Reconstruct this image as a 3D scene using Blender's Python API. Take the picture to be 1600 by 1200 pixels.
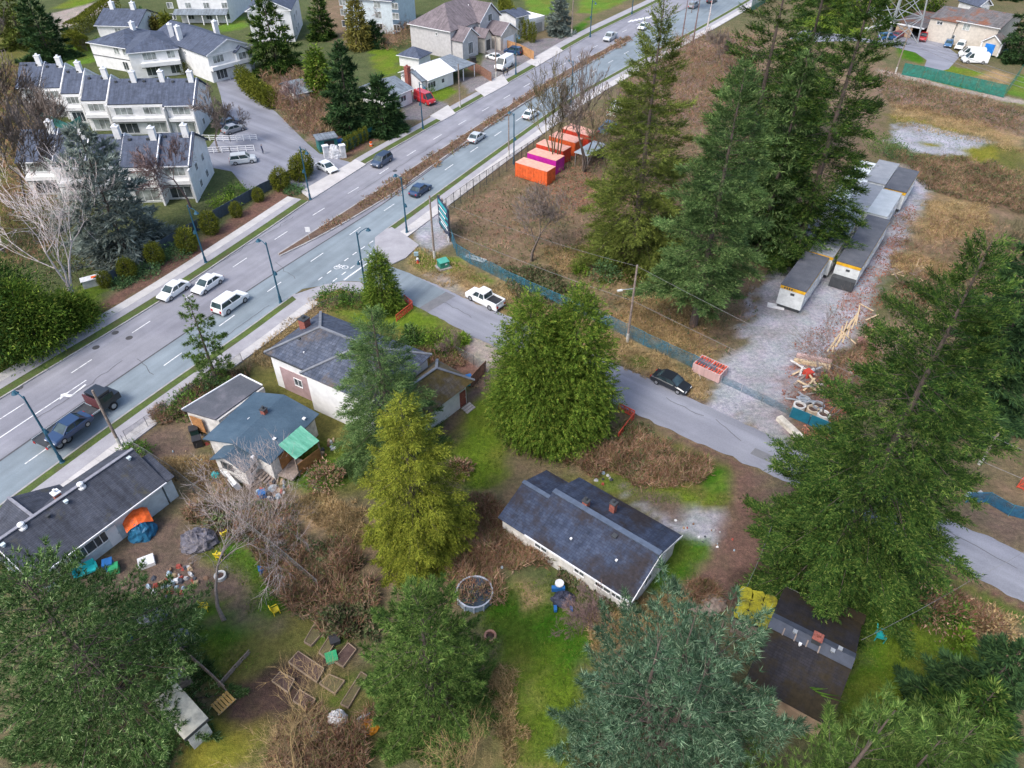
import bpy, math, random
import numpy as np
from mathutils import Vector, Matrix

for _o in list(bpy.data.objects): bpy.data.objects.remove(_o)
SC = bpy.context.scene
COL = SC.collection
R = math.radians

# ------------------------------------------------------------------ camera, sky, sun, exposure
FPX, PITCH, CAMH = 1110.0, R(40.5), 52.0          # focal length in px of the 1600 px photograph
cam_d = bpy.data.cameras.new('Camera'); cam = bpy.data.objects.new('Camera', cam_d); COL.objects.link(cam)
cam.location = (0, 0, CAMH); cam.rotation_euler = (math.pi / 2 - PITCH, 0, 0)
cam_d.sensor_width = 36; cam_d.lens = 36 * FPX / 1600; cam_d.clip_start = 0.5; cam_d.clip_end = 6000
SC.camera = cam
SUN_EL, SUN_AZ = R(52), R(225)                    # azimuth clockwise from +Y
W = bpy.data.worlds.new('World'); SC.world = W; W.use_nodes = True
_n = W.node_tree.nodes; _l = W.node_tree.links
_sky = _n.new('ShaderNodeTexSky'); _sky.sky_type = 'NISHITA'; _sky.sun_disc = False
_sky.sun_elevation = SUN_EL; _sky.sun_rotation = SUN_AZ; _sky.dust_density = 3.0; _sky.air_density = 1.0
_hsv = _n.new('ShaderNodeHueSaturation'); _hsv.inputs['Saturation'].default_value = 1.0
_l.new(_sky.outputs[0], _hsv.inputs['Color']); _l.new(_hsv.outputs[0], _n['Background'].inputs['Color'])
_n['Background'].inputs['Strength'].default_value = 0.15
sun_d = bpy.data.lights.new('Sun', 'SUN'); sun = bpy.data.objects.new('Sun', sun_d); COL.objects.link(sun)
sun_d.energy = 1.1; sun_d.angle = R(18); sun_d.color = (1.0, 0.975, 0.95)
sun.rotation_euler = (math.pi / 2 - SUN_EL, 0, math.pi - SUN_AZ)
SC.view_settings.view_transform = 'Standard'; SC.view_settings.look = 'None'
SC.view_settings.gamma = 1.0; SC.view_settings.use_curve_mapping = False
SC.view_settings.exposure = 0.98

# ------------------------------------------------------------------ pixel of the survey photo -> place on the ground
_cp, _sp = math.cos(PITCH), math.sin(PITCH)
def G(px, py, z=0.0):
    dx, dy, dz = px - 800, FPX * _cp + (600 - py) * _sp, -FPX * _sp + (600 - py) * _cp
    t = (z - CAMH) / dz
    return Vector((dx * t, dy * t, z))
def PX(p):
    y, z = p[1], p[2] - CAMH
    d = y * _cp - z * _sp; u = y * _sp + z * _cp
    return (800 + FPX * p[0] / d, 600 - FPX * u / d)
def height_at(base, py):
    """height of the point straight above the ground point base that shows at image row py"""
    v = math.atan2(py - 600, FPX)
    return CAMH - base[1] * math.tan(PITCH + v)

# ------------------------------------------------------------------ materials
MATS = {}
def _new(name):
    m = bpy.data.materials.new(name); m.use_nodes = True; nt = m.node_tree
    return m, nt, nt.nodes['Principled BSDF']
def _ramp(nt, fac, stops):
    r = nt.nodes.new('ShaderNodeValToRGB'); cr = r.color_ramp
    while len(cr.elements) < len(stops): cr.elements.new(0.5)
    for e, (p, c) in zip(cr.elements, stops): e.position = p; e.color = (*c, 1)
    nt.links.new(fac, r.inputs[0]); return r
def _noise(nt, scale, detail=4, rough=0.6, coord='Object', stretch=None):
    tc = nt.nodes.new('ShaderNodeTexCoord'); n = nt.nodes.new('ShaderNodeTexNoise')
    n.inputs['Scale'].default_value = scale; n.inputs['Detail'].default_value = detail; n.inputs['Roughness'].default_value = rough
    if stretch:
        mp = nt.nodes.new('ShaderNodeMapping'); mp.inputs['Scale'].default_value = stretch
        nt.links.new(tc.outputs[coord], mp.inputs[0]); nt.links.new(mp.outputs[0], n.inputs['Vector'])
    else: nt.links.new(tc.outputs[coord], n.inputs['Vector'])
    return n
def _mix(nt, fac, a, b, mode='MIX'):
    m = nt.nodes.new('ShaderNodeMix'); m.data_type = 'RGBA'; m.blend_type = mode
    for sock, v in ((m.inputs[0], fac), (m.inputs[6], a), (m.inputs[7], b)):
        if isinstance(v, (int, float)): sock.default_value = v
        elif isinstance(v, tuple): sock.default_value = (*v, 1) if len(v) == 3 else v
        else: nt.links.new(v, sock)
    return m.outputs[2]
def _bump(nt, bs, h, strength, dist=0.05):
    b = nt.nodes.new('ShaderNodeBump'); b.inputs['Strength'].default_value = strength; b.inputs['Distance'].default_value = dist
    nt.links.new(h, b.inputs['Height']); nt.links.new(b.outputs[0], bs.inputs['Normal'])
def plain(name, c, rough=0.6, metal=0.0, vary=0.18, scale=1.5, spec=0.4, coat=0.0):
    """painted or moulded surface with a little dirt and unevenness"""
    if name in MATS: return MATS[name]
    m, nt, bs = _new(name)
    n = _noise(nt, scale, 6, 0.65)
    d = tuple(x * (1 - vary * 1.6) for x in c); l = tuple(min(1, x * (1 + vary * 0.5)) for x in c)
    r = _ramp(nt, n.outputs[0], [(0.3, d), (0.62, l)])
    nt.links.new(r.outputs[0], bs.inputs['Base Color'])
    bs.inputs['Roughness'].default_value = rough; bs.inputs['Metallic'].default_value = metal
    bs.inputs['Specular IOR Level'].default_value = spec; bs.inputs['Coat Weight'].default_value = coat
    MATS[name] = m; return m
def mottled(name, stops, scale=1.0, fine=14.0, fine_amt=0.35, rough=0.9, bump=0.4, stretch=None, coord='Object', big=None, track=None):
    """ground, asphalt, old roof: colours by broad noise, broken up by fine noise"""
    if name in MATS: return MATS[name]
    m, nt, bs = _new(name)
    n = _noise(nt, scale, 8, 0.62, coord, stretch); r = _ramp(nt, n.outputs[0], stops)
    f = _noise(nt, fine, 5, 0.7, coord)
    fr = _ramp(nt, f.outputs[0], [(0.25, (1 - fine_amt,) * 3), (0.75, (1 + fine_amt,) * 3)])
    c = _mix(nt, 1.0, r.outputs[0], fr.outputs[0], 'MULTIPLY')
    if big:
        g = _noise(nt, big[0], 3, 0.5, coord); gr = _ramp(nt, g.outputs[0], [(0.42, (0, 0, 0)), (0.58, (1, 1, 1))])
        c = _mix(nt, gr.outputs[0], c, _mix(nt, 1.0, c, big[1], 'MULTIPLY'))
    if track:                                                     # wear along the direction of travel
        tc = nt.nodes.new('ShaderNodeTexCoord'); mp = nt.nodes.new('ShaderNodeMapping'); mp.inputs['Rotation'].default_value = (0, 0, -track[0]); nt.links.new(tc.outputs['Object'], mp.inputs[0])
        m2 = nt.nodes.new('ShaderNodeMapping'); m2.inputs['Scale'].default_value = (0.03, 0.75, 1); nt.links.new(mp.outputs[0], m2.inputs[0]); n3 = nt.nodes.new('ShaderNodeTexNoise'); n3.inputs['Scale'].default_value = 1.0; n3.inputs['Detail'].default_value = 6; nt.links.new(m2.outputs[0], n3.inputs['Vector'])
        c = _mix(nt, 1.0, c, _ramp(nt, n3.outputs[0], [(0.32, (1 - track[1],) * 3), (0.68, (1 + track[1] * .6,) * 3)]).outputs[0], 'MULTIPLY')
    nt.links.new(c, bs.inputs['Base Color']); bs.inputs['Roughness'].default_value = rough
    bs.inputs['Specular IOR Level'].default_value = 0.25
    _bump(nt, bs, f.outputs[0], bump)
    MATS[name] = m; return m
def shingle(name, base, alt, moss=None, moss_at=(0.5, 0.62), moss_scale=0.35, row=0.16, col=0.45, contrast=0.35, rough=0.85, streak=0.4):
    """courses of shingles in metres (UV), with wear; moss where it grows"""
    if name in MATS: return MATS[name]
    m, nt, bs = _new(name)
    uv = nt.nodes.new('ShaderNodeUVMap'); br = nt.nodes.new('ShaderNodeTexBrick')
    nt.links.new(uv.outputs[0], br.inputs['Vector'])
    br.inputs['Scale'].default_value = 1.0; br.inputs['Brick Width'].default_value = col; br.inputs['Row Height'].default_value = row
    br.inputs['Mortar Size'].default_value = 0.014; br.inputs['Mortar Smooth'].default_value = 0.3
    br.inputs['Color1'].default_value = (*base, 1); br.inputs['Color2'].default_value = (*alt, 1)
    br.inputs['Mortar'].default_value = (*[x * (1 - contrast) for x in base], 1)
    n = _noise(nt, 1.1, 9, 0.7); nr = _ramp(nt, n.outputs[0], [(0.28, (0.66,) * 3), (0.72, (1.3,) * 3)])
    c = _mix(nt, 1.0, br.outputs[0], nr.outputs[0], 'MULTIPLY')
    s = _noise(nt, 1.0, 6, 0.6, 'UV', (2.6, 0.28, 1)); srp = _ramp(nt, s.outputs[0], [(0.35, (1 - streak,) * 3), (0.65, (1.12,) * 3)])
    c = _mix(nt, 0.8, c, srp.outputs[0], 'MULTIPLY')
    if moss:
        g = _noise(nt, moss_scale, 10, 0.72); gr = _ramp(nt, g.outputs[0], [(moss_at[0], (0, 0, 0)), (moss_at[1], (1, 1, 1))])
        g2 = _noise(nt, 3.0, 6, 0.7); mr = _ramp(nt, g2.outputs[0], [(0.3, tuple(x * 0.55 for x in moss)), (0.7, tuple(x * 1.3 for x in moss))])
        c = _mix(nt, gr.outputs[0], c, mr.outputs[0])
    nt.links.new(c, bs.inputs['Base Color']); bs.inputs['Roughness'].default_value = rough
    bs.inputs['Specular IOR Level'].default_value = 0.3
    _bump(nt, bs, br.outputs['Fac'], -0.5, 0.03)
    MATS[name] = m; return m
def leafy(name, stops, clump=0.5, clump_amt=0.35, trans=0.14, rough=0.75, tint=(1.2, 1.36, .80)):
    """leaves and needles: each spray its own tint, broad patches of lighter and darker growth"""
    if name in MATS: return MATS[name]
    m, nt, bs = _new(name)
    g = nt.nodes.new('ShaderNodeNewGeometry')
    stops = [(p, tuple(min(1, v * q) for v, q in zip(c, tint))) for p, c in stops]
    r = _ramp(nt, g.outputs['Random Per Island'], stops)
    n = _noise(nt, clump, 5, 0.6); cr = _ramp(nt, n.outputs[0], [(0.34, (1 - clump_amt * 1.25,) * 3), (0.66, (1 + clump_amt * 1.25,) * 3)])
    c = _mix(nt, 1.0, r.outputs[0], cr.outputs[0], 'MULTIPLY')
    nt.links.new(c, bs.inputs['Base Color']); bs.inputs['Roughness'].default_value = rough
    bs.inputs['Specular IOR Level'].default_value = 0.06
    if trans:
        t = nt.nodes.new('ShaderNodeBsdfTranslucent'); nt.links.new(c, t.inputs[0])
        mx = nt.nodes.new('ShaderNodeMixShader'); mx.inputs[0].default_value = trans
        nt.links.new(bs.outputs[0], mx.inputs[1]); nt.links.new(t.outputs[0], mx.inputs[2])
        nt.links.new(mx.outputs[0], nt.nodes['Material Output'].inputs[0])
    MATS[name] = m; return m
def glassy(name, c=(0.03, 0.035, 0.04), rough=0.08):
    if name in MATS: return MATS[name]
    m, nt, bs = _new(name)
    n = _noise(nt, 0.8, 3); r = _ramp(nt, n.outputs[0], [(0.35, tuple(x * 0.6 for x in c)), (0.65, tuple(x * 1.8 for x in c))])
    nt.links.new(r.outputs[0], bs.inputs['Base Color']); bs.inputs['Roughness'].default_value = rough
    bs.inputs['Specular IOR Level'].default_value = 0.6
    MATS[name] = m; return m
def mesh_screen(name, c, alpha):
    """netting or chain link seen from far: a woven sheet one can partly look through"""
    if name in MATS: return MATS[name]
    m, nt, bs = _new(name)
    n = _noise(nt, 2.0, 6, 0.7); r = _ramp(nt, n.outputs[0], [(0.3, tuple(x * 0.6 for x in c)), (0.7, tuple(x * 1.3 for x in c))])
    nt.links.new(r.outputs[0], bs.inputs['Base Color']); bs.inputs['Roughness'].default_value = 0.7
    a = _ramp(nt, _noise(nt, 0.9, 6, 0.75).outputs[0], [(0.3, (max(0, alpha - 0.35),) * 3), (0.65, (min(1, alpha + 0.3),) * 3)])
    nt.links.new(a.outputs[0], bs.inputs['Alpha'])
    MATS[name] = m; return m

# ------------------------------------------------------------------ mesh helpers
def tag(o, label=None, cat=None, group=None, kind=None):
    if label: o['label'] = label
    if cat: o['category'] = cat
    if group: o['group'] = group
    if kind: o['kind'] = kind
    return o
def empty(name, loc=(0, 0, 0), rz=0.0, label=None, cat=None, group=None):
    o = bpy.data.objects.new(name, None); COL.objects.link(o); o.location = loc; o.rotation_euler = (0, 0, rz)
    o.empty_display_size = 0.3
    return tag(o, label, cat, group)
def link_mesh(name, me, m, parent=None):
    o = bpy.data.objects.new(name, me); COL.objects.link(o)
    if m is not None:
        for x in (m if isinstance(m, (list, tuple)) else [m]): me.materials.append(x)
    if parent is not None: o.parent = parent
    return o
class MB:
    """collects boxes, prisms, tubes and sheets; build() links them as ONE mesh object"""
    def __init__(s): s.v = []; s.f = []; s.uv = []; s.mi = []
    def face(s, pts, uv=None, mi=0):
        b = len(s.v); s.v += [tuple(p) for p in pts]; s.f.append(tuple(range(b, b + len(pts))))
        s.uv.append(uv if uv else [(0, 0)] * len(pts)); s.mi.append(mi); return s
    def box(s, c, d, rz=0.0, mi=0, M=None):
        x, y, z = d[0] / 2, d[1] / 2, d[2] / 2
        P = [Vector((sx * x, sy * y, sz * z)) for sx in (-1, 1) for sy in (-1, 1) for sz in (-1, 1)]
        if M is not None: P = [M @ p for p in P]
        if rz: q = Matrix.Rotation(rz, 3, 'Z'); P = [q @ p for p in P]
        c = Vector(c); P = [p + c for p in P]; b = len(s.v); s.v += [tuple(p) for p in P]
        for f in ((0, 1, 3, 2), (4, 6, 7, 5), (0, 4, 5, 1), (2, 3, 7, 6), (0, 2, 6, 4), (1, 5, 7, 3)):
            s.f.append(tuple(b + i for i in f)); s.uv.append([(0, 0), (0, 1), (1, 1), (1, 0)]); s.mi.append(mi)
        return s
    def bar(s, a, b, w, h=None, mi=0):
        """rectangular bar from a to b"""
        a, b = Vector(a), Vector(b); d = b - a; L = d.length
        if L < 1e-6: return s
        x = d / L; up = Vector((0, 0, 1)) if abs(x.z) < 0.95 else Vector((0, 1, 0)); y = up.cross(x).normalized(); z = x.cross(y)
        M = Matrix((x, y, z)).transposed()
        return s.box((a + b) / 2, (L, w, h or w), M=M, mi=mi)
    def prism(s, poly, z0, z1, mi=0, top_uv=False):
        n = len(poly); A = sum(poly[i][0] * poly[(i + 1) % n][1] - poly[(i + 1) % n][0] * poly[i][1] for i in range(n))
        if A < 0: poly = poly[::-1]
        b = len(s.v); s.v += [(p[0], p[1], z0) for p in poly] + [(p[0], p[1], z1) for p in poly]
        s.f.append(tuple(b + n + i for i in range(n))); s.uv.append([(p[0], p[1]) for p in poly]); s.mi.append(mi)
        s.f.append(tuple(b + i for i in reversed(range(n)))); s.uv.append([(0, 0)] * n); s.mi.append(mi)
        for i in range(n):
            j = (i + 1) % n; s.f.append((b + i, b + j, b + n + j, b + n + i)); s.uv.append([(0, 0)] * 4); s.mi.append(mi)
        return s
    def tube(s, pts, rad, n=6, mi=0, cap=True):
        pts = [Vector(p) for p in pts]
        if not isinstance(rad, (list, tuple)): rad = [rad] * len(pts)
        b = len(s.v)
        for i, p in enumerate(pts):
            d = (pts[min(i + 1, len(pts) - 1)] - pts[max(i - 1, 0)]).normalized()
            up = Vector((0, 0, 1)) if abs(d.z) < 0.9 else Vector((1, 0, 0)); x = up.cross(d).normalized(); y = d.cross(x)
            for k in range(n):
                a = 2 * math.pi * k / n; s.v.append(tuple(p + (x * math.cos(a) + y * math.sin(a)) * rad[i]))
        for i in range(len(pts) - 1):
            for k in range(n):
                k2 = (k + 1) % n; s.f.append((b + i * n + k, b + i * n + k2, b + (i + 1) * n + k2, b + (i + 1) * n + k))
                s.uv.append([(0, 0)] * 4); s.mi.append(mi)
        if cap:
            s.f.append(tuple(b + k for k in reversed(range(n)))); s.uv.append([(0, 0)] * n); s.mi.append(mi)
            e = b + (len(pts) - 1) * n; s.f.append(tuple(e + k for k in range(n))); s.uv.append([(0, 0)] * n); s.mi.append(mi)
        return s
    def slab(s, quad, t, mi=0, uvscale=True):
        """sheet with thickness t below a planar polygon; UV in metres along its first edge and up from it"""
        q = [Vector(p) for p in quad]; x = (q[1] - q[0]).normalized(); nrm = Vector((0, 0, 0))
        for i in range(len(q)): nrm += (q[i] - q[0]).cross(q[(i + 1) % len(q)] - q[0])
        nrm.normalize()
        if nrm.z < 0: q = [q[1], q[0]] + q[:1:-1]; nrm = -nrm; x = (q[1] - q[0]).normalized()
        y = nrm.cross(x); uv = [((p - q[0]).dot(x) + 50, (p - q[0]).dot(y) + 50) for p in q]
        s.face(q, uv, mi); lo = [p - nrm * t for p in q]; s.face(lo[::-1], None, mi)
        for i in range(len(q)):
            j = (i + 1) % len(q); s.face([q[i], lo[i], lo[j], q[j]], None, mi)
        return s
    def build(s, name, m, parent=None, smooth=False):
        me = bpy.data.meshes.new(name); me.from_pydata(s.v, [], s.f)
        ul = me.uv_layers.new(name='UVMap')
        flat = [c for f in s.uv for p in f for c in p]; ul.data.foreach_set('uv', flat)
        o = link_mesh(name, me, m, parent)
        if any(s.mi): me.polygons.foreach_set('material_index', s.mi)
        if smooth: me.polygons.foreach_set('use_smooth', [True] * len(me.polygons))
        me.update(); return o
def tri_object(name, V, F, m, parent=None, mi=None):
    """mesh from numpy arrays"""
    me = bpy.data.meshes.new(name); V = np.asarray(V, np.float32); F = np.asarray(F, np.int32); n, k = F.shape
    me.vertices.add(len(V)); me.vertices.foreach_set('co', V.ravel()); me.loops.add(n * k); me.polygons.add(n)
    me.loops.foreach_set('vertex_index', F.ravel()); me.polygons.foreach_set('loop_start', np.arange(0, n * k, k, dtype=np.int32))
    me.polygons.foreach_set('loop_total', np.full(n, k, np.int32))
    if mi is not None: me.polygons.foreach_set('material_index', np.asarray(mi, np.int32))
    me.update(); me.validate()
    return link_mesh(name, me, m, parent)
def copy_tree(o, parent=None):
    c = o.copy(); COL.objects.link(c); c.parent = parent
    for ch in o.children: copy_tree(ch, c)
    return c
def crom(pts, step):
    """smooth world polyline through 2D/3D points, resampled about every step metres"""
    P = [np.array(p[:2], float) for p in pts]; P = [2 * P[0] - P[1]] + P + [2 * P[-1] - P[-2]]; out = []
    for i in range(1, len(P) - 2):
        n = max(1, int(np.linalg.norm(P[i + 1] - P[i]) / step))
        for k in range(n):
            t = k / n; a, b, c, d = P[i - 1:i + 3]
            out.append(0.5 * (2 * b + (c - a) * t + (2 * a - 5 * b + 4 * c - d) * t * t + (3 * b - 3 * c + d - a) * t ** 3))
    out.append(P[-2]); return out
def resample(line, n):
    L = np.array(line); s = np.r_[0, np.cumsum(np.linalg.norm(np.diff(L, axis=0), axis=1))]; u = np.linspace(0, s[-1], n)
    return np.stack([np.interp(u, s, L[:, 0]), np.interp(u, s, L[:, 1])], 1)
def ribbon(name, left, right, z, m, thick=0.0, kind='structure', parent=None, n=None):
    """paved strip between two lines (world); a kerb-high strip gets vertical sides"""
    n = n or 60; A = resample(left, n); B = resample(right, n); mb = MB()
    for i in range(n - 1):
        q = [(*A[i], z), (*B[i], z), (*B[i + 1], z), (*A[i + 1], z)]
        mb.face(q)
        if thick:
            for a, b in ((A[i], A[i + 1]), (B[i + 1], B[i])): mb.face([(*a, z), (*b, z), (*b, z - thick), (*a, z - thick)])
    if thick:
        for a, b in ((B[0], A[0]), (A[-1], B[-1])): mb.face([(*a, z), (*b, z), (*b, z - thick), (*a, z - thick)])
    o = mb.build(name, m, parent)
    if parent is None: tag(o, kind=kind)
    return o
def gpts(pts, z=0.0): return [G(x, y, z) for x, y in pts]
# ================================================================== the ground: one sheet to the horizon, ground cover as it lies
rng = np.random.default_rng(7)
def vnoise(x, y, seed=0):
    xi = np.floor(x).astype(np.int64); yi = np.floor(y).astype(np.int64); fx = x - xi; fy = y - yi
    fx = fx * fx * (3 - 2 * fx); fy = fy * fy * (3 - 2 * fy)
    def h(a, b):
        n = (a * 374761393 + b * 668265263 + seed * 974634533) & 0x7fffffff
        n = ((n ^ (n >> 13)) * 1274126177) & 0x7fffffff
        return ((n ^ (n >> 16)) & 0xffff) / 65535.0
    return (h(xi, yi) * (1 - fx) + h(xi + 1, yi) * fx) * (1 - fy) + (h(xi, yi + 1) * (1 - fx) + h(xi + 1, yi + 1) * fx) * fy
def fbm(x, y, seed=0, o=4):
    s = 0; a = 1; t = 0
    for k in range(o): s = s + a * vnoise(x, y, seed + k); t += a; a *= 0.55; x = x * 2.03; y = y * 2.03
    return s / t
def inside(poly, X, Y):
    r = np.zeros(X.shape, bool); n = len(poly)
    for i in range(n):
        x1, y1 = poly[i][:2]; x2, y2 = poly[(i + 1) % n][:2]
        if y1 == y2: continue
        c = ((y1 > Y) != (y2 > Y)) & (X < (x2 - x1) * (Y - y1) / (y2 - y1) + x1); r ^= c
    return r
def sdist(poly, X, Y):
    d = np.full(X.shape, 1e9); n = len(poly)
    for i in range(n):
        a = np.array(poly[i][:2]); b = np.array(poly[(i + 1) % n][:2]); e = b - a; L = max(e @ e, 1e-9)
        t = np.clip(((X - a[0]) * e[0] + (Y - a[1]) * e[1]) / L, 0, 1)
        d = np.minimum(d, np.hypot(X - a[0] - t * e[0], Y - a[1] - t * e[1]))
    return np.where(inside(poly, X, Y), d, -d)
PAL = dict(brush=(0.195, 0.145, 0.098), brushgreen=(0.088, 0.108, 0.048), lawn=(0.050, 0.140, 0.012), lawn2=(0.115, 0.180, 0.020), moss=(0.190, 0.185, 0.030),
           straw=(0.310, 0.225, 0.120), dirt=(0.140, 0.105, 0.085), soil=(0.075, 0.050, 0.042), track=(0.150, 0.095, 0.078), leaf=(0.235, 0.125, 0.098), gravel=(0.345, 0.360, 0.410),
           pale=(0.330, 0.290, 0.260), mulch=(0.160, 0.095, 0.075), bright=(0.110, 0.200, 0.030), paving=(0.200, 0.190, 0.200), twig=(0.260, 0.190, 0.165), olive=(0.125, 0.125, 0.040))
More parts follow.
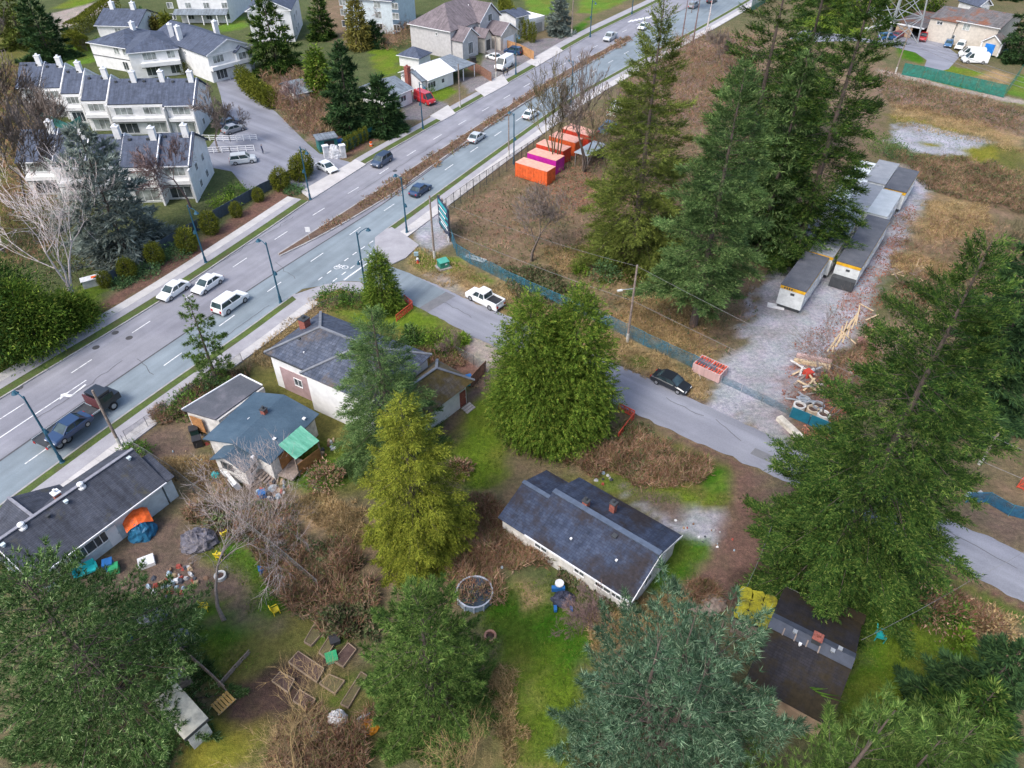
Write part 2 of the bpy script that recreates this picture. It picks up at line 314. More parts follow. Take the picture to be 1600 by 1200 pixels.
# (cover, pixels of its outline in the survey photo, edge softness m, raggedness m)
COVER = [
 # --- far side of the main road
 ('brushgreen', [(-300,-60),(1000,-60),(400,330),(-300,760)], 3, 3), ('mulch', [(-60,612),(0,575),(140,482),(300,385),(430,295),(470,285),(470,300),(400,345),(140,505),(0,598),(-60,632)], .6, .8),
 ('lawn2', [(-60,640),(-60,560),(60,500),(150,440),(160,490),(0,590)], 2, 2), ('bright', [(98,70),(140,72),(152,95),(110,105)], .8, 1), ('lawn2', [(80,14),(110,0),(200,-20),(120,12)], .8, 1),
 ('pale', [(75,22),(150,4),(178,2),(160,20),(120,30),(100,52)], 1, 1), ('bright', [(332,45),(380,25),(392,42),(350,50)], 1, 1), ('olive', [(0,20),(40,60),(60,150),(60,330),(0,420),(-100,400),(-100,30)], 3, 3),
 ('twig', [(410,130),(520,130),(520,225),(480,215),(430,170)], 2, 2), ('mulch', [(500,190),(600,190),(610,207),(535,250),(500,225)], 1, 1), ('lawn2', [(575,78),(615,75),(632,112),(590,125)], 1, 1.5),
 ('paving', [(628,165),(650,140),(702,163),(660,188),(630,187)], .4, .2), ('lawn2', [(665,145),(690,130),(715,143),(688,160)], .5, .5), ('paving', [(715,122),(770,118),(775,124),(735,146)], .4, .3),
 ('paving', [(748,110),(760,80),(850,60),(890,58),(880,75),(800,106),(775,122)], .5, .3), ('bright', [(815,-5),(870,-5),(865,22),(830,25)], 1, 1), ('bright', [(905,-5),(1000,-12),(960,12),(930,22),(905,20)], 1, 1),
 ('lawn', [(893,45),(925,25),(912,48),(900,60)], 1, 1), ('brush', [(490,-5),(640,-5),(640,60),(560,80),(500,60)], 2, 2),
 # --- the vacant lot between the two roads
 ('brush', [(690,330),(830,235),(960,150),(1100,60),(1200,40),(1390,100),(1400,200),(1300,280),(1190,470),(1140,560),(1080,555),(720,400)], 2, 3),
 ('twig', [(960,150),(1060,60),(1170,60),(1180,140),(1100,200)], 3, 3), ('leaf', [(840,290),(900,262),(980,290),(960,330),(880,330)], 3, 4), ('leaf', [(730,330),(800,300),(840,330),(760,380)], 4, 4),
 ('straw', [(850,390),(915,385),(925,425),(870,430)], 2, 2.5), ('straw', [(990,465),(1090,455),(1120,500),(1100,560),(1000,525),(940,505)], 3, 3), ('straw', [(890,430),(960,440),(950,480),(900,470)], 2, 3), ('brushgreen', [(780,420),(870,430),(930,470),(900,490),(820,470)], 3, 3),
 ('straw', [(640,375),(700,398),(800,445),(940,507),(1110,597),(1110,630),(1020,592),(960,567),(800,494),(640,424)], 1, 1.2), ('lawn2', [(645,380),(672,396),(712,402),(735,420),(700,428),(650,420)], .8, 1),
 ('pale', [(665,425),(700,430),(728,455),(745,475),(700,455)], .8, 1), ('gravel', [(645,348),(684,328),(704,380),(676,399),(652,386)], .7, .6), ('lawn', [(722,425),(750,425),(765,440),(735,445)], .8, 1), ('lawn', [(800,490),(800,475),(825,488),(820,498)], .6, .8), ('lawn', [(975,560),(1005,560),(1010,572),(985,575)], .8, .8),
 ('dirt', [(960,567),(1020,590),(1110,630),(1118,645),(1060,630),(968,592)], .5, .6),
 # --- storage yard
 ('gravel', [(1110,640),(1118,600),(1130,572),(1165,535),(1172,492),(1190,462),(1220,400),(1280,330),(1335,262),(1455,255),(1462,288),(1432,352),(1402,415),(1362,480),(1325,540),(1272,592),(1240,612),(1232,650),(1228,690),(1170,668)], 1, 1.6),
 ('leaf', [(1240,560),(1300,490),(1385,370),(1430,320),(1405,400),(1345,480),(1310,540),(1262,620),(1228,640),(1215,610)], 2, 3.2), ('brush', [(1432,365),(1468,292),(1540,300),(1600,330),(1600,520),(1310,610),(1345,530),(1400,430)], 1.5, 2),
 ('straw', [(1445,330),(1475,300),(1540,320),(1545,360),(1500,380),(1420,370)], 2, 3), ('straw', [(1398,395),(1440,390),(1485,420),(1475,435),(1400,430)], 1.5, 2), ('brushgreen', [(1385,430),(1500,440),(1490,500),(1390,490),(1370,470)], 2, 2), ('leaf', [(1395,445),(1455,445),(1450,475),(1405,475)], 1, 1.5), ('mulch', [(1250,610),(1300,560),(1360,560),(1320,650),(1260,690),(1235,650)], 2, 2),
 # --- power-line corridor
 ('twig', [(1370,115),(1600,175),(1600,240),(1540,200),(1380,165)], 2, 2), ('straw', [(1388,160),(1440,165),(1545,195),(1600,215),(1600,245),(1520,220),(1400,190)], 2, 2), ('olive', [(1390,178),(1450,190),(1600,235),(1600,290),(1500,260),(1390,240)], 2, 2),
 ('moss', [(1392,180),(1420,184),(1500,205),(1490,210),(1420,195)], 1, 1.5), ('gravel', [(1388,222),(1398,196),(1425,190),(1480,205),(1553,222),(1512,243),(1450,241)], 1, 1.6), ('moss', [(1440,222),(1470,226),(1465,230),(1440,228)], .6, 1), ('moss', [(1510,235),(1550,225),(1560,240),(1520,255)], 1, 1.6),
 ('brush', [(1395,240),(1440,245),(1520,255),(1600,280),(1600,340),(1530,320),(1440,290)], 2, 2), ('bright', [(1568,146),(1590,118),(1640,110),(1640,165)], 1, 1), ('lawn2', [(1240,30),(1300,15),(1360,40),(1350,55),(1260,50)], 1, 1.5), ('lawn', [(1400,75),(1430,80),(1448,95),(1440,102),(1405,90)], .8, .6), ('leaf', [(1308,32),(1338,31),(1338,44),(1312,44)], .8, .8), ('lawn2', [(1420,115),(1500,130),(1600,158),(1600,166),(1500,140),(1415,122)], .8, .8),
 ('straw', [(1515,115),(1560,110),(1585,120),(1570,140),(1500,122)], 1, 1), ('pale', [(1372,108),(1390,112),(1432,120),(1500,138),(1560,148),(1600,157),(1600,163),(1550,155),(1430,127),(1370,117)], .4, .4),
 ('lawn2', [(1480,102),(1500,105),(1540,112),(1515,120),(1470,112)], 1, 1),
 # --- near side: yards
 ('olive', [(390,580),(470,490),(520,455),(600,470),(690,510),(760,560),(790,600),(700,720),(500,800),(300,700),(200,680)], 2, 2), ('straw', [(395,560),(450,500),(520,452),(540,460),(480,510),(420,570)], 1, 1.2), ('lawn2', [(520,480),(580,490),(640,470),(690,505),(640,520),(560,510)], 1, 1),
 ('pale', [(700,530),(730,520),(790,550),(768,600),(740,575)], .8, .8), ('mulch', [(660,545),(720,545),(765,580),(750,610),(690,590)], .8, .8), ('dirt', [(670,690),(700,640),(770,570),(775,600),(730,640),(690,700)], .8, .8), ('lawn2', [(704,705),(735,640),(775,600),(785,650),(800,735),(788,765),(730,765)], 1, 1.2),
 ('brush', [(190,690),(250,660),(310,640),(330,760),(420,790),(540,800),(600,900),(720,900),(790,760),(860,740),(800,850),(860,900),(700,960),(560,1010),(400,880),(300,790)], 2, 2.2),
 ('dirt', [(205,690),(240,665),(295,680),(320,720),(270,730),(230,720)], 1.5, 1.5), ('straw', [(250,725),(330,715),(345,745),(290,760)], 1.5, 1.5), ('lawn', [(450,740),(500,690),(560,700),(530,770),(470,775)], 1.5, 1.5), ('straw', [(455,775),(520,770),(570,800),(575,850),(520,850),(470,820)], 1.5, 2), ('dirt', [(350,760),(430,755),(470,780),(440,800),(380,790)], 1, 1.2),
 ('dirt', [(90,920),(160,870),(250,820),(340,850),(400,900),(400,960),(330,1000),(200,960)], 1.5, 1.5), ('lawn', [(320,865),(365,838),(450,895),(475,950),(420,975),(375,900)], 1, 1.2), ('lawn', [(250,990),(300,960),(390,1000),(400,1040),(330,1060),(270,1030)], 1, 1.2), ('lawn', [(270,960),(330,935),(360,960),(300,980)], 1, 1),
 ('olive', [(330,1060),(400,1000),(480,930),(560,1000),(590,1100),(560,1210),(380,1220),(300,1150)], 1.5, 1.5), ('soil', [(380,1080),(430,1040),(500,1010),(570,1000),(575,1040),(520,1060),(480,1090),(440,1130),(400,1120)], 1, 1.2), ('lawn', [(475,1000),(520,965),(540,1000),(490,1020)], .8, 1), ('lawn', [(500,1100),(540,1060),(570,1050),(545,1100),(505,1130)], .8, .8), ('moss', [(275,1210),(300,1140),(350,1110),(395,1135),(360,1230)], 1, 1.2), ('soil', [(330,1110),(380,1080),(400,1120),(370,1140)], .8, .8), ('brushgreen', [(430,920),(500,900),(580,960),(590,1010),(500,960)], 1.2, 1.5),
 ('lawn', [(742,955),(790,915),(860,890),(925,925),(990,955),(930,1000),(905,1060),(880,1120),(900,1230),(760,1230),(780,1100),(765,1010)], 1, 1.2), ('lawn2', [(770,1010),(830,1020),(890,1080),(860,1200),(780,1200)], 2, 2.5), ('straw', [(762,1040),(800,1060),(810,1130),(830,1230),(770,1230)], 1.6, 2.2), ('straw', [(815,915),(850,910),(860,935),(825,945)], 1, 1.4), ('straw', [(920,960),(980,950),(1010,935),(1080,935),(1060,980),(960,1020)], 1.2, 1.4),
 ('brushgreen', [(790,850),(880,900),(960,960),(1000,945),(960,990),(860,920),(770,870)], 1, 1.2),
 ('olive', [(870,720),(960,680),(1000,655),(1150,730),(1150,790),(1050,830),(900,760)], 1.2, 1.5), ('brush', [(880,725),(940,690),(960,700),(930,740),(950,760)], 1.2, 1.5), ('lawn2', [(930,745),(1000,755),(1090,775),(1145,770),(1140,790),(1060,790),(960,770)], .8, 1.2), ('lawn', [(1070,725),(1130,730),(1150,760),(1130,775),(1090,750)], .8, 1), ('dirt', [(965,755),(1060,790),(1070,830),(1000,790)], 1, 1.2), ('gravel', [(970,770),(1040,800),(1130,797),(1122,850),(1090,845),(1040,825)], .8, 1.3), ('dirt', [(1000,765),(1060,790),(1065,815),(1020,800)], .8, 1),
 ('lawn', [(1040,835),(1105,850),(1110,870),(1080,900),(1040,915),(1000,945)], .6, .8), ('track', [(1148,728),(1195,745),(1205,860),(1190,915),(1120,950),(1080,925),(1110,880),(1135,830)], .8, 1), ('soil', [(1150,900),(1200,870),(1240,890),(1230,930),(1170,960),(1130,960)], 1, 1.2),
 ('track', [(985,645),(1000,648),(1182,732),(1182,745),(1060,690)], .5, .5), ('dirt', [(1180,740),(1460,870),(1380,960),(1250,930),(1200,850)], 2, 2), ('lawn', [(1330,935),(1400,925),(1500,985),(1570,1040),(1560,1110),(1430,1160),(1300,1150),(1345,1000)], 1.2, 1.4), ('lawn2', [(1390,990),(1470,1000),(1480,1080),(1400,1110),(1350,1060)], 1.8, 2), ('pale', [(1240,905),(1290,895),(1340,930),(1320,960),(1250,925)], 1.2, 1.2),
 ('lawn', [(1440,880),(1520,915),(1640,975),(1640,1010),(1500,930)], .8, .8), ('mulch', [(1440,865),(1457,872),(1520,905),(1640,965),(1640,975),(1520,915),(1450,885)], .4, .4), ('brush', [(1410,930),(1450,900),(1560,960),(1600,985),(1600,1020),(1520,1000)], 1.2, 1.4),
 ('dirt', [(1490,805),(1530,780),(1640,800),(1640,875),(1600,858)], 1.2, 1.2),
 ('brush', [(1560,700),(1680,720),(1680,810),(1530,780)], 2, 2),
]
def make_ground():
    xs = np.r_[[-3000, -1200, -600, -380, -300, -260, -230], np.arange(-210, 230, 0.8), [235, 260, 300, 380, 600, 1200, 3000]]
    ys = np.r_[[-600, -200, -80, -30, -5], np.arange(8, 125, 0.6), np.arange(125, 205, 0.8), np.arange(205, 300, 1.3), [310, 330, 380, 450, 700, 1400, 4000]]
    X, Y = np.meshgrid(xs, ys); C = np.empty(X.shape + (3,)); n1 = fbm(X / 9, Y / 9, 3)[..., None]; n2 = fbm(X / 2.2, Y / 2.2, 5)[..., None]
    C[:] = np.array(PAL['brush']) * (1 - n1) + np.array(PAL['brushgreen']) * n1
    wob = fbm(X / 3.1, Y / 3.1, 11) - 0.5; wob2 = fbm(X / 0.9, Y / 0.9, 17, 3) - 0.5
    for key, px, soft, rag in COVER:
        P = [tuple(G(a, max(b, -130))[:2]) for a, b in px]; P = np.array(P)
        lo = P.min(0) - 8; hi = P.max(0) + 8
        j0, j1 = np.searchsorted(xs, [lo[0], hi[0]]); i0, i1 = np.searchsorted(ys, [lo[1], hi[1]])
        if j1 <= j0 or i1 <= i0: continue
        sl = (slice(i0, i1), slice(j0, j1)); d = sdist(P, X[sl], Y[sl]) + wob[sl] * rag * 2.4 + wob2[sl] * rag * 1.6
        w = np.clip(d / max(soft, 0.15) * 0.5 + 0.5, 0, 1); w = (w * w * (3 - 2 * w))[..., None]
        c = np.array(PAL[key]); c = c * (0.78 + 0.44 * n2[sl])
        if key in ('lawn', 'lawn2', 'bright'):                     # worn and mossy spots in the lawns
            k = np.clip((fbm(X[sl] / 3.5, Y[sl] / 3.5, 29) - 0.47) * 4, 0, 1)[..., None]; c = c * (1 - 0.6 * k) + np.array((0.16, 0.155, 0.04)) * 0.6 * k
        if key in ('straw', 'brush', 'twig'):
            k = np.clip((fbm(X[sl] / 2.6, Y[sl] / 2.6, 31) - 0.48) * 5, 0, 1)[..., None]; c = c * (1 - 0.55 * k) + np.array((0.105, 0.105, 0.05)) * 0.55 * k
        if key == 'leaf': w = w * np.clip((fbm(X[sl] / 0.8, Y[sl] / 0.8, 41, 3) - 0.50) * 4, 0.06, .8)[..., None]
        if key == 'gravel':
            k = np.clip((fbm(X[sl] / 5.5, Y[sl] / 5.5, 43) - 0.46) * 4, 0, 1)[..., None]; c = c * (1 - 0.30 * k * np.array((0.7, 0.85, 1.0)))
        C[sl] = C[sl] * (1 - w) + c * w
    ny, nx = X.shape; V = np.stack([X, Y, np.zeros_like(X)], -1).reshape(-1, 3)
    idx = np.arange(ny * nx).reshape(ny, nx); F = np.stack([idx[:-1, :-1], idx[:-1, 1:], idx[1:, 1:], idx[1:, :-1]], -1).reshape(-1, 4)
    m, nt, bs = _new('ground_cover')
    at = nt.nodes.new('ShaderNodeAttribute'); at.attribute_name = 'cover'
    f = _noise(nt, 2.2, 12, 0.75); fr = _ramp(nt, f.outputs[0], [(0.25, (0.45, 0.45, 0.47)), (0.5, (1, 1, 1)), (0.78, (1.75, 1.68, 1.5))])
    g = _noise(nt, 0.45, 6, 0.65); gr = _ramp(nt, g.outputs[0], [(0.3, (0.82, 0.9, 0.8)), (0.7, (1.2, 1.08, 1.12))])
    c = _mix(nt, 1.0, _mix(nt, 1.0, at.outputs['Color'], fr.outputs[0], 'MULTIPLY'), gr.outputs[0], 'MULTIPLY')
    nt.links.new(c, bs.inputs['Base Color']); bs.inputs['Roughness'].default_value = 0.95; bs.inputs['Specular IOR Level'].default_value = 0.04
    h_ = _noise(nt, 16, 4, 0.8); c = _mix(nt, 1.0, c, _ramp(nt, h_.outputs[0], [(0.36, (.62, .62, .62)), (0.5, (1, 1, 1)), (0.66, (1.5, 1.46, 1.4))]).outputs[0], 'MULTIPLY'); nt.links.new(c, bs.inputs['Base Color'])
    b = _noise(nt, 5.0, 8, 0.7); _bump(nt, bs, b.outputs[0], 0.9, 0.18)
    o = tri_object('ground', V, F, m)
    ca = o.data.color_attributes.new('cover', 'FLOAT_COLOR', 'POINT')
    ca.data.foreach_set('color', np.concatenate([C.reshape(-1, 3), np.ones((ny * nx, 1))], 1).astype(np.float32).ravel())
    tag(o, kind='structure'); return o
make_ground()

# ================================================================== roads
ASPH_OLD = mottled('old_asphalt', [(0.3, (0.240, 0.240, 0.262)), (0.7, (0.305, 0.303, 0.330))], 0.35, 9, 0.16, 0.9, 0.15, big=(0.11, (0.86, 0.86, 0.88)), track=(R(62), .16))
ASPH_NEW = mottled('blue_grey_asphalt', [(0.3, (0.196, 0.236, 0.258)), (0.7, (0.256, 0.300, 0.325))], 0.3, 9, 0.14, 0.88, 0.15, big=(0.13, (0.90, 0.90, 0.90)), track=(R(62), .16))
ASPH_SIDE = mottled('side_street_asphalt', [(0.3, (0.232, 0.240, 0.272)), (0.7, (0.300, 0.308, 0.345))], 0.4, 9, 0.16, 0.9, 0.15, big=(0.2, (0.82, 0.82, 0.84)), track=(R(-39), .18))
CONC = mottled('pale_concrete', [(0.3, (0.44, 0.42, 0.40)), (0.7, (0.57, 0.545, 0.52))], 0.6, 10, 0.14, 0.9, 0.1)
CONC2 = mottled('grey_pavement', [(0.3, (0.30, 0.29, 0.305)), (0.7, (0.39, 0.38, 0.395))], 0.5, 10, 0.15, 0.9, 0.1)
VERGE = mottled('verge_grass', [(0.3, (0.10, 0.085, 0.045)), (0.5, (0.075, 0.11, 0.03)), (0.7, (0.115, 0.15, 0.035))], 0.5, 7, 0.4, 0.95, 0.8)
BEDM = mottled('planted_bed', [(0.3, (0.085, 0.06, 0.048)), (0.55, (0.155, 0.10, 0.07)), (0.75, (0.12, 0.115, 0.06))], 1.2, 6, 0.45, 0.95, 0.9)
WHITE_LINE = mottled('road_paint', [(0.36, (0.46, 0.46, 0.46)), (0.5, (0.78, 0.78, 0.77))], 2.0, 12, 0.1, 0.7, 0.1)
JOINT = plain('tar_joint', (0.085, 0.085, 0.09), 0.8)
KERB = plain('kerb_concrete', (0.36, 0.345, 0.335), 0.85)
def W2(pts): return [tuple(p[:2]) for p in gpts(pts)]
CL = crom(W2([(-110,697),(-40,650),(40,600),(250,472),(400,372),(495,307),(572,257),(677,197),(770,144),(828,111),(915,60),(975,30),(1030,3),(1090,-28)]), 2)
BL = crom(W2([(-90,780),(0,720),(172,600),(400,446),(547,352),(615,307),(800,175),(985,61),(1080,8),(1120,-14)]), 2)
CR = crom(W2([(-70,842),(0,790),(150,680),(265,598),(375,522),(460,460),(600,361),(740,260),(800,217),(892,153),(980,103),(1102,37),(1160,4),(1200,-20)]), 2)
def nearest_dir(line, i):
    a = np.array(line[max(i - 1, 0)]); b = np.array(line[min(i + 1, len(line) - 1)]); d = b - a; return d / np.linalg.norm(d)
def offset(line, d):
    """line moved d metres to its left"""
    return [np.array(p) + d * np.array((-nearest_dir(line, i)[1], nearest_dir(line, i)[0])) for i, p in enumerate(line)]
def cut(line, px0, px1):
    """part of a line between the points nearest to two pixels"""
    L = np.array(line); a = np.array(G(*px0)[:2]); b = np.array(G(*px1)[:2])
    i = np.argmin(((L - a) ** 2).sum(1)); j = np.argmin(((L - b) ** 2).sum(1)); i, j = min(i, j), max(i, j)
    return [tuple(p) for p in L[i:j + 1]]
ribbon('road_inbound', offset(CL, 0.05), BL, 0.010, ASPH_OLD, n=90)
ribbon('road_outbound', BL, offset(CR, -0.05), 0.012, ASPH_NEW, n=90)
ribbon('road_joint', offset(BL, 0.10), offset(BL, -0.12), 0.017, JOINT, n=90)
SUP = crom(W2([(585,396),(612,417),(640,427),(725,465),(800,497),(965,570),(1075,620),(1200,679),(1470,807),(1600,862),(1800,960)]), 2)
SLO = crom(W2([(548,437),(572,440),(630,466),(682,495),(725,517),(780,545),(990,645),(1182,732),(1300,788),(1457,865),(1600,942),(1760,1030)]), 2)
_rj = np.random.default_rng(4)
for _ln in (SUP, SLO):
    _q = resample(_ln, 220); _q[3:-3] += (fbm(_q[3:-3, 0] / 1.3, _q[3:-3, 1] / 1.3, 91)[:, None] - .5) * .55 + _rj.normal(0, .05, (214, 2)); _ln[:] = [tuple(p) for p in _q]
ribbon('side_street', SUP, SLO, 0.016, ASPH_SIDE, n=220)
mouth = [G(*p) for p in [(507,446),(535,439),(560,440),(600,452),(640,474),(656,482),(697,456),(640,427),(612,417),(594,402),(586,386),(587,371),(600,361),(560,389),(505,428),(470,452)]]
mb = MB(); mb.face([(p[0], p[1], 0.022) for p in mouth]); tag(mb.build('side_street_mouth', ASPH_NEW), kind='structure')
# townhouse drive
drive = [G(*p) for p in [(364,110),(388,125),(402,156),(430,174),(455,199),(480,224),(499,240),(545,253),(566,261),(520,290),(500,304),(468,292),(442,284),(418,297),(385,296),(362,268),(330,262),(322,236),(345,207),(350,180),(345,150),(338,128)]]
mb = MB(); mb.face([(p[0], p[1], 0.024) for p in drive]); tag(mb.build('townhouse_drive', ASPH_SIDE), kind='structure')
cul = [G(*p) for p in [(1232,60),(1258,46),(1300,52),(1340,58),(1372,64),(1378,52),(1425,48),(1470,66),(1500,88),(1482,108),(1462,113),(1444,105),(1448,94),(1430,82),(1375,68),(1330,64),(1260,66)]]
mb = MB(); mb.face([(p[0], p[1], 0.02) for p in cul]); tag(mb.build('cul_de_sac', ASPH_SIDE), kind='structure')

# kerbs, verges, pavements on both sides, in cross-section order from the carriageway outward
def side_strips(line, sgn, px0, px1, verge, walk, slab, tagname, verge_cuts=()):
    L = cut(line, px0, px1)
    e = lambda d: offset(L, sgn * d)
    ribbon('kerb_' + tagname, e(0), e(0.2), 0.14, KERB, 0.14, n=70)
    ribbon('verge_' + tagname, e(0.203), e(verge), 0.12, VERGE, 0.12, n=70)
    ribbon('pavement_' + tagname, e(verge + 0.003), e(walk), 0.13, CONC2, 0.13, n=70)
    if slab > walk:
        base = ribbon('footway_' + tagname, e(walk + 0.003), e(slab), 0.11, CONC2, 0.11, n=70)
        A = resample(e(walk + 0.02), 400); B = resample(e(slab - 0.02), 400)
        s = np.r_[0, np.cumsum(np.linalg.norm(np.diff(A, axis=0), axis=1))]; n = int(s[-1] / 1.5)
        for k in range(n):
            i0 = np.interp(k * s[-1] / n + 0.02, s, np.arange(400)); i1 = np.interp((k + 1) * s[-1] / n - 0.02, s, np.arange(400))
            f = lambda Q, t: (np.interp(t, np.arange(400), Q[:, 0]), np.interp(t, np.arange(400), Q[:, 1]))
            MB().prism([f(A, i0), f(B, i0), f(B, i1), f(A, i1)], 0.111, 0.135 + random.uniform(-.004, .004)).build('slab', CONC, base)
random.seed(3)
side_strips(CL, 1, (-100,690), (486,312), 1.5, 2.7, 4.2, 'far')
side_strips(CL, 1, (572,257), (760,150), 1.5, 3.0, 3.0, 'far_north')
side_strips(CL, 1, (790,133), (1080,-22), 1.7, 4.0, 4.0, 'far_end')
side_strips(CR, -1, (-60,835), (458,461), 1.15, 2.9, 4.3, 'near')
side_strips(CR, -1, (604,358), (1190,-15), 1.2, 2.4, 4.2, 'near_north')
# driveway crossings over the far kerb
for k, q in enumerate([[(690,190),(712,178),(700,165),(672,182)], [(757,152),(795,131),(785,117),(742,140)], [(838,105),(880,80),(868,72),(822,98)], [(486,313),(572,258),(556,250),(470,300)]]):
    mb = MB(); mb.prism([tuple(G(*p)[:2]) for p in q], 0.0, 0.155); tag(mb.build('driveway_crossing', CONC), kind='structure')
# corner pavement at the side street
for q in ([(602,360),(586,372),(586,388),(598,402),(612,414),(634,404),(655,384),(630,366),(612,356)], [(456,463),(507,446),(535,441),(562,442),(574,450),(566,460),(530,452),(505,462),(475,478)]):
    mb = MB(); mb.prism([tuple(G(*p)[:2]) for p in q], 0.0, 0.142); tag(mb.build('corner_pavement', CONC2), kind='structure')
# centre reserve with planting
ML = crom(W2([(434,397),(500,355),(600,291),(700,226),(800,162),(900,101),(982,57)]), 2); MR = crom(W2([(438,401),(510,365),(615,303),(710,236),(800,174),(900,112),(988,62)]), 2)
ribbon('median_kerb', ML, MR, 0.14, KERB, 0.14, n=60)
ribbon('median_bed', offset(ML, -0.28), offset(MR, 0.28), 0.17, BEDM, 0.03, n=60)
# sealed cracks and repair patches
SEAL = plain('crack_seal', (.10, .10, .105), .7); PATCH = mottled('repair_patch', [(.3, (.15, .152, .16)), (.7, (.19, .192, .20))], 1.2, 9, .2, .9, .2)
_rc = random.Random(12)
for _px in ([(820,512),(860,533),(900,546),(950,572)], [(1040,622),(1075,640),(1100,650)], [(690,470),(720,486),(738,497)], [(1480,830),(1530,858),(1590,890)], [(60,655),(130,606),(190,566)], [(330,420),(400,376),(460,338)], [(300,560),(360,520),(420,478)], [(560,300),(640,250),(700,212)], [(1120,655),(1160,690)], [(215,560),(240,585)], [(430,410),(462,436)]):
    _P = crom(W2(_px), .7); _A = [np.array(p) + np.array((_rc.gauss(0, .12), _rc.gauss(0, .12))) for p in _P]; ribbon('crack_seal', offset(_A, .035), offset(_A, -.035), 0.027, SEAL, n=len(_A))
for _px in ([(655,481),(697,456),(712,463),(668,488)], [(905,560),(935,545),(950,553),(922,568)], [(1180,700),(1215,716),(1205,724),(1172,709)]):
    mb = MB(); mb.face([(*G(*p)[:2], .0245) for p in _px]); tag(mb.build('road_patch', PATCH), kind='structure')
# lane paint
def paint(name, line, z=0.02, w=0.13, dash=None, period=9.0, start=0.0):
    L = np.array(line); s = np.r_[0, np.cumsum(np.linalg.norm(np.diff(L, axis=0), axis=1))]
    at_ = lambda u: np.array((np.interp(u, s, L[:, 0]), np.interp(u, s, L[:, 1])))
    segs = [(start, s[-1])] if not dash else [(u, min(u + dash, s[-1])) for u in np.arange(start, s[-1], period)]
    mb = MB()
    for a, b in segs:
        m_ = max(1, int((b - a) / 3))
        for k in range(m_):
            p, q = at_(a + (b - a) * k / m_), at_(a + (b - a) * (k + 1) / m_); d = (q - p) / max(1e-6, np.linalg.norm(q - p)); nn = np.array((-d[1], d[0])) * w / 2
            mb.face([(*(p - nn), z), (*(q - nn), z), (*(q + nn), z), (*(p + nn), z)])
    return tag(mb.build(name, WHITE_LINE), kind='structure')
DL = crom(W2([(0,655),(87,599),(181,537),(265,482),(342,432),(410,387),(472,347),(530,311),(582,279),(632,246),(682,215),(723,191),(770,164),(860,112),(950,62),(1000,36)]), 2)
paint('lane_dashes_inbound', DL, dash=2.8, period=8.65)
DR = crom(W2([(39,725),(244,580),(405,465),(472,418),(535,375),(592,335),(692,268),(736,237),(775,211),(860,153),(960,93),(1060,36)]), 2)
paint('lane_dashes_outbound', DR, dash=2.7, period=8.75)
paint('turn_lane_line', W2([(-40,711),(0,684),(60,644),(135,594)]), w=0.14)
paint('stop_edge_line', W2([(537,438),(586,403)]), z=0.03, w=0.25)
paint('bus_bay_line', W2([(497,438),(560,392),(584,376)]), z=0.03, w=0.16, dash=0.9, period=1.9)
paint('bus_bay_line_far', W2([(520,440),(584,393)]), z=0.03, w=0.16, dash=0.9, period=1.9)
for c in ((533,418),):                                          # cycle symbols
    p = G(*c); mb = MB()
    for dx in (-0.55, 0.55):
        for k in range(14):
            a0, a1 = k * math.tau / 14, (k + 1) * math.tau / 14
            mb.face([(p.x + dx + r_ * math.cos(a), p.y + r_ * math.sin(a), 0.032) for r_, a in ((0.38, a0), (0.48, a0), (0.48, a1), (0.38, a1))])
    for a, b in (((-.55, 0), (-.1, .55)), ((-.1, .55), (.55, 0)), ((-.55, 0), (.1, -.05)), ((.1, -.05), (.35, .6))):
        d = Vector((b[0] - a[0], b[1] - a[1])).normalized() * 0.05
        mb.face([(p.x + a[0] - d.y, p.y + a[1] + d.x, .034), (p.x + a[0] + d.y, p.y + a[1] - d.x, .034), (p.x + b[0] + d.y, p.y + b[1] - d.x, .034), (p.x + b[0] - d.y, p.y + b[1] + d.x, .034)])
    tag(mb.build('cycle_marking', WHITE_LINE), kind='structure')
p0, p1 = G(96, 632), G(134, 601)                                          # left-turn arrow
d = (p1 - p0).normalized(); nn = Vector((-d.y, d.x, 0)); L = (p1 - p0).length
AR = lambda u, v: (p0.x + d.x * u * L + nn.x * v, p0.y + d.y * u * L + nn.y * v, 0.021)
mb = MB(); mb.face([AR(.35, -.1), AR(1, -.1), AR(1, .12), AR(.35, .12)]); mb.face([AR(.35, .12), AR(.48, .12), AR(.42, .75), AR(.32, .75)]); mb.face([AR(.15, .75), AR(.55, .75), AR(.37, 1.35)])
tag(mb.build('turn_arrow', WHITE_LINE), kind='structure')
mb = MB()                                                                  # crosswalk far up the road
for k in range(6):
    a = G(985 + k * 6, 33 - k * 1.2); mb.box((a.x, a.y, 0.022), (0.6, 3.0, 0.004), rz=-0.55)
tag(mb.build('crosswalk', WHITE_LINE), kind='structure')
IRON = plain('cast_iron', (0.075, 0.072, 0.072), 0.7)
for c in ((180,520), (202,528), (150,543), (617,267), (30,606), (905,98)):
    p = G(*c); mb = MB(); mb.prism([(p.x + .42 * math.cos(a * math.tau / 14), p.y + .42 * math.sin(a * math.tau / 14)) for a in range(14)], 0.011, 0.024)
    tag(mb.build('manhole_cover', IRON), kind='structure')
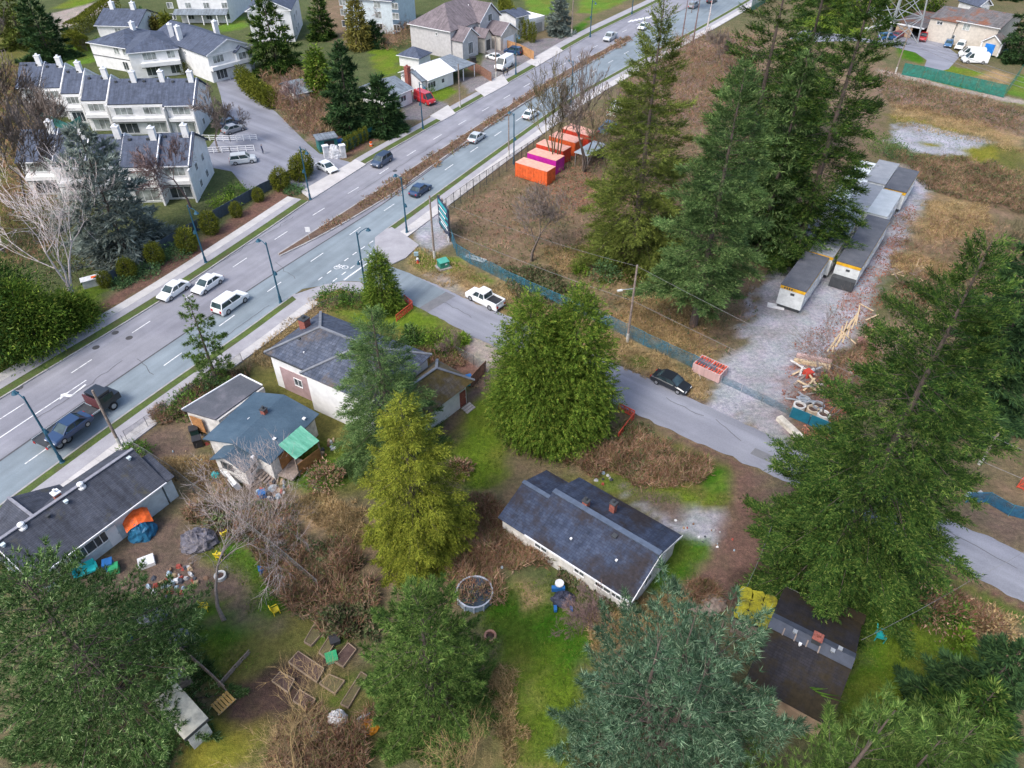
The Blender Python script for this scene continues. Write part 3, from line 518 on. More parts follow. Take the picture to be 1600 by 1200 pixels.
# ================================================================== trees and plants
BARK = mottled('conifer_bark', [(0.3, (0.085, 0.065, 0.055)), (0.7, (0.17, 0.13, 0.11))], 3, 14, 0.35, 0.95, 0.6, stretch=(3, 3, 0.5))
BARK_GREY = mottled('grey_brown_bark', [(0.3, (0.12, 0.095, 0.082)), (0.7, (0.22, 0.18, 0.155))], 3, 14, 0.3, 0.95, 0.5)
BARK_MOSS = mottled('mossy_bark', [(0.3, (0.10, 0.085, 0.055)), (0.7, (0.17, 0.145, 0.07))], 3, 14, 0.3, 0.95, 0.5)
BARK_BIRCH = mottled('birch_bark', [(0.28, (0.30, 0.25, 0.23)), (0.5, (0.62, 0.55, 0.53))], 3, 12, 0.2, 0.8, 0.3)
BARK_PALE = mottled('pale_grey_bark', [(0.28, (0.20, 0.165, 0.15)), (0.6, (0.34, 0.29, 0.27))], 3, 12, 0.2, 0.9, 0.3)
BARK_RED = mottled('reddish_twigs', [(0.3, (0.15, 0.10, 0.09)), (0.7, (0.26, 0.175, 0.16))], 3, 14, 0.3, 0.95, 0.4)
BARK_GOLD = mottled('golden_twigs', [(0.3, (0.24, 0.165, 0.075)), (0.7, (0.38, 0.27, 0.13))], 3, 14, 0.3, 0.95, 0.4)
def three(d, m, l, extra=None): return [(0.0, d), (0.5, m), (0.88, l), (1.0, extra or l)]
F_FIR = leafy('fir_needles', three((0.012, 0.030, 0.012), (0.034, 0.066, 0.022), (0.090, 0.125, 0.042), (0.16, 0.175, 0.075)), 0.30, 0.35)
F_DARK = leafy('dark_fir_needles', three((0.016, 0.034, 0.024), (0.032, 0.060, 0.038), (0.062, 0.100, 0.055)), 0.35, 0.35)
F_BLUE = leafy('blue_green_needles', three((0.016, 0.036, 0.030), (0.052, 0.088, 0.080), (0.135, 0.185, 0.190), (0.27, 0.32, 0.33)), 0.4, 0.3)
F_SLATE = leafy('slate_needles', three((0.12, 0.14, 0.125), (0.22, 0.24, 0.215), (0.34, 0.345, 0.315)), 0.4, 0.3, tint=(.80, .90, .86))
F_BG = leafy('green_blue_needles', three((0.030, 0.056, 0.032), (0.070, 0.110, 0.058), (0.135, 0.180, 0.100), (0.20, 0.23, 0.15)), 0.4, 0.3)
F_YEL = leafy('yellow_green_needles', three((0.046, 0.056, 0.012), (0.122, 0.128, 0.024), (0.215, 0.200, 0.046)), 0.5, 0.3)
F_PINE = leafy('pine_needles', three((0.026, 0.050, 0.020), (0.062, 0.102, 0.036), (0.130, 0.172, 0.070), (0.19, 0.22, 0.11)), 0.45, 0.35)
F_PINEB = leafy('frosted_pine_needles', three((0.020, 0.042, 0.020), (0.044, 0.080, 0.036), (0.12, 0.165, 0.09), (0.32, 0.36, 0.27)), 0.5, 0.35)
F_OLIVE = leafy('olive_fir_needles', three((0.052, 0.066, 0.024), (0.095, 0.110, 0.038), (0.155, 0.160, 0.060)), 0.25, 0.35)
F_CEDAR = leafy('cedar_sprays', three((0.026, 0.052, 0.012), (0.074, 0.112, 0.024), (0.140, 0.175, 0.042), (0.21, 0.19, 0.06)), 0.45, 0.28)
F_HEDGE = leafy('hedge_leaves', three((0.055, 0.062, 0.014), (0.105, 0.105, 0.024), (0.150, 0.140, 0.036)), 0.8, 0.2)
F_BROWNC = leafy('bronzed_cedar', three((0.090, 0.070, 0.030), (0.150, 0.115, 0.045), (0.19, 0.16, 0.07)), 0.6, 0.25)
F_SHRUB = leafy('shrub_leaves', three((0.030, 0.060, 0.020), (0.060, 0.110, 0.030), (0.11, 0.17, 0.05)), 0.7, 0.3)
F_LIME = leafy('lime_shrub_leaves', three((0.070, 0.110, 0.020), (0.120, 0.180, 0.035), (0.19, 0.24, 0.06)), 0.7, 0.3)
F_GROUNDJ = leafy('juniper_sprays', three((0.040, 0.075, 0.050), (0.075, 0.125, 0.085), (0.12, 0.18, 0.12)), 0.8, 0.3)

def unit(a): return a / np.maximum(np.linalg.norm(a, axis=-1, keepdims=True), 1e-9)
def blades(P, D, k, ln, wd, spread, rg, flat=0.35):
    """k narrow blades at every point P, fanned about direction D"""
    P = np.repeat(P, k, 0); D = np.repeat(D, k, 0); n = len(P)
    d = unit(D + spread * rg.normal(size=(n, 3))); up = np.array((0, 0, 1.0)) + flat * rg.normal(size=(n, 3))
    s = unit(np.cross(d, up)); L = (ln * rg.uniform(0.6, 1.35, n))[:, None]; Wd = (wd * rg.uniform(0.7, 1.3, n))[:, None]
    V = np.stack([P - s * Wd * 0.5, P + s * Wd * 0.5, P + d * L], 1).reshape(-1, 3)
    return V
def fronds(P, D, m, S, ln, wd, rg, flat=0.35, fan=0.85):
    """flat sprigs: m pairs of short blades along an axis, like fir and cedar sprays"""
    n = len(P); ax = unit(D + .28 * rg.normal(size=(n, 3))); up = np.array((0, 0, 1.0)) + flat * rg.normal(size=(n, 3)); sd = unit(np.cross(ax, up)); S = S * rg.uniform(.55, 1.4, n); out = []
    for j in range(m):
        f = (j + .6) / m
        for sg in (-1, 1):
            o = P + ax * (S * (f - .25))[:, None]; d = unit(ax + sd * sg * fan + .22 * rg.normal(size=(n, 3))); L = (ln * (1.15 - .6 * f) * rg.uniform(.7, 1.3, n))[:, None]; q = ax * (wd * .5)
            out.append(np.stack([o - q, o + q, o + d * L], 1))
    o = P + ax * (S * .75)[:, None]; out.append(np.stack([o - sd * wd * .4, o + sd * wd * .4, o + ax * ln * .8], 1))
    return np.concatenate(out).reshape(-1, 3)
def tris(V): return np.arange(len(V)).reshape(-1, 3)
def seg_tubes(A, B, ra, rb, n=3):
    """many thin tapering branch pieces at once"""
    A, B = np.asarray(A, float), np.asarray(B, float); ra = np.asarray(ra, float); rb = np.asarray(rb, float)
    d = unit(B - A); ref = np.where(np.abs(d[:, 2:3]) < 0.9, np.array([[0, 0, 1.0]]), np.array([[1.0, 0, 0]])); x = unit(np.cross(ref, d)); y = np.cross(d, x)
    ang = np.arange(n) * math.tau / n; ring = x[:, None] * np.cos(ang)[None, :, None] + y[:, None] * np.sin(ang)[None, :, None]
    V = np.concatenate([A[:, None] + ring * ra[:, None, None], B[:, None] + ring * rb[:, None, None]], 1).reshape(-1, 3)
    base = np.arange(len(A))[:, None] * 2 * n; F = []
    for k in range(n): k2 = (k + 1) % n; F.append(np.concatenate([base + k, base + k2, base + n + k2, base + n + k], 1))
    return V, np.stack(F, 1).reshape(-1, 4)

def make_conifer(seed, h, r, n, k=3, ln=0.5, wd=0.15, spread=0.35, droop=0.18, prof=0.8, z0=0.05, nb=170, ragged=0.35, tip=0.25, up=0.12, fr=0.42, tops=None, core=0.18, frond=None):
    """crown blades and trunk-with-limbs geometry, base at the origin"""
    rg = np.random.default_rng(seed); t = z0 + (1 - z0) * (np.arange(nb) + rg.uniform(0, 1, nb)) / nb
    t = z0 + (1 - z0) * ((t - z0) / (1 - z0)) ** 1.12; az = np.arange(nb) * 2.399963 + rg.normal(0, 0.35, nb)
    shape = (1 - t) ** prof * np.clip((t - z0) / 0.10 + 0.62, 0, 1) + 0.025
    L = r * shape * (1 - ragged + ragged * 2 * rg.random(nb)); el = np.radians(-12 - 22 * (1 - t) + 62 * t ** 1.6 + rg.normal(0, 6, nb))
    out = np.stack([np.cos(az), np.sin(az), np.zeros(nb)], 1); lat = np.stack([-np.sin(az), np.cos(az), np.zeros(nb)], 1)
    cx = np.zeros((nb, 3))
    if tops is not None:                                      # several leaders
        w = rg.integers(0, len(tops), nb); T = np.array(tops); cx[:, :2] = T[w, :2] * np.clip(t * 1.6, 0, 1)[:, None]; z = t * h * T[w, 2]
    else: z = t * h
    wgt = L ** 1.55 + 0.05; b = rg.choice(nb, n, p=wgt / wgt.sum()); s = rg.beta(1.9, 1.25, n) * (1 - core) + core; u = rg.uniform(-1, 1, n)
    wid = fr * L[b] * np.sin(np.pi * np.clip(s, 0, 1) ** 0.75) ** 0.8 * (1.05 - s) * 1.5 + 0.05
    hor = np.cos(el[b]) * s * L[b]; ver = np.sin(el[b]) * s * L[b] - droop * L[b] * s ** 2 + up * L[b] * s ** 4 - np.abs(u) * wid * 0.28
    P = cx[b] + out[b] * hor[:, None] + lat[b] * (u * wid)[:, None]; P[:, 2] += z[b] + ver + rg.normal(0, 0.05, n) * (1 + L[b] * 0.2)
    D = out[b] * (0.9 * np.cos(el[b]))[:, None] + lat[b] * (np.sign(u) * 0.75 * np.abs(u))[:, None]; D[:, 2] += np.sin(el[b]) * 0.5 + tip
    P[:, 2] = np.maximum(P[:, 2], 0.15); V = fronds(P, unit(D), frond, ln * 1.5, ln * .62, wd, rg) if frond else blades(P, unit(D), k, ln, wd, spread, rg)
    # limbs
    sel = np.arange(nb); A = []; B = []; ra = []; rb = []
    for q in range(3):
        s0, s1 = q / 3 * 0.92, (q + 1) / 3 * 0.92
        f = lambda s_: cx[sel] + out[sel] * (np.cos(el[sel]) * s_ * L[sel])[:, None] + np.stack([np.zeros(nb), np.zeros(nb), z[sel] + np.sin(el[sel]) * s_ * L[sel] - droop * L[sel] * s_ ** 2 + up * L[sel] * s_ ** 4], 1)
        A.append(f(s0)); B.append(f(s1)); rr = 0.008 + 0.0055 * L[sel]; ra.append(rr * (1 - s0 * 0.8)); rb.append(rr * (1 - s1 * 0.8))
    A = np.concatenate(A); B = np.concatenate(B); A[:, 2] = np.maximum(A[:, 2], .1); B[:, 2] = np.maximum(B[:, 2], .1)
    TV, TF = seg_tubes(A, B, np.concatenate(ra), np.concatenate(rb))
    heads = tops if tops is not None else [(0, 0, 1)]; tr = 0.012 * h + 0.08
    for hx, hy, hz in heads:
        zz = np.linspace(0, 1, 9); C = np.stack([hx * np.clip(zz * 1.6, 0, 1), hy * np.clip(zz * 1.6, 0, 1), zz * h * hz - 0.1], 1); rad = tr * (1 - zz * 0.93) * np.where(zz == 0, 1.25, 1)
        v2, f2 = seg_tubes(C[:-1], C[1:], rad[:-1], rad[1:], 7); f2 = f2 + len(TV); TV = np.concatenate([TV, v2]); TF = np.concatenate([TF, f2])
    return V, TV, TF
def plant_conifer(name, label, base, geo, fm, bark=BARK, cat='tree', group=None, rz=0.0, sc=1.0):
    t = empty(name, base, rz, label, cat, group); V, TV, TF = geo
    tri_object('crown', V, tris(V), fm, t); tri_object('trunk', TV, TF, bark, t); t.scale = (sc, sc, sc)
    return t
def replant(src, base, label, rz, sc, szr=1.0):
    c = copy_tree(src); c.location = base; c.rotation_euler = (0, 0, rz); c.scale = (sc * szr, sc * szr, sc); c['label'] = label; return c

def make_dense(seed, h, r, nclump, per, ln=0.34, wd=0.14, prof=lambda t: np.sin(np.pi * np.clip(t, 0, 1) ** 0.6) ** 0.6, lump=0.16, hang=0.55, spread=0.45, tops=((0, 0, 1),), z0=0.02, csize=0.75, frond=None):
    """closed crown (cedar, clipped shrub): overlapping hanging sprays in many small clumps on the outline"""
    rg = np.random.default_rng(seed); out = []
    for hx, hy, hz in tops:
        m = nclump // len(tops); t = z0 + (1 - z0) * (np.arange(m) + 0.5) / m; az = np.arange(m) * 2.399963 + rg.normal(0, 0.15, m)
        # equal cover: more clumps where the girth is larger
        g = prof(t) + 0.12; cdf = np.cumsum(g); t = np.interp((np.arange(m) + rg.random(m)) / m * cdf[-1], cdf, t)
        rad = r * prof(t) * (1 + lump * rg.normal(size=m)) * rg.choice([1, 1, 1, 0.8], m)
        C = np.stack([hx * np.clip(t * 1.3, 0, 1) + rad * np.cos(az), hy * np.clip(t * 1.3, 0, 1) + rad * np.sin(az), t * h * hz], 1)
        O = np.stack([np.cos(az), np.sin(az), 0.15 + 1.1 * t ** 2], 1); O = unit(O)
        Cc = np.repeat(C, per, 0); Oo = np.repeat(O, per, 0); n = len(Cc)
        off = rg.normal(size=(n, 3)) * csize * np.array((0.5, 0.5, 0.62)); P = Cc + off - Oo * (np.abs(rg.normal(size=(n, 1))) * csize * 0.55)
        D = Oo + unit(off) * 0.5; D[:, 2] -= hang; P[:, 2] = np.maximum(P[:, 2], 0.05); out.append(fronds(P[::frond * 2 - 1], unit(D)[::frond * 2 - 1], frond, ln * 1.5, ln * .8, wd * .6, rg, .9) if frond else blades(P, unit(D), 1, ln, wd, spread, rg, 0.9))
    V = np.concatenate(out); zz = np.linspace(0, 0.9, 6); TVs = []; TFs = []; o = 0
    for hx, hy, hz in tops:
        C = np.stack([hx * np.clip(zz * 1.3, 0, 1), hy * np.clip(zz * 1.3, 0, 1), zz * h * hz], 1); rad = (0.014 * h + 0.03) * (1 - zz * 0.9)
        v, f = seg_tubes(C[:-1], C[1:], rad[:-1], rad[1:], 6); TVs.append(v); TFs.append(f + o); o += len(v)
    return V, np.concatenate(TVs), np.concatenate(TFs)

def make_bare(seed, h, levels=5, spread=0.55, stems=1, kids=3, first=0.28, shrink=0.72, trunk=0.018, lean=(0, 0), wander=0.16, up=0.22, segs=3, tw=0.016):
    """leafless branching tree as tapering pieces"""
    rg = random.Random(seed); A = []; B = []; ra = []; rb = []
    def grow(p, d, L, r, lv):
        for q in range(segs):
            d = (d + Vector((rg.gauss(0, wander), rg.gauss(0, wander), rg.gauss(0, wander) + up * (0.3 if lv else 0.1)))).normalized()
            e = p + d * (L / segs); r2 = max(tw * 0.5, r * (1 - 0.24)); A.append(tuple(p)); B.append(tuple(e)); ra.append(r); rb.append(r2); p = e; r = r2
            if lv < levels and (lv > 0 or q >= segs - 2 or levels <= 3):
                for c in range(kids if q == segs - 1 else max(1, kids - 2)):
                    a = rg.uniform(0, math.tau); s = spread * rg.uniform(0.6, 1.35); x = d.orthogonal().normalized(); y = d.cross(x)
                    nd = (d * math.cos(s) + (x * math.cos(a) + y * math.sin(a)) * math.sin(s)).normalized()
                    grow(p, nd, L * shrink * rg.uniform(0.7, 1.15), max(tw, r * 0.66), lv + 1)
    for s in range(stems):
        a = s * math.tau / max(1, stems) + rg.uniform(0, 1); k = 0 if stems == 1 else 0.28
        grow(Vector((math.cos(a) * k * 0.5, math.sin(a) * k * 0.5, -0.1)), Vector((lean[0] + k * math.cos(a), lean[1] + k * math.sin(a), 1)).normalized(), h * first * rg.uniform(0.85, 1.1), trunk * h, 0)
    Z = max(b[2] for b in B); f = h / Z
    A = np.array(A) * f; B = np.array(B) * f; return seg_tubes(A, B, ra, rb, 3), np.array(ra)
def plant_bare(name, label, base, geo, bark, rz=0.0, cat='tree', group=None, sc=1.0):
    """trunk and main limbs one part, the fine twigs of the crown another"""
    (V, F), ra = geo; t = empty(name, base, rz, label, cat, group); thick = np.repeat(ra > np.quantile(ra, 0.86), 3)
    for nm, msk in (('trunk', thick), ('crown', ~thick & (np.arange(len(F)) % 3 == 0))):      # thin twigs are flat slivers
        f = F[msk]; ids, inv = np.unique(f, return_inverse=True); tri_object(nm, V[ids], inv.reshape(f.shape), bark, t)
    t.scale = (sc, sc, sc); return t
def base_of(px, py, apex_y):
    b = G(px, py); return b, height_at(b, apex_y)

# ---- the big conifers
b = G(1300, 885); plant_conifer('fir_tree', 'huge dark green fir overhanging the side street at the right', b, make_conifer(1, 31.7, 8.8, 22500, 3, 0.54, 0.105, 0.42, 0.20, 0.72, 0.10, 230, 0.4, frond=4), F_FIR)
b = G(1500, 650); plant_conifer('fir_tree', 'dark fir at the right edge behind the huge fir', b, make_conifer(2, 27, 6.5, 15000, 3, 0.66, 0.19, 0.42, 0.24, 0.8, 0.05, 150, 0.35), F_DARK)
b = G(1620, 560); s_ = plant_conifer('fir_tree', 'dark fir cut off by the right edge above the red barrier', b, make_conifer(3, 24, 6.5, 12000, 3, 0.7, 0.2, 0.42, 0.22, 0.8, 0.05, 130, 0.35), F_DARK)
b = G(1088, 958, 18.0); b.z = 0; plant_conifer('pine_tree', 'big blue-green pine with long tufted needles beside the dark mossy roof', b, make_conifer(4, 18, 6.7, 9500, 10, 0.44, 0.045, 0.62, 0.10, 0.52, 0.1, 120, 0.5, 0.55, 0.28, 0.5, tops=[(0, 0, 1), (-1.8, -.6, .94), (1.9, .5, .95), (.4, -2.2, .9)]), F_BLUE)
b = G(1400, 1108, 20.0); b.z = 0; plant_conifer('pine_tree', 'bright green pine top at the bottom right corner of the dark roof', b, make_conifer(5, 20, 4.7, 6200, 10, 0.40, 0.045, 0.6, 0.08, 0.55, 0.1, 100, 0.5, 0.55, 0.3, 0.5, tops=[(0, 0, 1), (1.9, -1.0, .96)]), F_PINE)
b = G(1525, 1135, 18.0); b.z = 0; plant_conifer('pine_tree', 'small bright green pine top right of its taller twin at the bottom edge', b, make_conifer(55, 18, 4.2, 3000, 11, 0.44, 0.05, 0.6, 0.08, 0.55, 0.1, 90, 0.5, 0.55, 0.3, 0.5), F_PINE)
b = G(1600, 1010, 12.0); b.z = 0; plant_conifer('fir_tree', 'dark fir at the right edge beside the lawn', b, make_conifer(6, 12, 4.6, 9000, 3, 0.5, 0.14, 0.42, 0.2, 0.7, 0.05, 110), F_DARK)
b = G(1560, 1075, 11.0); b.z = 0; plant_conifer('fir_tree', 'low dark fir in the bottom right corner in front of another', b, make_conifer(66, 11, 4.0, 7000, 3, 0.46, 0.13, 0.42, 0.2, 0.7, 0.05, 100), F_FIR)
b = G(652, 930, 15.0); b.z = 0; plant_conifer('pine_tree', 'bushy green conifer at the bottom centre beside the raised garden beds', b, make_conifer(7, 14.6, 4.9, 9000, 9, 0.34, 0.055, 0.6, 0.10, 0.42, 0.03, 150, 0.35, 0.4, 0.2, 0.5), F_PINE)
b = G(28, 893, 17.0); b.z = 0; plant_conifer('pine_tree', 'large frosted dark green conifer filling the bottom left corner', b, make_conifer(8, 17, 8.3, 13500, 9, 0.36, 0.055, 0.65, 0.16, 0.5, 0.03, 190, 0.4, 0.45, 0.2, 0.5), F_PINEB)
b = G(862, 663); plant_conifer('cedar_tree', 'broad dense green cedar with twin tops in the centre', b, make_dense(9, 16.6, 5.5, 2100, 60, 0.38, 0.20, lambda t: np.clip(1.0 - t, 0, 1) ** 0.74 * np.clip(0.72 + 1.5 * t, 0, 1) * 1.14 + .02, 0.08, tops=((-2.5, 0, .97), (2.3, .4, 1.0), (0, .3, .8)), csize=0.95, frond=3), F_CEDAR)
b = G(656, 854); plant_conifer('fir_tree', 'yellow-green conifer with drooping sprays in the middle of the backyards', b, make_conifer(10, 17.3, 5.1, 16500, 2, 0.44, 0.085, 0.4, 0.10, 0.62, 0.03, 200, 0.34, -0.45, 0.16, 0.45, frond=3), F_YEL)
b = G(613, 698); plant_conifer('fir_tree', 'blue-green fir rising in front of the tiled roof house', b, make_conifer(11, 17, 6.0, 14500, 3, 0.44, 0.085, 0.45, 0.22, 0.75, 0.04, 160, 0.35, frond=3), F_BG)
b = G(600, 481); plant_conifer('cedar_tree', 'small cone-shaped cedar at the street corner by the red barrier', b, make_dense(12, 8.2, 2.35, 520, 40, 0.32, 0.17, lambda t: np.clip(1.03 - t, 0, 1) ** 0.62 * np.clip(0.8 + 2 * t, 0, 1), 0.08, csize=0.5, frond=3), F_CEDAR)
b = G(340, 598); plant_conifer('pine_tree', 'slim young pine on the near roadside', b, make_conifer(13, 11.3, 2.5, 1500, 9, 0.36, 0.06, 0.6, 0.12, 0.5, 0.12, 60, 0.5, 0.5), F_PINE)
# ---- the tall group in the vacant lot
b = G(988, 400); plant_conifer('fir_tree', 'tall olive-green fir left of the conifer group in the vacant lot', b, make_conifer(14, 33.2, 9.2, 17000, 3, 0.72, 0.15, 0.45, 0.2, 0.85, 0.04, 190, 0.35, frond=3), F_OLIVE)
b = G(1083, 510); plant_conifer('fir_tree', 'tall grey-green fir with bare lower trunk in front of the conifer group', b, make_conifer(15, 31, 7.6, 13500, 3, 0.68, 0.14, 0.45, 0.2, 0.7, 0.22, 150, 0.45, frond=3), F_BG)
fir_l = plant_conifer('fir_tree', 'dark tall fir between the olive fir and the trailers', G(1150, 330), make_conifer(16, 37, 8.6, 12500, 3, 0.78, 0.18, 0.45, 0.2, 0.66, 0.06, 160, 0.45, frond=3), F_FIR)
plant_conifer('fir_tree', 'tall fir overhanging the site trailers', G(1242, 402), make_conifer(17, 36.5, 6.9, 12000, 3, 0.74, 0.165, 0.45, 0.2, 0.6, 0.10, 150, 0.5, frond=3), F_FIR)
plant_conifer('fir_tree', 'blue-grey fir behind the grey-green fir and left of the trailers', G(1185, 395), make_conifer(18, 27, 5.6, 11000, 3, 0.7, 0.19, 0.45, 0.2, 0.6, 0.12, 110, 0.45), F_BG)
replant(fir_l, G(1225, 235), 'farther dark fir behind the trailers at the top', 1.3, 0.95)
# ---- far side of the main road
dis = dict(k=3, ln=0.95, wd=0.28, spread=0.45)
FAR = [('fir_tree', 'spreading dark fir behind the townhouse drive at the top left', (434,112), -14, 7.2, 5200, F_FIR), ('fir_tree', 'dark fir tree nearest the townhouse drive gate', (548,203), 64, 5.6, 4500, F_DARK), ('fir_tree', 'bluish fir beside the blue roof house on the far side', (600,206), 118, 5.0, 3800, F_DARK),
       ('fir_tree', 'dark fir in the top left corner', (80,92), -6, 7.0, 4200, F_DARK), ('fir_tree', 'olive fir in the top left corner beside the dark one', (38,70), -40, 7.0, 3800, F_OLIVE), ('fir_tree', 'small green fir between the upper townhouse blocks', (234,66), 14, 3.6, 1800, F_BG), ('spruce_tree', 'blue spruce at the top beside the far lawn', (874,52), -8, 4.2, 2200, F_SLATE),
       ('fir_tree', 'slim dark fir behind the townhouses at the top', (505,60), -25, 3.8, 2200, F_FIR), ('fir_tree', 'dark fir left of the big grey house', (585,72), 34, 3.4, 1700, F_DARK), ('deodar_tree', 'slate-grey deodar in front of the lower townhouse row', (196,392), 200, 7.2, 5200, F_SLATE)]
for i, (nm, lb, bp, ay, r_, n_, fm) in enumerate(FAR):
    b, h = base_of(*bp, ay); plant_conifer(nm, lb, b, make_conifer(100 + i, h, r_, n_, z0=0.04, nb=110, droop=0.14, prof=0.62 if nm == 'deodar_tree' else 0.75, **dis), fm)
for i, (lb, bp, ay, r_, fm) in enumerate([('olive columnar cedar left of the dark gate fir', (503,154), 76, 3.0, F_CEDAR), ('bronzed columnar cedar at the top left of the backyard lawn', (562,76), -6, 3.0, F_BROWNC), ('bronzed small cedar between the upper townhouses', (252,68), 28, 1.7, F_BROWNC), ('golden small cedar by the upper townhouse porch', (270,70), 22, 2.0, F_HEDGE)]):
    b, h = base_of(*bp, ay); plant_conifer('cedar_tree', lb, b, make_dense(120 + i, h, r_, 300, 10, 0.8, 0.36, lambda t: np.clip(1.04 - t, 0, 1) ** 0.5, 0.1, csize=0.8), fm)
for i, (lb, bp, ay, r_) in enumerate([('broad dark evergreen at the left edge by the footway', (8,560), 432, 4.0), ('dark evergreen with yellowish tips right of the left edge', (66,545), 446, 3.4), ('dark evergreen behind two others at the left edge', (18,520), 408, 4.2), ('low yellow-green evergreen beside the birch', (118,508), 468, 2.4)]):
    b, h = base_of(*bp, ay); plant_conifer('evergreen_tree', lb, b, make_dense(140 + i, h, r_, 800, 16, 0.42, 0.16, lambda t: np.sin(np.pi * np.clip(0.18 + 0.8 * t, 0, 1)) ** 0.6, 0.26, hang=0.2, csize=1.1), F_CEDAR if i in (1, 3) else F_FIR)
# evergreens along the top right
top0 = plant_conifer('fir_tree', 'dark fir right of the beige house at the top right corner', G(1592, 92), make_conifer(160, 20, 6.5, 3600, nb=100, z0=0.03, **dis), F_DARK)
mid0 = plant_conifer('evergreen_tree', 'bushy evergreen behind the pylon at the top', G(1392, 28), make_dense(161, 15, 5.5, 260, 12, 1.0, 0.45, lambda t: np.sin(np.pi * np.clip(0.2 + 0.78 * t, 0, 1)) ** 0.6, 0.15, hang=0.2, csize=1.3), F_CEDAR)
for lb, p, rz, sc in [('dark fir above the beige house at the top right', (1500,-12), 1.0, 1.0), ('dark fir behind the roof of the beige house', (1420,-20), 2.0, 1.1), ('dark fir at the very top right corner', (1575,-5), 3.0, 1.1), ('tall dark fir left of the pylon', (1250,-18), 4.0, 1.0)]: replant(top0, G(*p), lb, rz, sc)
for lb, p, rz, sc in [('bushy evergreen just left of the pylon at the top', (1330,22), 1.0, .9), ('bushy evergreen at the top between the pylon and the road', (1290,8), 2.2, 1.0), ('olive evergreen right of the pylon beside the open garage', (1445,16), 2.9, .75), ('evergreen beyond the roof of the big grey house', (830,-30), .5, .9), ('low evergreen beyond the big grey house at the top', (690,-18), 1.8, .8), ('evergreen at the top between white apartments and grey house', (640,-30), 2.2, .9)]: replant(mid0, G(*p), lb, rz, sc)
# ---- leafless trees
BT = [('bare_tree', 'tall bare tree standing behind the orange containers', (868,262), 84, dict(levels=4, stems=5, kids=3, spread=0.33, first=0.42, shrink=0.6, trunk=.011, tw=.05, up=.3), BARK_MOSS), ('bare_tree', 'tall bare tree right of the one behind the orange containers', (912,268), 74, dict(levels=4, stems=5, kids=3, spread=0.3, first=0.45, shrink=0.58, trunk=.011, tw=.05, up=.35), BARK_GREY),
      ('bare_tree', 'mossy bare tree with olive trunk left of the olive fir', (948,300), 108, dict(levels=4, stems=2, kids=4, spread=0.5, first=0.34, shrink=0.66, trunk=.016, tw=.028), BARK_MOSS), ('bare_tree', 'lone grey bare tree in the vacant lot above the blue fence', (830,408), 292, dict(levels=5, kids=3, spread=0.62, first=0.26, shrink=0.74, trunk=.026, tw=.04), BARK_GREY),
      ('birch_tree', 'white-barked bare birch leaning at the left edge', (112,466), 232, dict(levels=4, stems=3, kids=3, spread=0.55, first=0.3, shrink=0.74, trunk=.013, lean=(-.25, .1), tw=.024), BARK_BIRCH), ('bare_tree', 'bare tree beside the end of the townhouse rows', (343,238), 128, dict(levels=5, kids=3, spread=0.55, first=0.3, shrink=0.7, trunk=.02, tw=.055), BARK_GREY),
      ('bare_tree', 'brown bare tree between townhouse row and footway hedge', (298,325), 205, dict(levels=5, kids=3, spread=0.5, first=0.3, shrink=0.7, trunk=.02, tw=.045), BARK_RED), ('bare_tree', 'pale bare tree leaning over the long dark roofed house', (350,968), 760, dict(levels=5, kids=3, spread=0.6, first=0.36, shrink=0.70, trunk=.014, lean=(-.1, .06), tw=.015, up=.1), BARK_PALE),
      ('bare_tree', 'thin bare tree beyond the lumber pile on the right', (1548,452), 332, dict(levels=5, kids=3, spread=0.5, first=0.3, shrink=0.7, trunk=.014, tw=.022), BARK_MOSS), ('bare_tree', 'bare tree left of the upper white apartments', (600,48), -30, dict(levels=4, kids=3, spread=0.6, first=0.3, trunk=.02, tw=.04), BARK_RED), ('bare_tree', 'bare tree standing in the brown bushes by the drive', (462,180), 118, dict(levels=5, kids=3, spread=0.6, first=0.26, trunk=.016, tw=.03), BARK_RED),
      ('bare_tree', 'bare sapling leaning on the wood heap by the gravel yard', (1287,655), 500, dict(levels=4, stems=3, kids=3, spread=0.5, first=0.32, trunk=.009, tw=.016), BARK_GREY), ('bare_tree', 'yellowish bare tree in the bottom garden corner', (455,1215), 1120, dict(levels=4, stems=3, kids=3, spread=0.7, first=0.32, trunk=.012, tw=.010, up=.1), BARK_GOLD), ('bare_tree', 'bare golden shrub at the bottom edge beside the bushy conifer', (720,1225), 1165, dict(levels=3, stems=5, kids=3, spread=0.7, first=0.34, trunk=.012, tw=.010, up=.1), BARK_GOLD)]
for i, (nm, lb, bp, ay, kw, bk) in enumerate(BT):
    b, h = base_of(*bp, ay); h = max(2.5, min(h, 30)); plant_bare(nm, lb, b, make_bare(200 + i, h, **kw), bk, rz=i * 1.1)
bl = plant_bare('bare_tree', 'brown bare tree at the left edge beside the townhouse rows', G(40, 325), make_bare(230, 19, levels=5, kids=3, spread=.42, first=.3, shrink=.7, trunk=.013, tw=.07, up=.3), BARK_GREY)
for lb, p, rz, sc in [('bare tree at the left edge below the first townhouse', (-5,270), 1.0, 1.05), ('slender bare tree in front of the left townhouse end', (75,285), 2.0, .8), ('bare tree in the upper left corner above the rows', (8,170), 3.0, 1.0), ('bare tree at the left edge close to the birch', (10,395), 4.0, .9), ('bare reddish tree beside the blue spruce', (1080,20), 1.5, .6), ('bare tree in the hedge above the orange containers', (770,8), 2.5, .55), ('bare tree in the thicket right of the near footway', (1120,105), 5.0, .5)]:
    c = replant(bl, G(*p), lb, rz, sc)
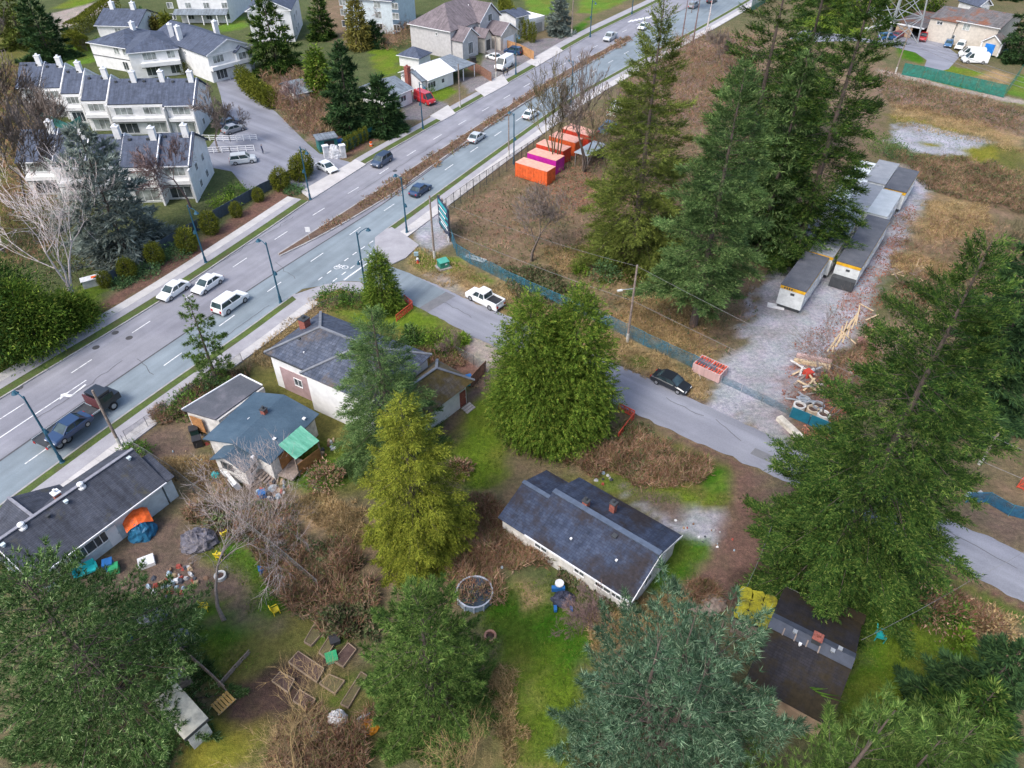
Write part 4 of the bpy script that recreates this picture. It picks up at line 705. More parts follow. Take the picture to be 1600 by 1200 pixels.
# thin dead trunks beside the far road
for i, (p, ay, lb) in enumerate([((1062,82),-10,'thin dead trunk leftmost of three by the road at the top'), ((1082,70),-12,'thin dead trunk in the middle of three by the road at the top'), ((1103,55),-12,'pale thin dead trunk rightmost of three by the road')]):
    b, h = base_of(*p, ay); t = empty('dead_tree', b, 0, lb, 'tree'); mb = MB(); mb.tube([(0, 0, -.1), (.1, 0, h * .5), (.2, .1, h)], [.22, .15, .05]); mb.build('trunk', BARK_RED if i < 2 else BARK_BIRCH, t)
    mb = MB(); rg_ = random.Random(i)
    for k in range(26): z_ = h * rg_.uniform(.25, .97); a = rg_.uniform(0, 6.28); L_ = rg_.uniform(.3, .8) * (1.3 - z_ / h); mb.tube([(.1, 0, z_), (.1 + L_ * math.cos(a), L_ * math.sin(a), z_ - .1)], [.03, .012], 3)
    tag(mb.build('branch', BARK_RED, t), kind='stuff')
# ---- clipped oval shrubs along the townhouse fence
ov = make_dense(300, 3.6, 1.35, 170, 16, 0.26, 0.13, lambda t: np.sin(np.pi * np.clip(0.10 + 0.86 * t, 0, 1)) ** 0.55, 0.03, hang=0.1, csize=0.3)
oval = plant_conifer('clipped_shrub', 'clipped oval shrub beside the deodar at the lamp post, largest of the fence row', G(296, 392), ov, F_HEDGE, cat='shrub', group='clipped shrubs along the townhouse fence')
for lb, p, sc in [('clipped oval shrub right of the lamp post by the fence', (331,364), .95), ('small clipped shrub farther right along the dark fence', (371,338), .66), ('clipped oval shrub left of the largest one', (246,412), .88), ('clipped oval shrub beside the entrance plaque', (203,434), .82), ('brownish clipped shrub at the left end of the fence row', (167,447), .62), ('clipped shrub on the fence near the drive bend', (441,296), 1.02), ('tall clipped shrub at the drive corner beside the lamp', (470,281), 1.15), ('clipped shrub behind the corner one at the drive', (478,272), 1.1), ('small clipped shrub midway along the fence', (405,314), .62), ('little clipped shrub above the fence midway', (429,290), .55)]:
    replant(oval, G(*p), lb, random.uniform(0, 6), sc)
colm = plant_conifer('columnar_cedar', 'clipped columnar cedar at the lower end of the drive hedge', G(424, 168), make_dense(310, 4.2, 1.5, 90, 12, 0.42, 0.22, lambda t: np.sin(np.pi * np.clip(0.12 + 0.82 * t, 0, 1)) ** 0.5, 0.04, hang=0.1, csize=0.35), F_HEDGE, cat='shrub', group='columnar cedars in hedges')
hx = [(416,163),(408,158),(400,153),(393,147),(387,141),(382,134)]; words = ['second', 'third', 'fourth', 'fifth', 'sixth', 'last']
for (p, w_) in zip(hx, words): replant(colm, G(*p), 'clipped columnar cedar, %s from the lower end of the drive hedge' % w_, random.uniform(0, 6), 1.0)
for i, p in enumerate([(786,22),(789,29),(792,36),(796,44),(800,52)]): c = replant(colm, G(*p), 'columnar cedar, %s from the top in the hedge right of the big grey house' % ['first', 'second', 'third', 'fourth', 'last'][i], i, 1.5, .6)
for i, p in enumerate([(815,58),(823,62),(831,66)]): replant(colm, G(*p), 'columnar cedar, %s from the left in the hedge below the white modern house' % ['first', 'second', 'last'][i], i, 1.1, .6)
for i, p in enumerate([(541,237),(549,233),(557,228),(565,224),(572,220)]): replant(colm, G(*p), 'little columnar cedar, %s from the gate post along the teal fence' % ['first', 'second', 'third', 'fourth', 'last'][i], i, .62, .6)
# ---- clipped hedges
def hedge(label, px, w, h, fm, n):
    pts = [G(*p) for p in px]; t = empty('hedge', pts[0], 0, label, 'hedge'); rg = np.random.default_rng(n); L = crom([tuple((p - pts[0])[:2]) for p in pts], 0.8); A = resample(L, 60)
    i = rg.integers(0, 59, n); f = rg.random(n)[:, None]; c = A[i] * (1 - f) + A[i + 1] * f; d = A[i + 1] - A[i]; nn = unit(np.stack([-d[:, 1], d[:, 0]], 1)); top = rg.random(n) < .5
    u = np.where(top, rg.uniform(-1, 1, n), rg.choice([-1, 1], n)); z = np.where(top, h, rg.uniform(0.1, h, n)) + rg.normal(0, .08, n); P = np.concatenate([c + nn * (u * w / 2)[:, None] + rg.normal(0, .08, (n, 2)), z[:, None]], 1)
    D = np.concatenate([nn * np.where(top, 0, u)[:, None], np.where(top, 1.0, 0.2)[:, None]], 1); V = blades(P, unit(D), 2, .45, .26, .6, rg, 1.0); tri_object('crown', V, tris(V), fm, t)
    TA = np.concatenate([A[::3], np.zeros((20, 1))], 1); TB = TA + np.array((0, 0, h * .9)); v, f_ = seg_tubes(TA, TB, np.full(20, .08), np.full(20, .03), 4); tri_object('trunk', v, f_, BARK, t)
hedge('clipped green hedge curving beside the upper townhouses', [(112,60),(135,48),(158,30),(182,14)], 2.6, 3.4, F_HEDGE, 3200)
hedge('low clipped hedge end beside the bright lawn at the top left', [(108,66),(125,74),(138,80)], 2.0, 3.0, F_HEDGE, 1500)

# ================================================================== brush, brambles, tall grass: nobody could count them
def scatter(px, n, rg):
    P = np.array([tuple(G(*p)[:2]) for p in px]); lo, hi = P.min(0), P.max(0); out = np.zeros((0, 2))
    while len(out) < n:
        q = rg.uniform(lo, hi, (n * 2, 2)); w = sdist(P, q[:, 0], q[:, 1]) + (fbm(q[:, 0] / 3, q[:, 1] / 3, 77) - .45) * 5; out = np.concatenate([out, q[w > 0]])
        if (w > 0).sum() == 0: break
    return out[:n]
M_TWIG = leafy('bramble_twigs', [(0.0, (0.10, 0.06, 0.045)), (0.25, (0.25, 0.13, 0.095)), (0.5, (0.21, 0.145, 0.115)), (0.72, (0.36, 0.25, 0.20)), (0.86, (0.10, 0.115, 0.045)), (1.0, (0.12, 0.16, 0.05))], 0.35, 0.35, 0.1, tint=(1.24, 1.2, 1.02))
M_BRAM = leafy('bramble_leaves', [(0.0, (0.050, 0.078, 0.034)), (0.5, (0.095, 0.125, 0.050)), (0.75, (0.16, 0.13, 0.08)), (1.0, (0.24, 0.16, 0.12))], 0.35, 0.35, 0.1, tint=(1.26, 1.24, 1.22))
M_STRAW = leafy('dry_grass', [(0.0, (0.16, 0.12, 0.055)), (0.5, (0.33, 0.235, 0.115)), (0.85, (0.45, 0.34, 0.19)), (1.0, (0.16, 0.16, 0.05))], 0.4, 0.3, 0.15, tint=(1.26, 1.24, 1.22))
M_GRASS = leafy('rough_grass', [(0.0, (0.05, 0.085, 0.02)), (0.5, (0.09, 0.14, 0.03)), (0.85, (0.15, 0.175, 0.05)), (1.0, (0.26, 0.21, 0.09))], 0.4, 0.3, 0.15)
M_LEAF = leafy('fallen_leaves', [(0.0, (0.14, 0.05, 0.035)), (0.5, (0.27, 0.10, 0.065)), (1.0, (0.36, 0.17, 0.11))], 0.4, 0.3, 0.0, tint=(1.26, 1.24, 1.22))
def undergrowth(name, label, areas, m, ln, wd, mound, seed, cat='undergrowth', tilt=0.7, k=3):
    rg = np.random.default_rng(seed); Vs = []
    for px, n in areas:
        q = scatter(px, n, rg); hgt = mound * np.clip(fbm(q[:, 0] / 2.4, q[:, 1] / 2.4, seed) * 2.2 - 0.5, 0.05, 1.3); P = np.concatenate([q, (hgt * rg.random(len(q)) ** 0.6)[:, None]], 1)
        D = rg.normal(size=P.shape) * tilt; D[:, 2] = np.abs(D[:, 2]) * 0.5 + 0.55; Vs.append(blades(P, unit(D), k, ln, wd, .5, rg, 1.2))
    V = np.concatenate(Vs); o = tri_object(name, V, tris(V), m); tag(o, label, cat, kind='stuff'); return o
LOT = [(700,335),(830,245),(960,160),(1080,80),(1170,70),(1180,300),(1170,480),(1130,560),(1080,548),(720,402)]
undergrowth('bramble_thicket', 'leafless brown brambles covering the vacant lots and yards', [(LOT, 9000), ([(960,160),(1060,60),(1180,60),(1180,150),(1100,210)], 4000), ([(410,125),(520,120),(525,225),(480,215),(430,165)], 2500), ([(1370,112),(1600,172),(1600,215),(1385,165)], 4000), ([(1390,240),(1440,245),(1520,255),(1640,290),(1640,350),(1530,320),(1440,292)], 5000), ([(1400,340),(1540,340),(1600,380),(1600,470),(1480,500),(1390,480)], 2500),
   ([(300,790),(400,790),(560,880),(590,960),(540,1000),(400,880)], 7000), ([(720,780),(780,790),(830,850),(870,890),(720,900)], 4000), ([(950,700),(1000,670),(1110,740),(1090,765),(980,740)], 3200), ([(880,725),(935,690),(960,705),(940,755)], 1200), ([(1420,925),(1450,905),(1580,975),(1590,1010),(1520,995)], 2600), ([(440,1130),(560,1100),(570,1230),(400,1230)], 2500), ([(235,650),(320,600),(390,570),(400,590),(310,640),(260,665)], 1600), ([(405,690),(330,780),(300,770),(360,690)], 500), ([(640,560),(720,545),(735,575),(690,590)], 800), ([(1080,920),(1140,915),(1130,960),(1070,950)], 900), ([(700,890),(780,860),(790,940),(720,950)], 900), ([(0,300),(100,250),(140,330),(60,420),(0,420)], 2500), ([(1300,560),(1370,520),(1380,600),(1320,650)], 1200)], M_TWIG, 0.75, 0.055, 1.1, 61)
undergrowth('bramble_leaves', 'dull green bramble leaves among the brown stems', [(LOT, 5000), ([(780,420),(870,430),(930,470),(900,490),(820,470)], 2500), ([(300,790),(400,790),(560,880),(590,960),(540,1000),(400,880)], 5000), ([(940,690),(1000,665),(1090,730),(1070,755),(980,730)], 2000), ([(1400,240),(1520,255),(1640,290),(1640,350),(1440,292)], 3000), ([(1370,118),(1600,178),(1600,205),(1385,160)], 2000), ([(240,650),(320,605),(385,575),(400,590),(310,640),(260,665)], 1800), ([(430,915),(500,900),(585,960),(590,1010),(500,960)], 2200), ([(1410,930),(1450,905),(1580,975),(1580,1000)], 1500), ([(860,900),(960,960),(1000,950),(900,890)], 800), ([(0,330),(140,330),(150,430),(0,470)], 1500), ([(1390,440),(1500,440),(1490,500),(1390,495)], 1800)], M_BRAM, 0.34, 0.16, 1.0, 62)
undergrowth('dry_grass', 'tall straw-coloured dead grass in tufts', [([(850,385),(920,385),(925,430),(870,430)], 1200), ([(990,465),(1090,455),(1120,500),(1100,560),(1000,525),(940,505)], 4200), ([(640,385),(800,452),(940,512),(1105,600),(1100,625),(960,565),(800,492),(660,425)], 4500), ([(1445,315),(1545,320),(1545,360),(1445,375)], 1900), ([(1398,395),(1485,420),(1475,435),(1400,430)], 900), ([(1390,160),(1545,195),(1600,240),(1400,195)], 2500), ([(455,775),(520,770),(575,800),(575,850),(520,850)], 1600), ([(915,950),(1010,935),(1080,935),(1050,985),(950,1020)], 2200), ([(395,560),(450,500),(530,452),(540,462),(420,575)], 1500), ([(1450,905),(1560,960),(1590,1000),(1480,940)], 900), ([(250,720),(335,715),(345,745),(285,755)], 800), ([(765,1040),(810,1060),(830,1230),(770,1230)], 1000)], M_STRAW, 0.5, 0.05, 0.25, 63, tilt=0.55)
undergrowth('rough_grass', 'rough green grass in the yards and on the banks', [([(742,955),(860,890),(990,955),(905,1060),(890,1230),(770,1230)], 5000), ([(1330,935),(1400,925),(1570,1040),(1430,1160),(1310,1150)], 5000), ([(704,705),(775,600),(800,735),(730,765)], 1500), ([(1040,835),(1110,865),(1000,945)], 900), ([(320,860),(370,840),(470,950),(420,960)], 1200), ([(250,990),(300,960),(400,1040),(330,1060)], 900), ([(930,745),(1145,770),(1140,790),(960,770)], 900), ([(645,385),(712,402),(735,425),(650,420)], 700), ([(470,700),(560,690),(540,770),(470,775)], 900), ([(1395,180),(1500,205),(1600,240),(1600,280),(1500,260)], 1500)], M_GRASS, 0.22, 0.03, 0.05, 64, 'grass')
undergrowth('fallen_leaves', 'reddish fallen leaves on the gravel yard and in the lot', [([(1240,560),(1300,490),(1385,370),(1430,320),(1405,400),(1355,480),(1262,620),(1228,640),(1215,610)], 2200), ([(840,290),(900,262),(980,290),(960,330),(880,330)], 1200), ([(1395,445),(1455,445),(1450,475),(1405,475)], 500), ([(1240,620),(1300,570),(1330,640),(1260,690)], 1200)], M_LEAF, 0.2, 0.14, 0.02, 65, 'leaves', tilt=2.0, k=2)
undergrowth('tall_thicket', 'tall leafless pinkish brown thicket by the drive and beyond the vacant lot', [([(412,128),(518,122),(522,222),(482,214),(432,168)], 5200), ([(965,150),(1060,62),(1175,62),(1182,150),(1100,205)], 5200), ([(0,110),(60,120),(90,200),(60,330),(0,330)], 4200), ([(560,30),(640,40),(660,80),(600,80)], 1500)], M_TWIG, 1.0, 0.07, 3.2, 67)
undergrowth('median_planting', 'low brown planting in the centre reserve', [([(500,358),(600,293),(800,164),(980,58),(988,61),(800,172),(612,303),(510,363)], 3800)], M_TWIG, 0.5, 0.09, 0.35, 66, 'planting')
# ---- single shrubs
def shrub(label, p, h, r, fm, n=60, per=14, ln=.3, wd=.14, nm='shrub', seed=None):
    s_ = seed or int(p[0] * 7 + p[1]); return plant_conifer(nm, label, G(*p), make_dense(s_, h, r, n, per, ln, wd, lambda t: np.sin(np.pi * np.clip(0.22 + 0.74 * t, 0, 1)) ** 0.5, 0.22, hang=-0.1, csize=max(.3, r * .3)), fm, cat='shrub')
for lb, p, h, r, fm in [('dark green shrub at the corner by the bus bay', (518,475), 2.4, 1.7, F_SHRUB), ('green shrub between the corner cedar and the fence', (552,475), 2.2, 1.6, F_SHRUB), ('dense shrub left of the driveway of the tiled house', (650,540), 2.4, 1.5, F_SHRUB), ('lime green shrub beside the driveway of the tiled house', (684,540), 2.2, 1.6, F_LIME), ('small lime shrub near the red kayak', (708,552), 1.2, .9, F_LIME), ('blue-green little conifer in the front garden', (642,536), 2.6, .8, F_BG),
    ('low green shrub in the front garden by the red kayak', (690,558), 1.3, 1.0, F_SHRUB), ('yellow-green shrub by the chain link gate', (722,535), 1.0, .8, F_LIME), ('green bush at the foot of the conifer group', (945,435), 2.6, 1.8, F_GROUNDJ), ('bright green bush left of the conifer group', (908,428), 1.3, .9, F_LIME), ('green shrub at the foot of the huge fir', (1410,935), 2.6, 1.7, F_DARK), ('green shrub in the brush above the right lawn', (1490,965), 1.4, 1.1, F_SHRUB), ('lime shrub at the edge of the right lawn', (1500,1000), 1.0, .9, F_LIME), ('green bush beside the storage trailers at the clearing', (1380,240), 3.2, 2.6, F_SHRUB), ('teal-green bush behind the white trailer', (1402,248), 2.4, 2.4, F_GROUNDJ),
    ('ground-hugging juniper below the deodar', (275,398), .9, 2.2, F_GROUNDJ), ('ground-hugging juniper right of the plaque', (232,425), .9, 1.9, F_GROUNDJ), ('small juniper beside the plaque', (193,443), .8, 1.4, F_GROUNDJ), ('small juniper at the drive corner', (460,300), .8, 1.6, F_GROUNDJ), ('lime bush behind the dark fence', (350,322), 1.6, 2.2, F_LIME), ('green bush in the townhouse garden by the drive', (370,305), 1.5, 2.0, F_SHRUB), ('round green shrub by the patio of the upper townhouses', (295,115), 2.6, 1.8, F_HEDGE), ('round green shrub left of the upper townhouse patio', (228,118), 1.8, 1.6, F_HEDGE), ('ivy bush on the corner of the upper townhouse', (166,92), 5.0, 1.6, F_SHRUB),
    ('lime shrub in the garden by the far gate', (595,200), 2.4, 2.0, F_LIME), ('round shrub by the white bungalow lawn', (668,144), 1.6, 1.4, F_LIME), ('ivy covered stump beside the near footway pole', (213,716), 1.6, 1.4, F_SHRUB), ('olive shrub at the left end of the long dark roof', (20,905), 4.0, 1.5, F_HEDGE), ('bushy shrub below the mossy shack', (700,838), 1.5, 1.3, F_BROWNC), ('brown leafless bush on the lawn beside the dirt path', (718,738), 1.3, 1.1, M_TWIG), ('twiggy brown bush in the yard right of the green canopy', (510,752), 1.8, 1.5, M_TWIG), ('brown bush above the lawn by the right street edge', (1455,955), 2.2, 2.2, M_TWIG), ('straw-brown bush at the lawn corner', (1555,990), 1.8, 1.6, M_STRAW), ('wild green bush by the neighbour chain fence', (290,640), 1.7, 1.8, F_SHRUB), ('wild bush along the near footway behind the fence', (335,612), 1.5, 1.6, F_GROUNDJ)]:
    shrub(lb, p, h, r, fm)
for i, (lb, p, h) in enumerate([('bare brown shrub against the white wall of the gabled house', (925,975), 5.0), ('bare shrub left of the gabled house corner', (905,990), 3.6), ('leafless bush at the driveway of the tiled house', (705,558), 3.4)]):
    plant_bare('bare_shrub', lb, G(*p), make_bare(260 + i, h, levels=4, stems=5, kids=3, spread=.45, first=.4, shrink=.62, trunk=.008, tw=.012), BARK_RED, cat='shrub')
# ================================================================== buildings
WHITE = plain('white_siding', (0.74, 0.74, 0.73), 0.6, vary=0.10, scale=0.9)
TRIM = plain('white_trim', (0.80, 0.80, 0.80), 0.5, vary=0.06)
OFFW = plain('weathered_white_stucco', (0.66, 0.64, 0.60), 0.85, vary=0.22, scale=1.3)
PALEBLUE = plain('pale_blue_siding', (0.55, 0.63, 0.66), 0.7, vary=0.12)
BEIGE = plain('beige_siding', (0.56, 0.51, 0.44), 0.7, vary=0.12)
GREYW = plain('grey_stucco', (0.50, 0.485, 0.48), 0.8, vary=0.12)
PINK = plain('pink_stucco', (0.36, 0.255, 0.255), 0.85, vary=0.15)
PLY = plain('bare_plywood', (0.42, 0.20, 0.075), 0.85, vary=0.3, scale=2)
TANW = plain('tan_boarding', (0.45, 0.32, 0.22), 0.85, vary=0.25)
WOODG = plain('weathered_wood', (0.27, 0.215, 0.18), 0.9, vary=0.3, scale=3)
WOODB = plain('brown_fence_wood', (0.27, 0.145, 0.10), 0.9, vary=0.3, scale=3)
WOODN = plain('new_lumber', (0.62, 0.47, 0.29), 0.8, vary=0.2, scale=3)
BRICK = plain('red_brick', (0.30, 0.10, 0.075), 0.9, vary=0.3, scale=6)
DARKG = plain('dark_trim', (0.055, 0.06, 0.065), 0.6, vary=0.2)
TEAL = plain('teal_paint', (0.03, 0.16, 0.15), 0.6, vary=0.2)
GALV = plain('galvanised_steel', (0.50, 0.52, 0.53), 0.45, 0.5, vary=0.15)
GLASS = glassy('window_glass', (0.055, 0.065, 0.07)); GLASSC = glassy('curtained_glass', (0.24, 0.26, 0.25), 0.15)
R_TOWN = shingle('blue_grey_shingles', (0.080, 0.098, 0.142), (0.098, 0.117, 0.163))
R_DARK = shingle('charcoal_shingles', (0.060, 0.067, 0.088), (0.080, 0.087, 0.108), (0.085, 0.08, 0.055), (0.56, 0.68), 0.4)
R_GABLE = shingle('mossy_dark_shingles', (0.038, 0.052, 0.090), (0.060, 0.077, 0.122), (0.034, 0.029, 0.032), (0.46, 0.58), 0.2, row=0.24)
R_TILE = shingle('slate_blue_tiles', (0.066, 0.082, 0.118), (0.104, 0.120, 0.158), (0.13, 0.10, 0.075), (0.53, 0.66), 0.22, row=0.36, col=0.5, contrast=0.6)
R_TILEM = shingle('mossy_brown_tiles', (0.135, 0.115, 0.10), (0.17, 0.145, 0.115), (0.115, 0.085, 0.03), (0.38, 0.55), 0.5, row=0.36, col=0.5, contrast=0.55)
R_BLUE = mottled('blue_roll_roofing', [(0.3, (0.050, 0.088, 0.125)), (0.55, (0.075, 0.120, 0.162)), (0.75, (0.12, 0.168, 0.212))], 0.5, 8, 0.2, 0.75, 0.15, stretch=(1, 0.5, 1), big=(0.25, (0.8, 0.82, 0.84)))
R_FLAT = mottled('flat_roof_felt', [(0.3, (0.07, 0.078, 0.09)), (0.5, (0.10, 0.105, 0.12)), (0.75, (0.20, 0.19, 0.21))], 0.35, 8, 0.2, 0.8, 0.15)
R_PLUM = shingle('plum_grey_shingles', (0.185, 0.155, 0.165), (0.215, 0.18, 0.185))
R_WHITE = mottled('white_metal_roof', [(0.3, (0.76, 0.75, 0.73)), (0.7, (0.84, 0.83, 0.81))], 0.6, 6, 0.05, 0.5, 0.05)
R_SLATE = shingle('pale_slate_shingles', (0.20, 0.235, 0.27), (0.235, 0.27, 0.30))
R_RUST = shingle('patchy_brown_shingles', (0.16, 0.155, 0.16), (0.19, 0.175, 0.165), (0.23, 0.10, 0.06), (0.5, 0.6), 0.25)
R_MOSSY = shingle('leaf_strewn_roof', (0.024, 0.023, 0.028), (0.034, 0.031, 0.036), (0.034, 0.025, 0.012), (0.42, 0.56), 0.3, row=0.2)
M_MOSS = mottled('thick_moss', [(0.34, (0.10, 0.095, 0.02)), (0.48, (0.27, 0.25, 0.02)), (0.7, (0.38, 0.35, 0.03))], 1.1, 8, 0.35, 0.95, 1.0)
RIDGE = plain('ridge_caps', (0.19, 0.20, 0.22), 0.8)

def frame(a, b, c, z):
    """plan rectangle from three roof-edge points seen in the photo at height z"""
    A, B, C_ = G(*a, z), G(*b, z), G(*c, z); d = B - A; L = math.hypot(d.x, d.y); x = Vector((d.x / L, d.y / L, 0)); y = Vector((-x.y, x.x, 0)); w = (C_ - B).dot(y)
    o = A + x * (L / 2) + y * (w / 2); o.z = 0
    return o, math.atan2(x.y, x.x), L, abs(w), (x, y)
def loc(fr, px, z):
    """pixel at height z in the local plan of a frame"""
    p = G(*px, z) - fr[0]; return p.dot(fr[4][0]), p.dot(fr[4][1])
def walls_gable(mb, x0, x1, y0, y1, ze, zr, axis='x'):
    """body with gable ends; axis = ridge direction"""
    if axis == 'x':
        ym = (y0 + y1) / 2
        for x in (x0, x1): mb.face([(x, y0, 0), (x, y1, 0), (x, y1, ze), (x, ym, zr), (x, y0, ze)])
        for y in (y0, y1): mb.face([(x0, y, 0), (x1, y, 0), (x1, y, ze), (x0, y, ze)])
    else:
        xm = (x0 + x1) / 2
        for y in (y0, y1): mb.face([(x0, y, 0), (x1, y, 0), (x1, y, ze), (xm, y, zr), (x0, y, ze)])
        for x in (x0, x1): mb.face([(x, y0, 0), (x, y1, 0), (x, y1, ze), (x, y0, ze)])
def roof_gable(mb, x0, x1, y0, y1, ze, zr, axis='x', o=0.4, t=0.16):
    if axis == 'x':
        ym = (y0 + y1) / 2; k = (zr - ze) / (ym - y0); zl = ze - k * o + t; zt = zr + t
        mb.slab([(x0 - o, y0 - o, zl), (x1 + o, y0 - o, zl), (x1 + o, ym, zt), (x0 - o, ym, zt)], t); mb.slab([(x1 + o, y1 + o, zl), (x0 - o, y1 + o, zl), (x0 - o, ym, zt), (x1 + o, ym, zt)], t)
        return [((x0 - o, ym, zt + .02), (x1 + o, ym, zt + .02))]
    xm = (x0 + x1) / 2; k = (zr - ze) / (xm - x0); zl = ze - k * o + t; zt = zr + t
    mb.slab([(x0 - o, y1 + o, zl), (x0 - o, y0 - o, zl), (xm, y0 - o, zt), (xm, y1 + o, zt)], t); mb.slab([(x1 + o, y0 - o, zl), (x1 + o, y1 + o, zl), (xm, y1 + o, zt), (xm, y0 - o, zt)], t)
    return [((xm, y0 - o, zt + .02), (xm, y1 + o, zt + .02))]
def roof_hip(mb, x0, x1, y0, y1, ze, zr, o=0.45, t=0.16):
    x0, x1, y0, y1 = x0 - o, x1 + o, y0 - o, y1 + o; w = min(x1 - x0, y1 - y0) / 2
    if x1 - x0 >= y1 - y0: r0, r1 = (x0 + w, (y0 + y1) / 2, zr), (x1 - w, (y0 + y1) / 2, zr)
    else: r0, r1 = ((x0 + x1) / 2, y0 + w, zr), ((x0 + x1) / 2, y1 - w, zr)
    a, b, c, d = (x0, y0, ze), (x1, y0, ze), (x1, y1, ze), (x0, y1, ze)
    if x1 - x0 >= y1 - y0: F = [[a, b, r1, r0], [b, c, r1], [c, d, r0, r1], [d, a, r0]]
    else: F = [[a, b, r0], [b, c, r1, r0], [c, d, r1], [d, a, r0, r1]]
    for f in F: mb.slab(f, t)
    return [(a, r0), (b, r1 if x1 - x0 >= y1 - y0 else r0), (c, r1), (d, r0 if x1 - x0 >= y1 - y0 else r1), (r0, r1)]
def caps(lines, parent, m=RIDGE, w=0.28):
    for a, b in lines:
        mb = MB(); mb.bar(Vector(a) + Vector((0, 0, .05)), Vector(b) + Vector((0, 0, .05)), w, 0.1); mb.build('ridge_cap', m, parent)
def win(t, x, y, z, a, w, h, bars=1, fm=None, gm=None):
    """window on a wall facing direction a (local): frame and pane"""
    n = Vector((math.cos(a), math.sin(a), 0)); u = Vector((-n.y, n.x, 0)); c = Vector((x, y, z)); mb = MB(); f = 0.07
    B = lambda uu, zz, ww, hh, d=0.1, off=0.02: mb.box(c + u * uu + Vector((0, 0, zz)) + n * off, (d, ww, hh), rz=a)
    B(0, h / 2, w + f, f); B(0, -h / 2, w + f, f, 0.14, 0.04); B(-w / 2, 0, f, h - f); B(w / 2, 0, f, h - f)
    for k in range(bars): B(-w / 2 + w * (k + 1) / (bars + 1), 0, 0.06, h - f, 0.09)
    o = mb.build('window', fm or TRIM, t); m2 = MB(); m2.box(c + n * 0.012, (0.03, w - .02, h - .02), rz=a); m2.build('pane', gm or GLASS, o); return o
def door(t, x, y, z, a, w, h, m):
    n = Vector((math.cos(a), math.sin(a), 0)); c = Vector((x, y, z + h / 2)); mb = MB(); mb.box(c + n * .02, (.08, w, h), rz=a); o = mb.build('door', m, t)
    m2 = MB(); u = Vector((-n.y, n.x, 0)); m2.box(c + n * .09 + u * (w * .4), (.06, .05, .14), rz=a); m2.build('handle', GALV, o); return o
def gutter(t, a, b, m=TRIM, w=0.1, h=0.13): mb = MB(); mb.bar(a, b, w, h); return mb.build('gutter', m, t)
def fascia(t, pts, m=TRIM, w=0.06, h=0.22):
    for a, b in zip(pts[:-1], pts[1:]): mb = MB(); mb.bar(a, b, w, h); mb.build('fascia', m, t)
def part(t, name, m, fn):
    mb = MB(); fn(mb); return mb.build(name, m, t)
def chimney(t, x, y, z0, z1, w, m, cap=None, d=None):
    o = part(t, 'chimney', m, lambda b: b.box((x, y, (z0 + z1) / 2), (w, d or w, z1 - z0))); part(o, 'cap', cap or DARKG, lambda b: (b.box((x, y, z1 + .05), (w + .12, (d or w) + .12, .1)), b.tube([(x, y, z1 + .1), (x, y, z1 + .42)], w * .22, 8)))
def vent(t, x, y, z, m=GALV, s=.3, nm='roof_vent'): return part(t, nm, m, lambda b: (b.tube([(x, y, z - .1), (x, y, z + .12)], s * .34, 8), b.box((x, y, z + .17), (s, s, .1))))
def turbine(t, x, y, z):
    o = part(t, 'roof_turbine', TRIM, lambda b: b.tube([(x, y, z - .1), (x, y, z + .22), (x, y, z + .24), (x, y, z + .42), (x, y, z + .52)], [.15, .15, .27, .27, .1], 12)); part(o, 'flashing', TRIM, lambda b: b.tube([(x, y, z - .12), (x, y, z + .02)], [.36, .34], 12))

# ---- white gabled house in the centre right
fr = frame((821,835), (985,940), (1049,827), 2.6); o, rz, L, Wd, _ = fr
t = empty('gabled_house', o, rz, 'white gabled house with dark mossy shingle roof behind the garden pool', 'house'); x, y = L / 2 - .25, Wd / 2 - .35
part(t, 'wall', OFFW, lambda b: walls_gable(b, -x, x, -y, y, 2.6, 4.3)); rl = []
rf = part(t, 'roof', R_GABLE, lambda b: rl.extend(roof_gable(b, -x, x, -y, y, 2.6, 4.3, o=.35)))
caps(rl, t, w=.5, m=plain('pale_ridge', (0.095, 0.125, 0.18), .85)); gutter(t, (-x - .3, -y - .42, 2.55), (x + .3, -y - .42, 2.55))
fascia(t, [(x + .37, -y - .35, 2.52), (x + .37, 0, 4.25), (x + .37, y + .35, 2.52)])
ax, ay = loc(fr, (774,811), 2.5); ex0, ex1 = ax + .3, -x - .02; ew = Wd * .80
part(t, 'annex_wall', OFFW, lambda b: walls_gable(b, ex0, ex1, -y, -y + ew, 2.35, 3.75)); rl = []
part(t, 'annex_roof', R_GABLE, lambda b: rl.extend(roof_gable(b, ex0, ex1 - .35, -y, -y + ew, 2.35, 3.75, o=.3))); caps(rl, t, w=.4, m=MATS['pale_ridge'])
for wx, ww in ((-x + 1.2, 1.3), (0.2, 1.0), (2.6, 1.6), (x - 1.2, 1.0)): win(t, wx, -y, 1.75, -math.pi / 2, ww, .8)
win(t, x, -.8, 1.5, 0, 1.2, 1.0); chimney(t, -x + 2.7, .5, 3.7, 4.9, .5, BRICK); chimney(t, -x + 4.6, 1.9, 3.2, 4.7, .5, BRICK)
vent(t, 1.4, -.7, 4.15, DARKG, .42); vent(t, -1.6, -2.6, 3.25, TRIM, .18, 'vent_pipe'); vent(t, 2.6, -2.2, 3.45, TRIM, .18, 'vent_pipe'); door(t, x, 1.6, .1, 0, .9, 2.0, TRIM)

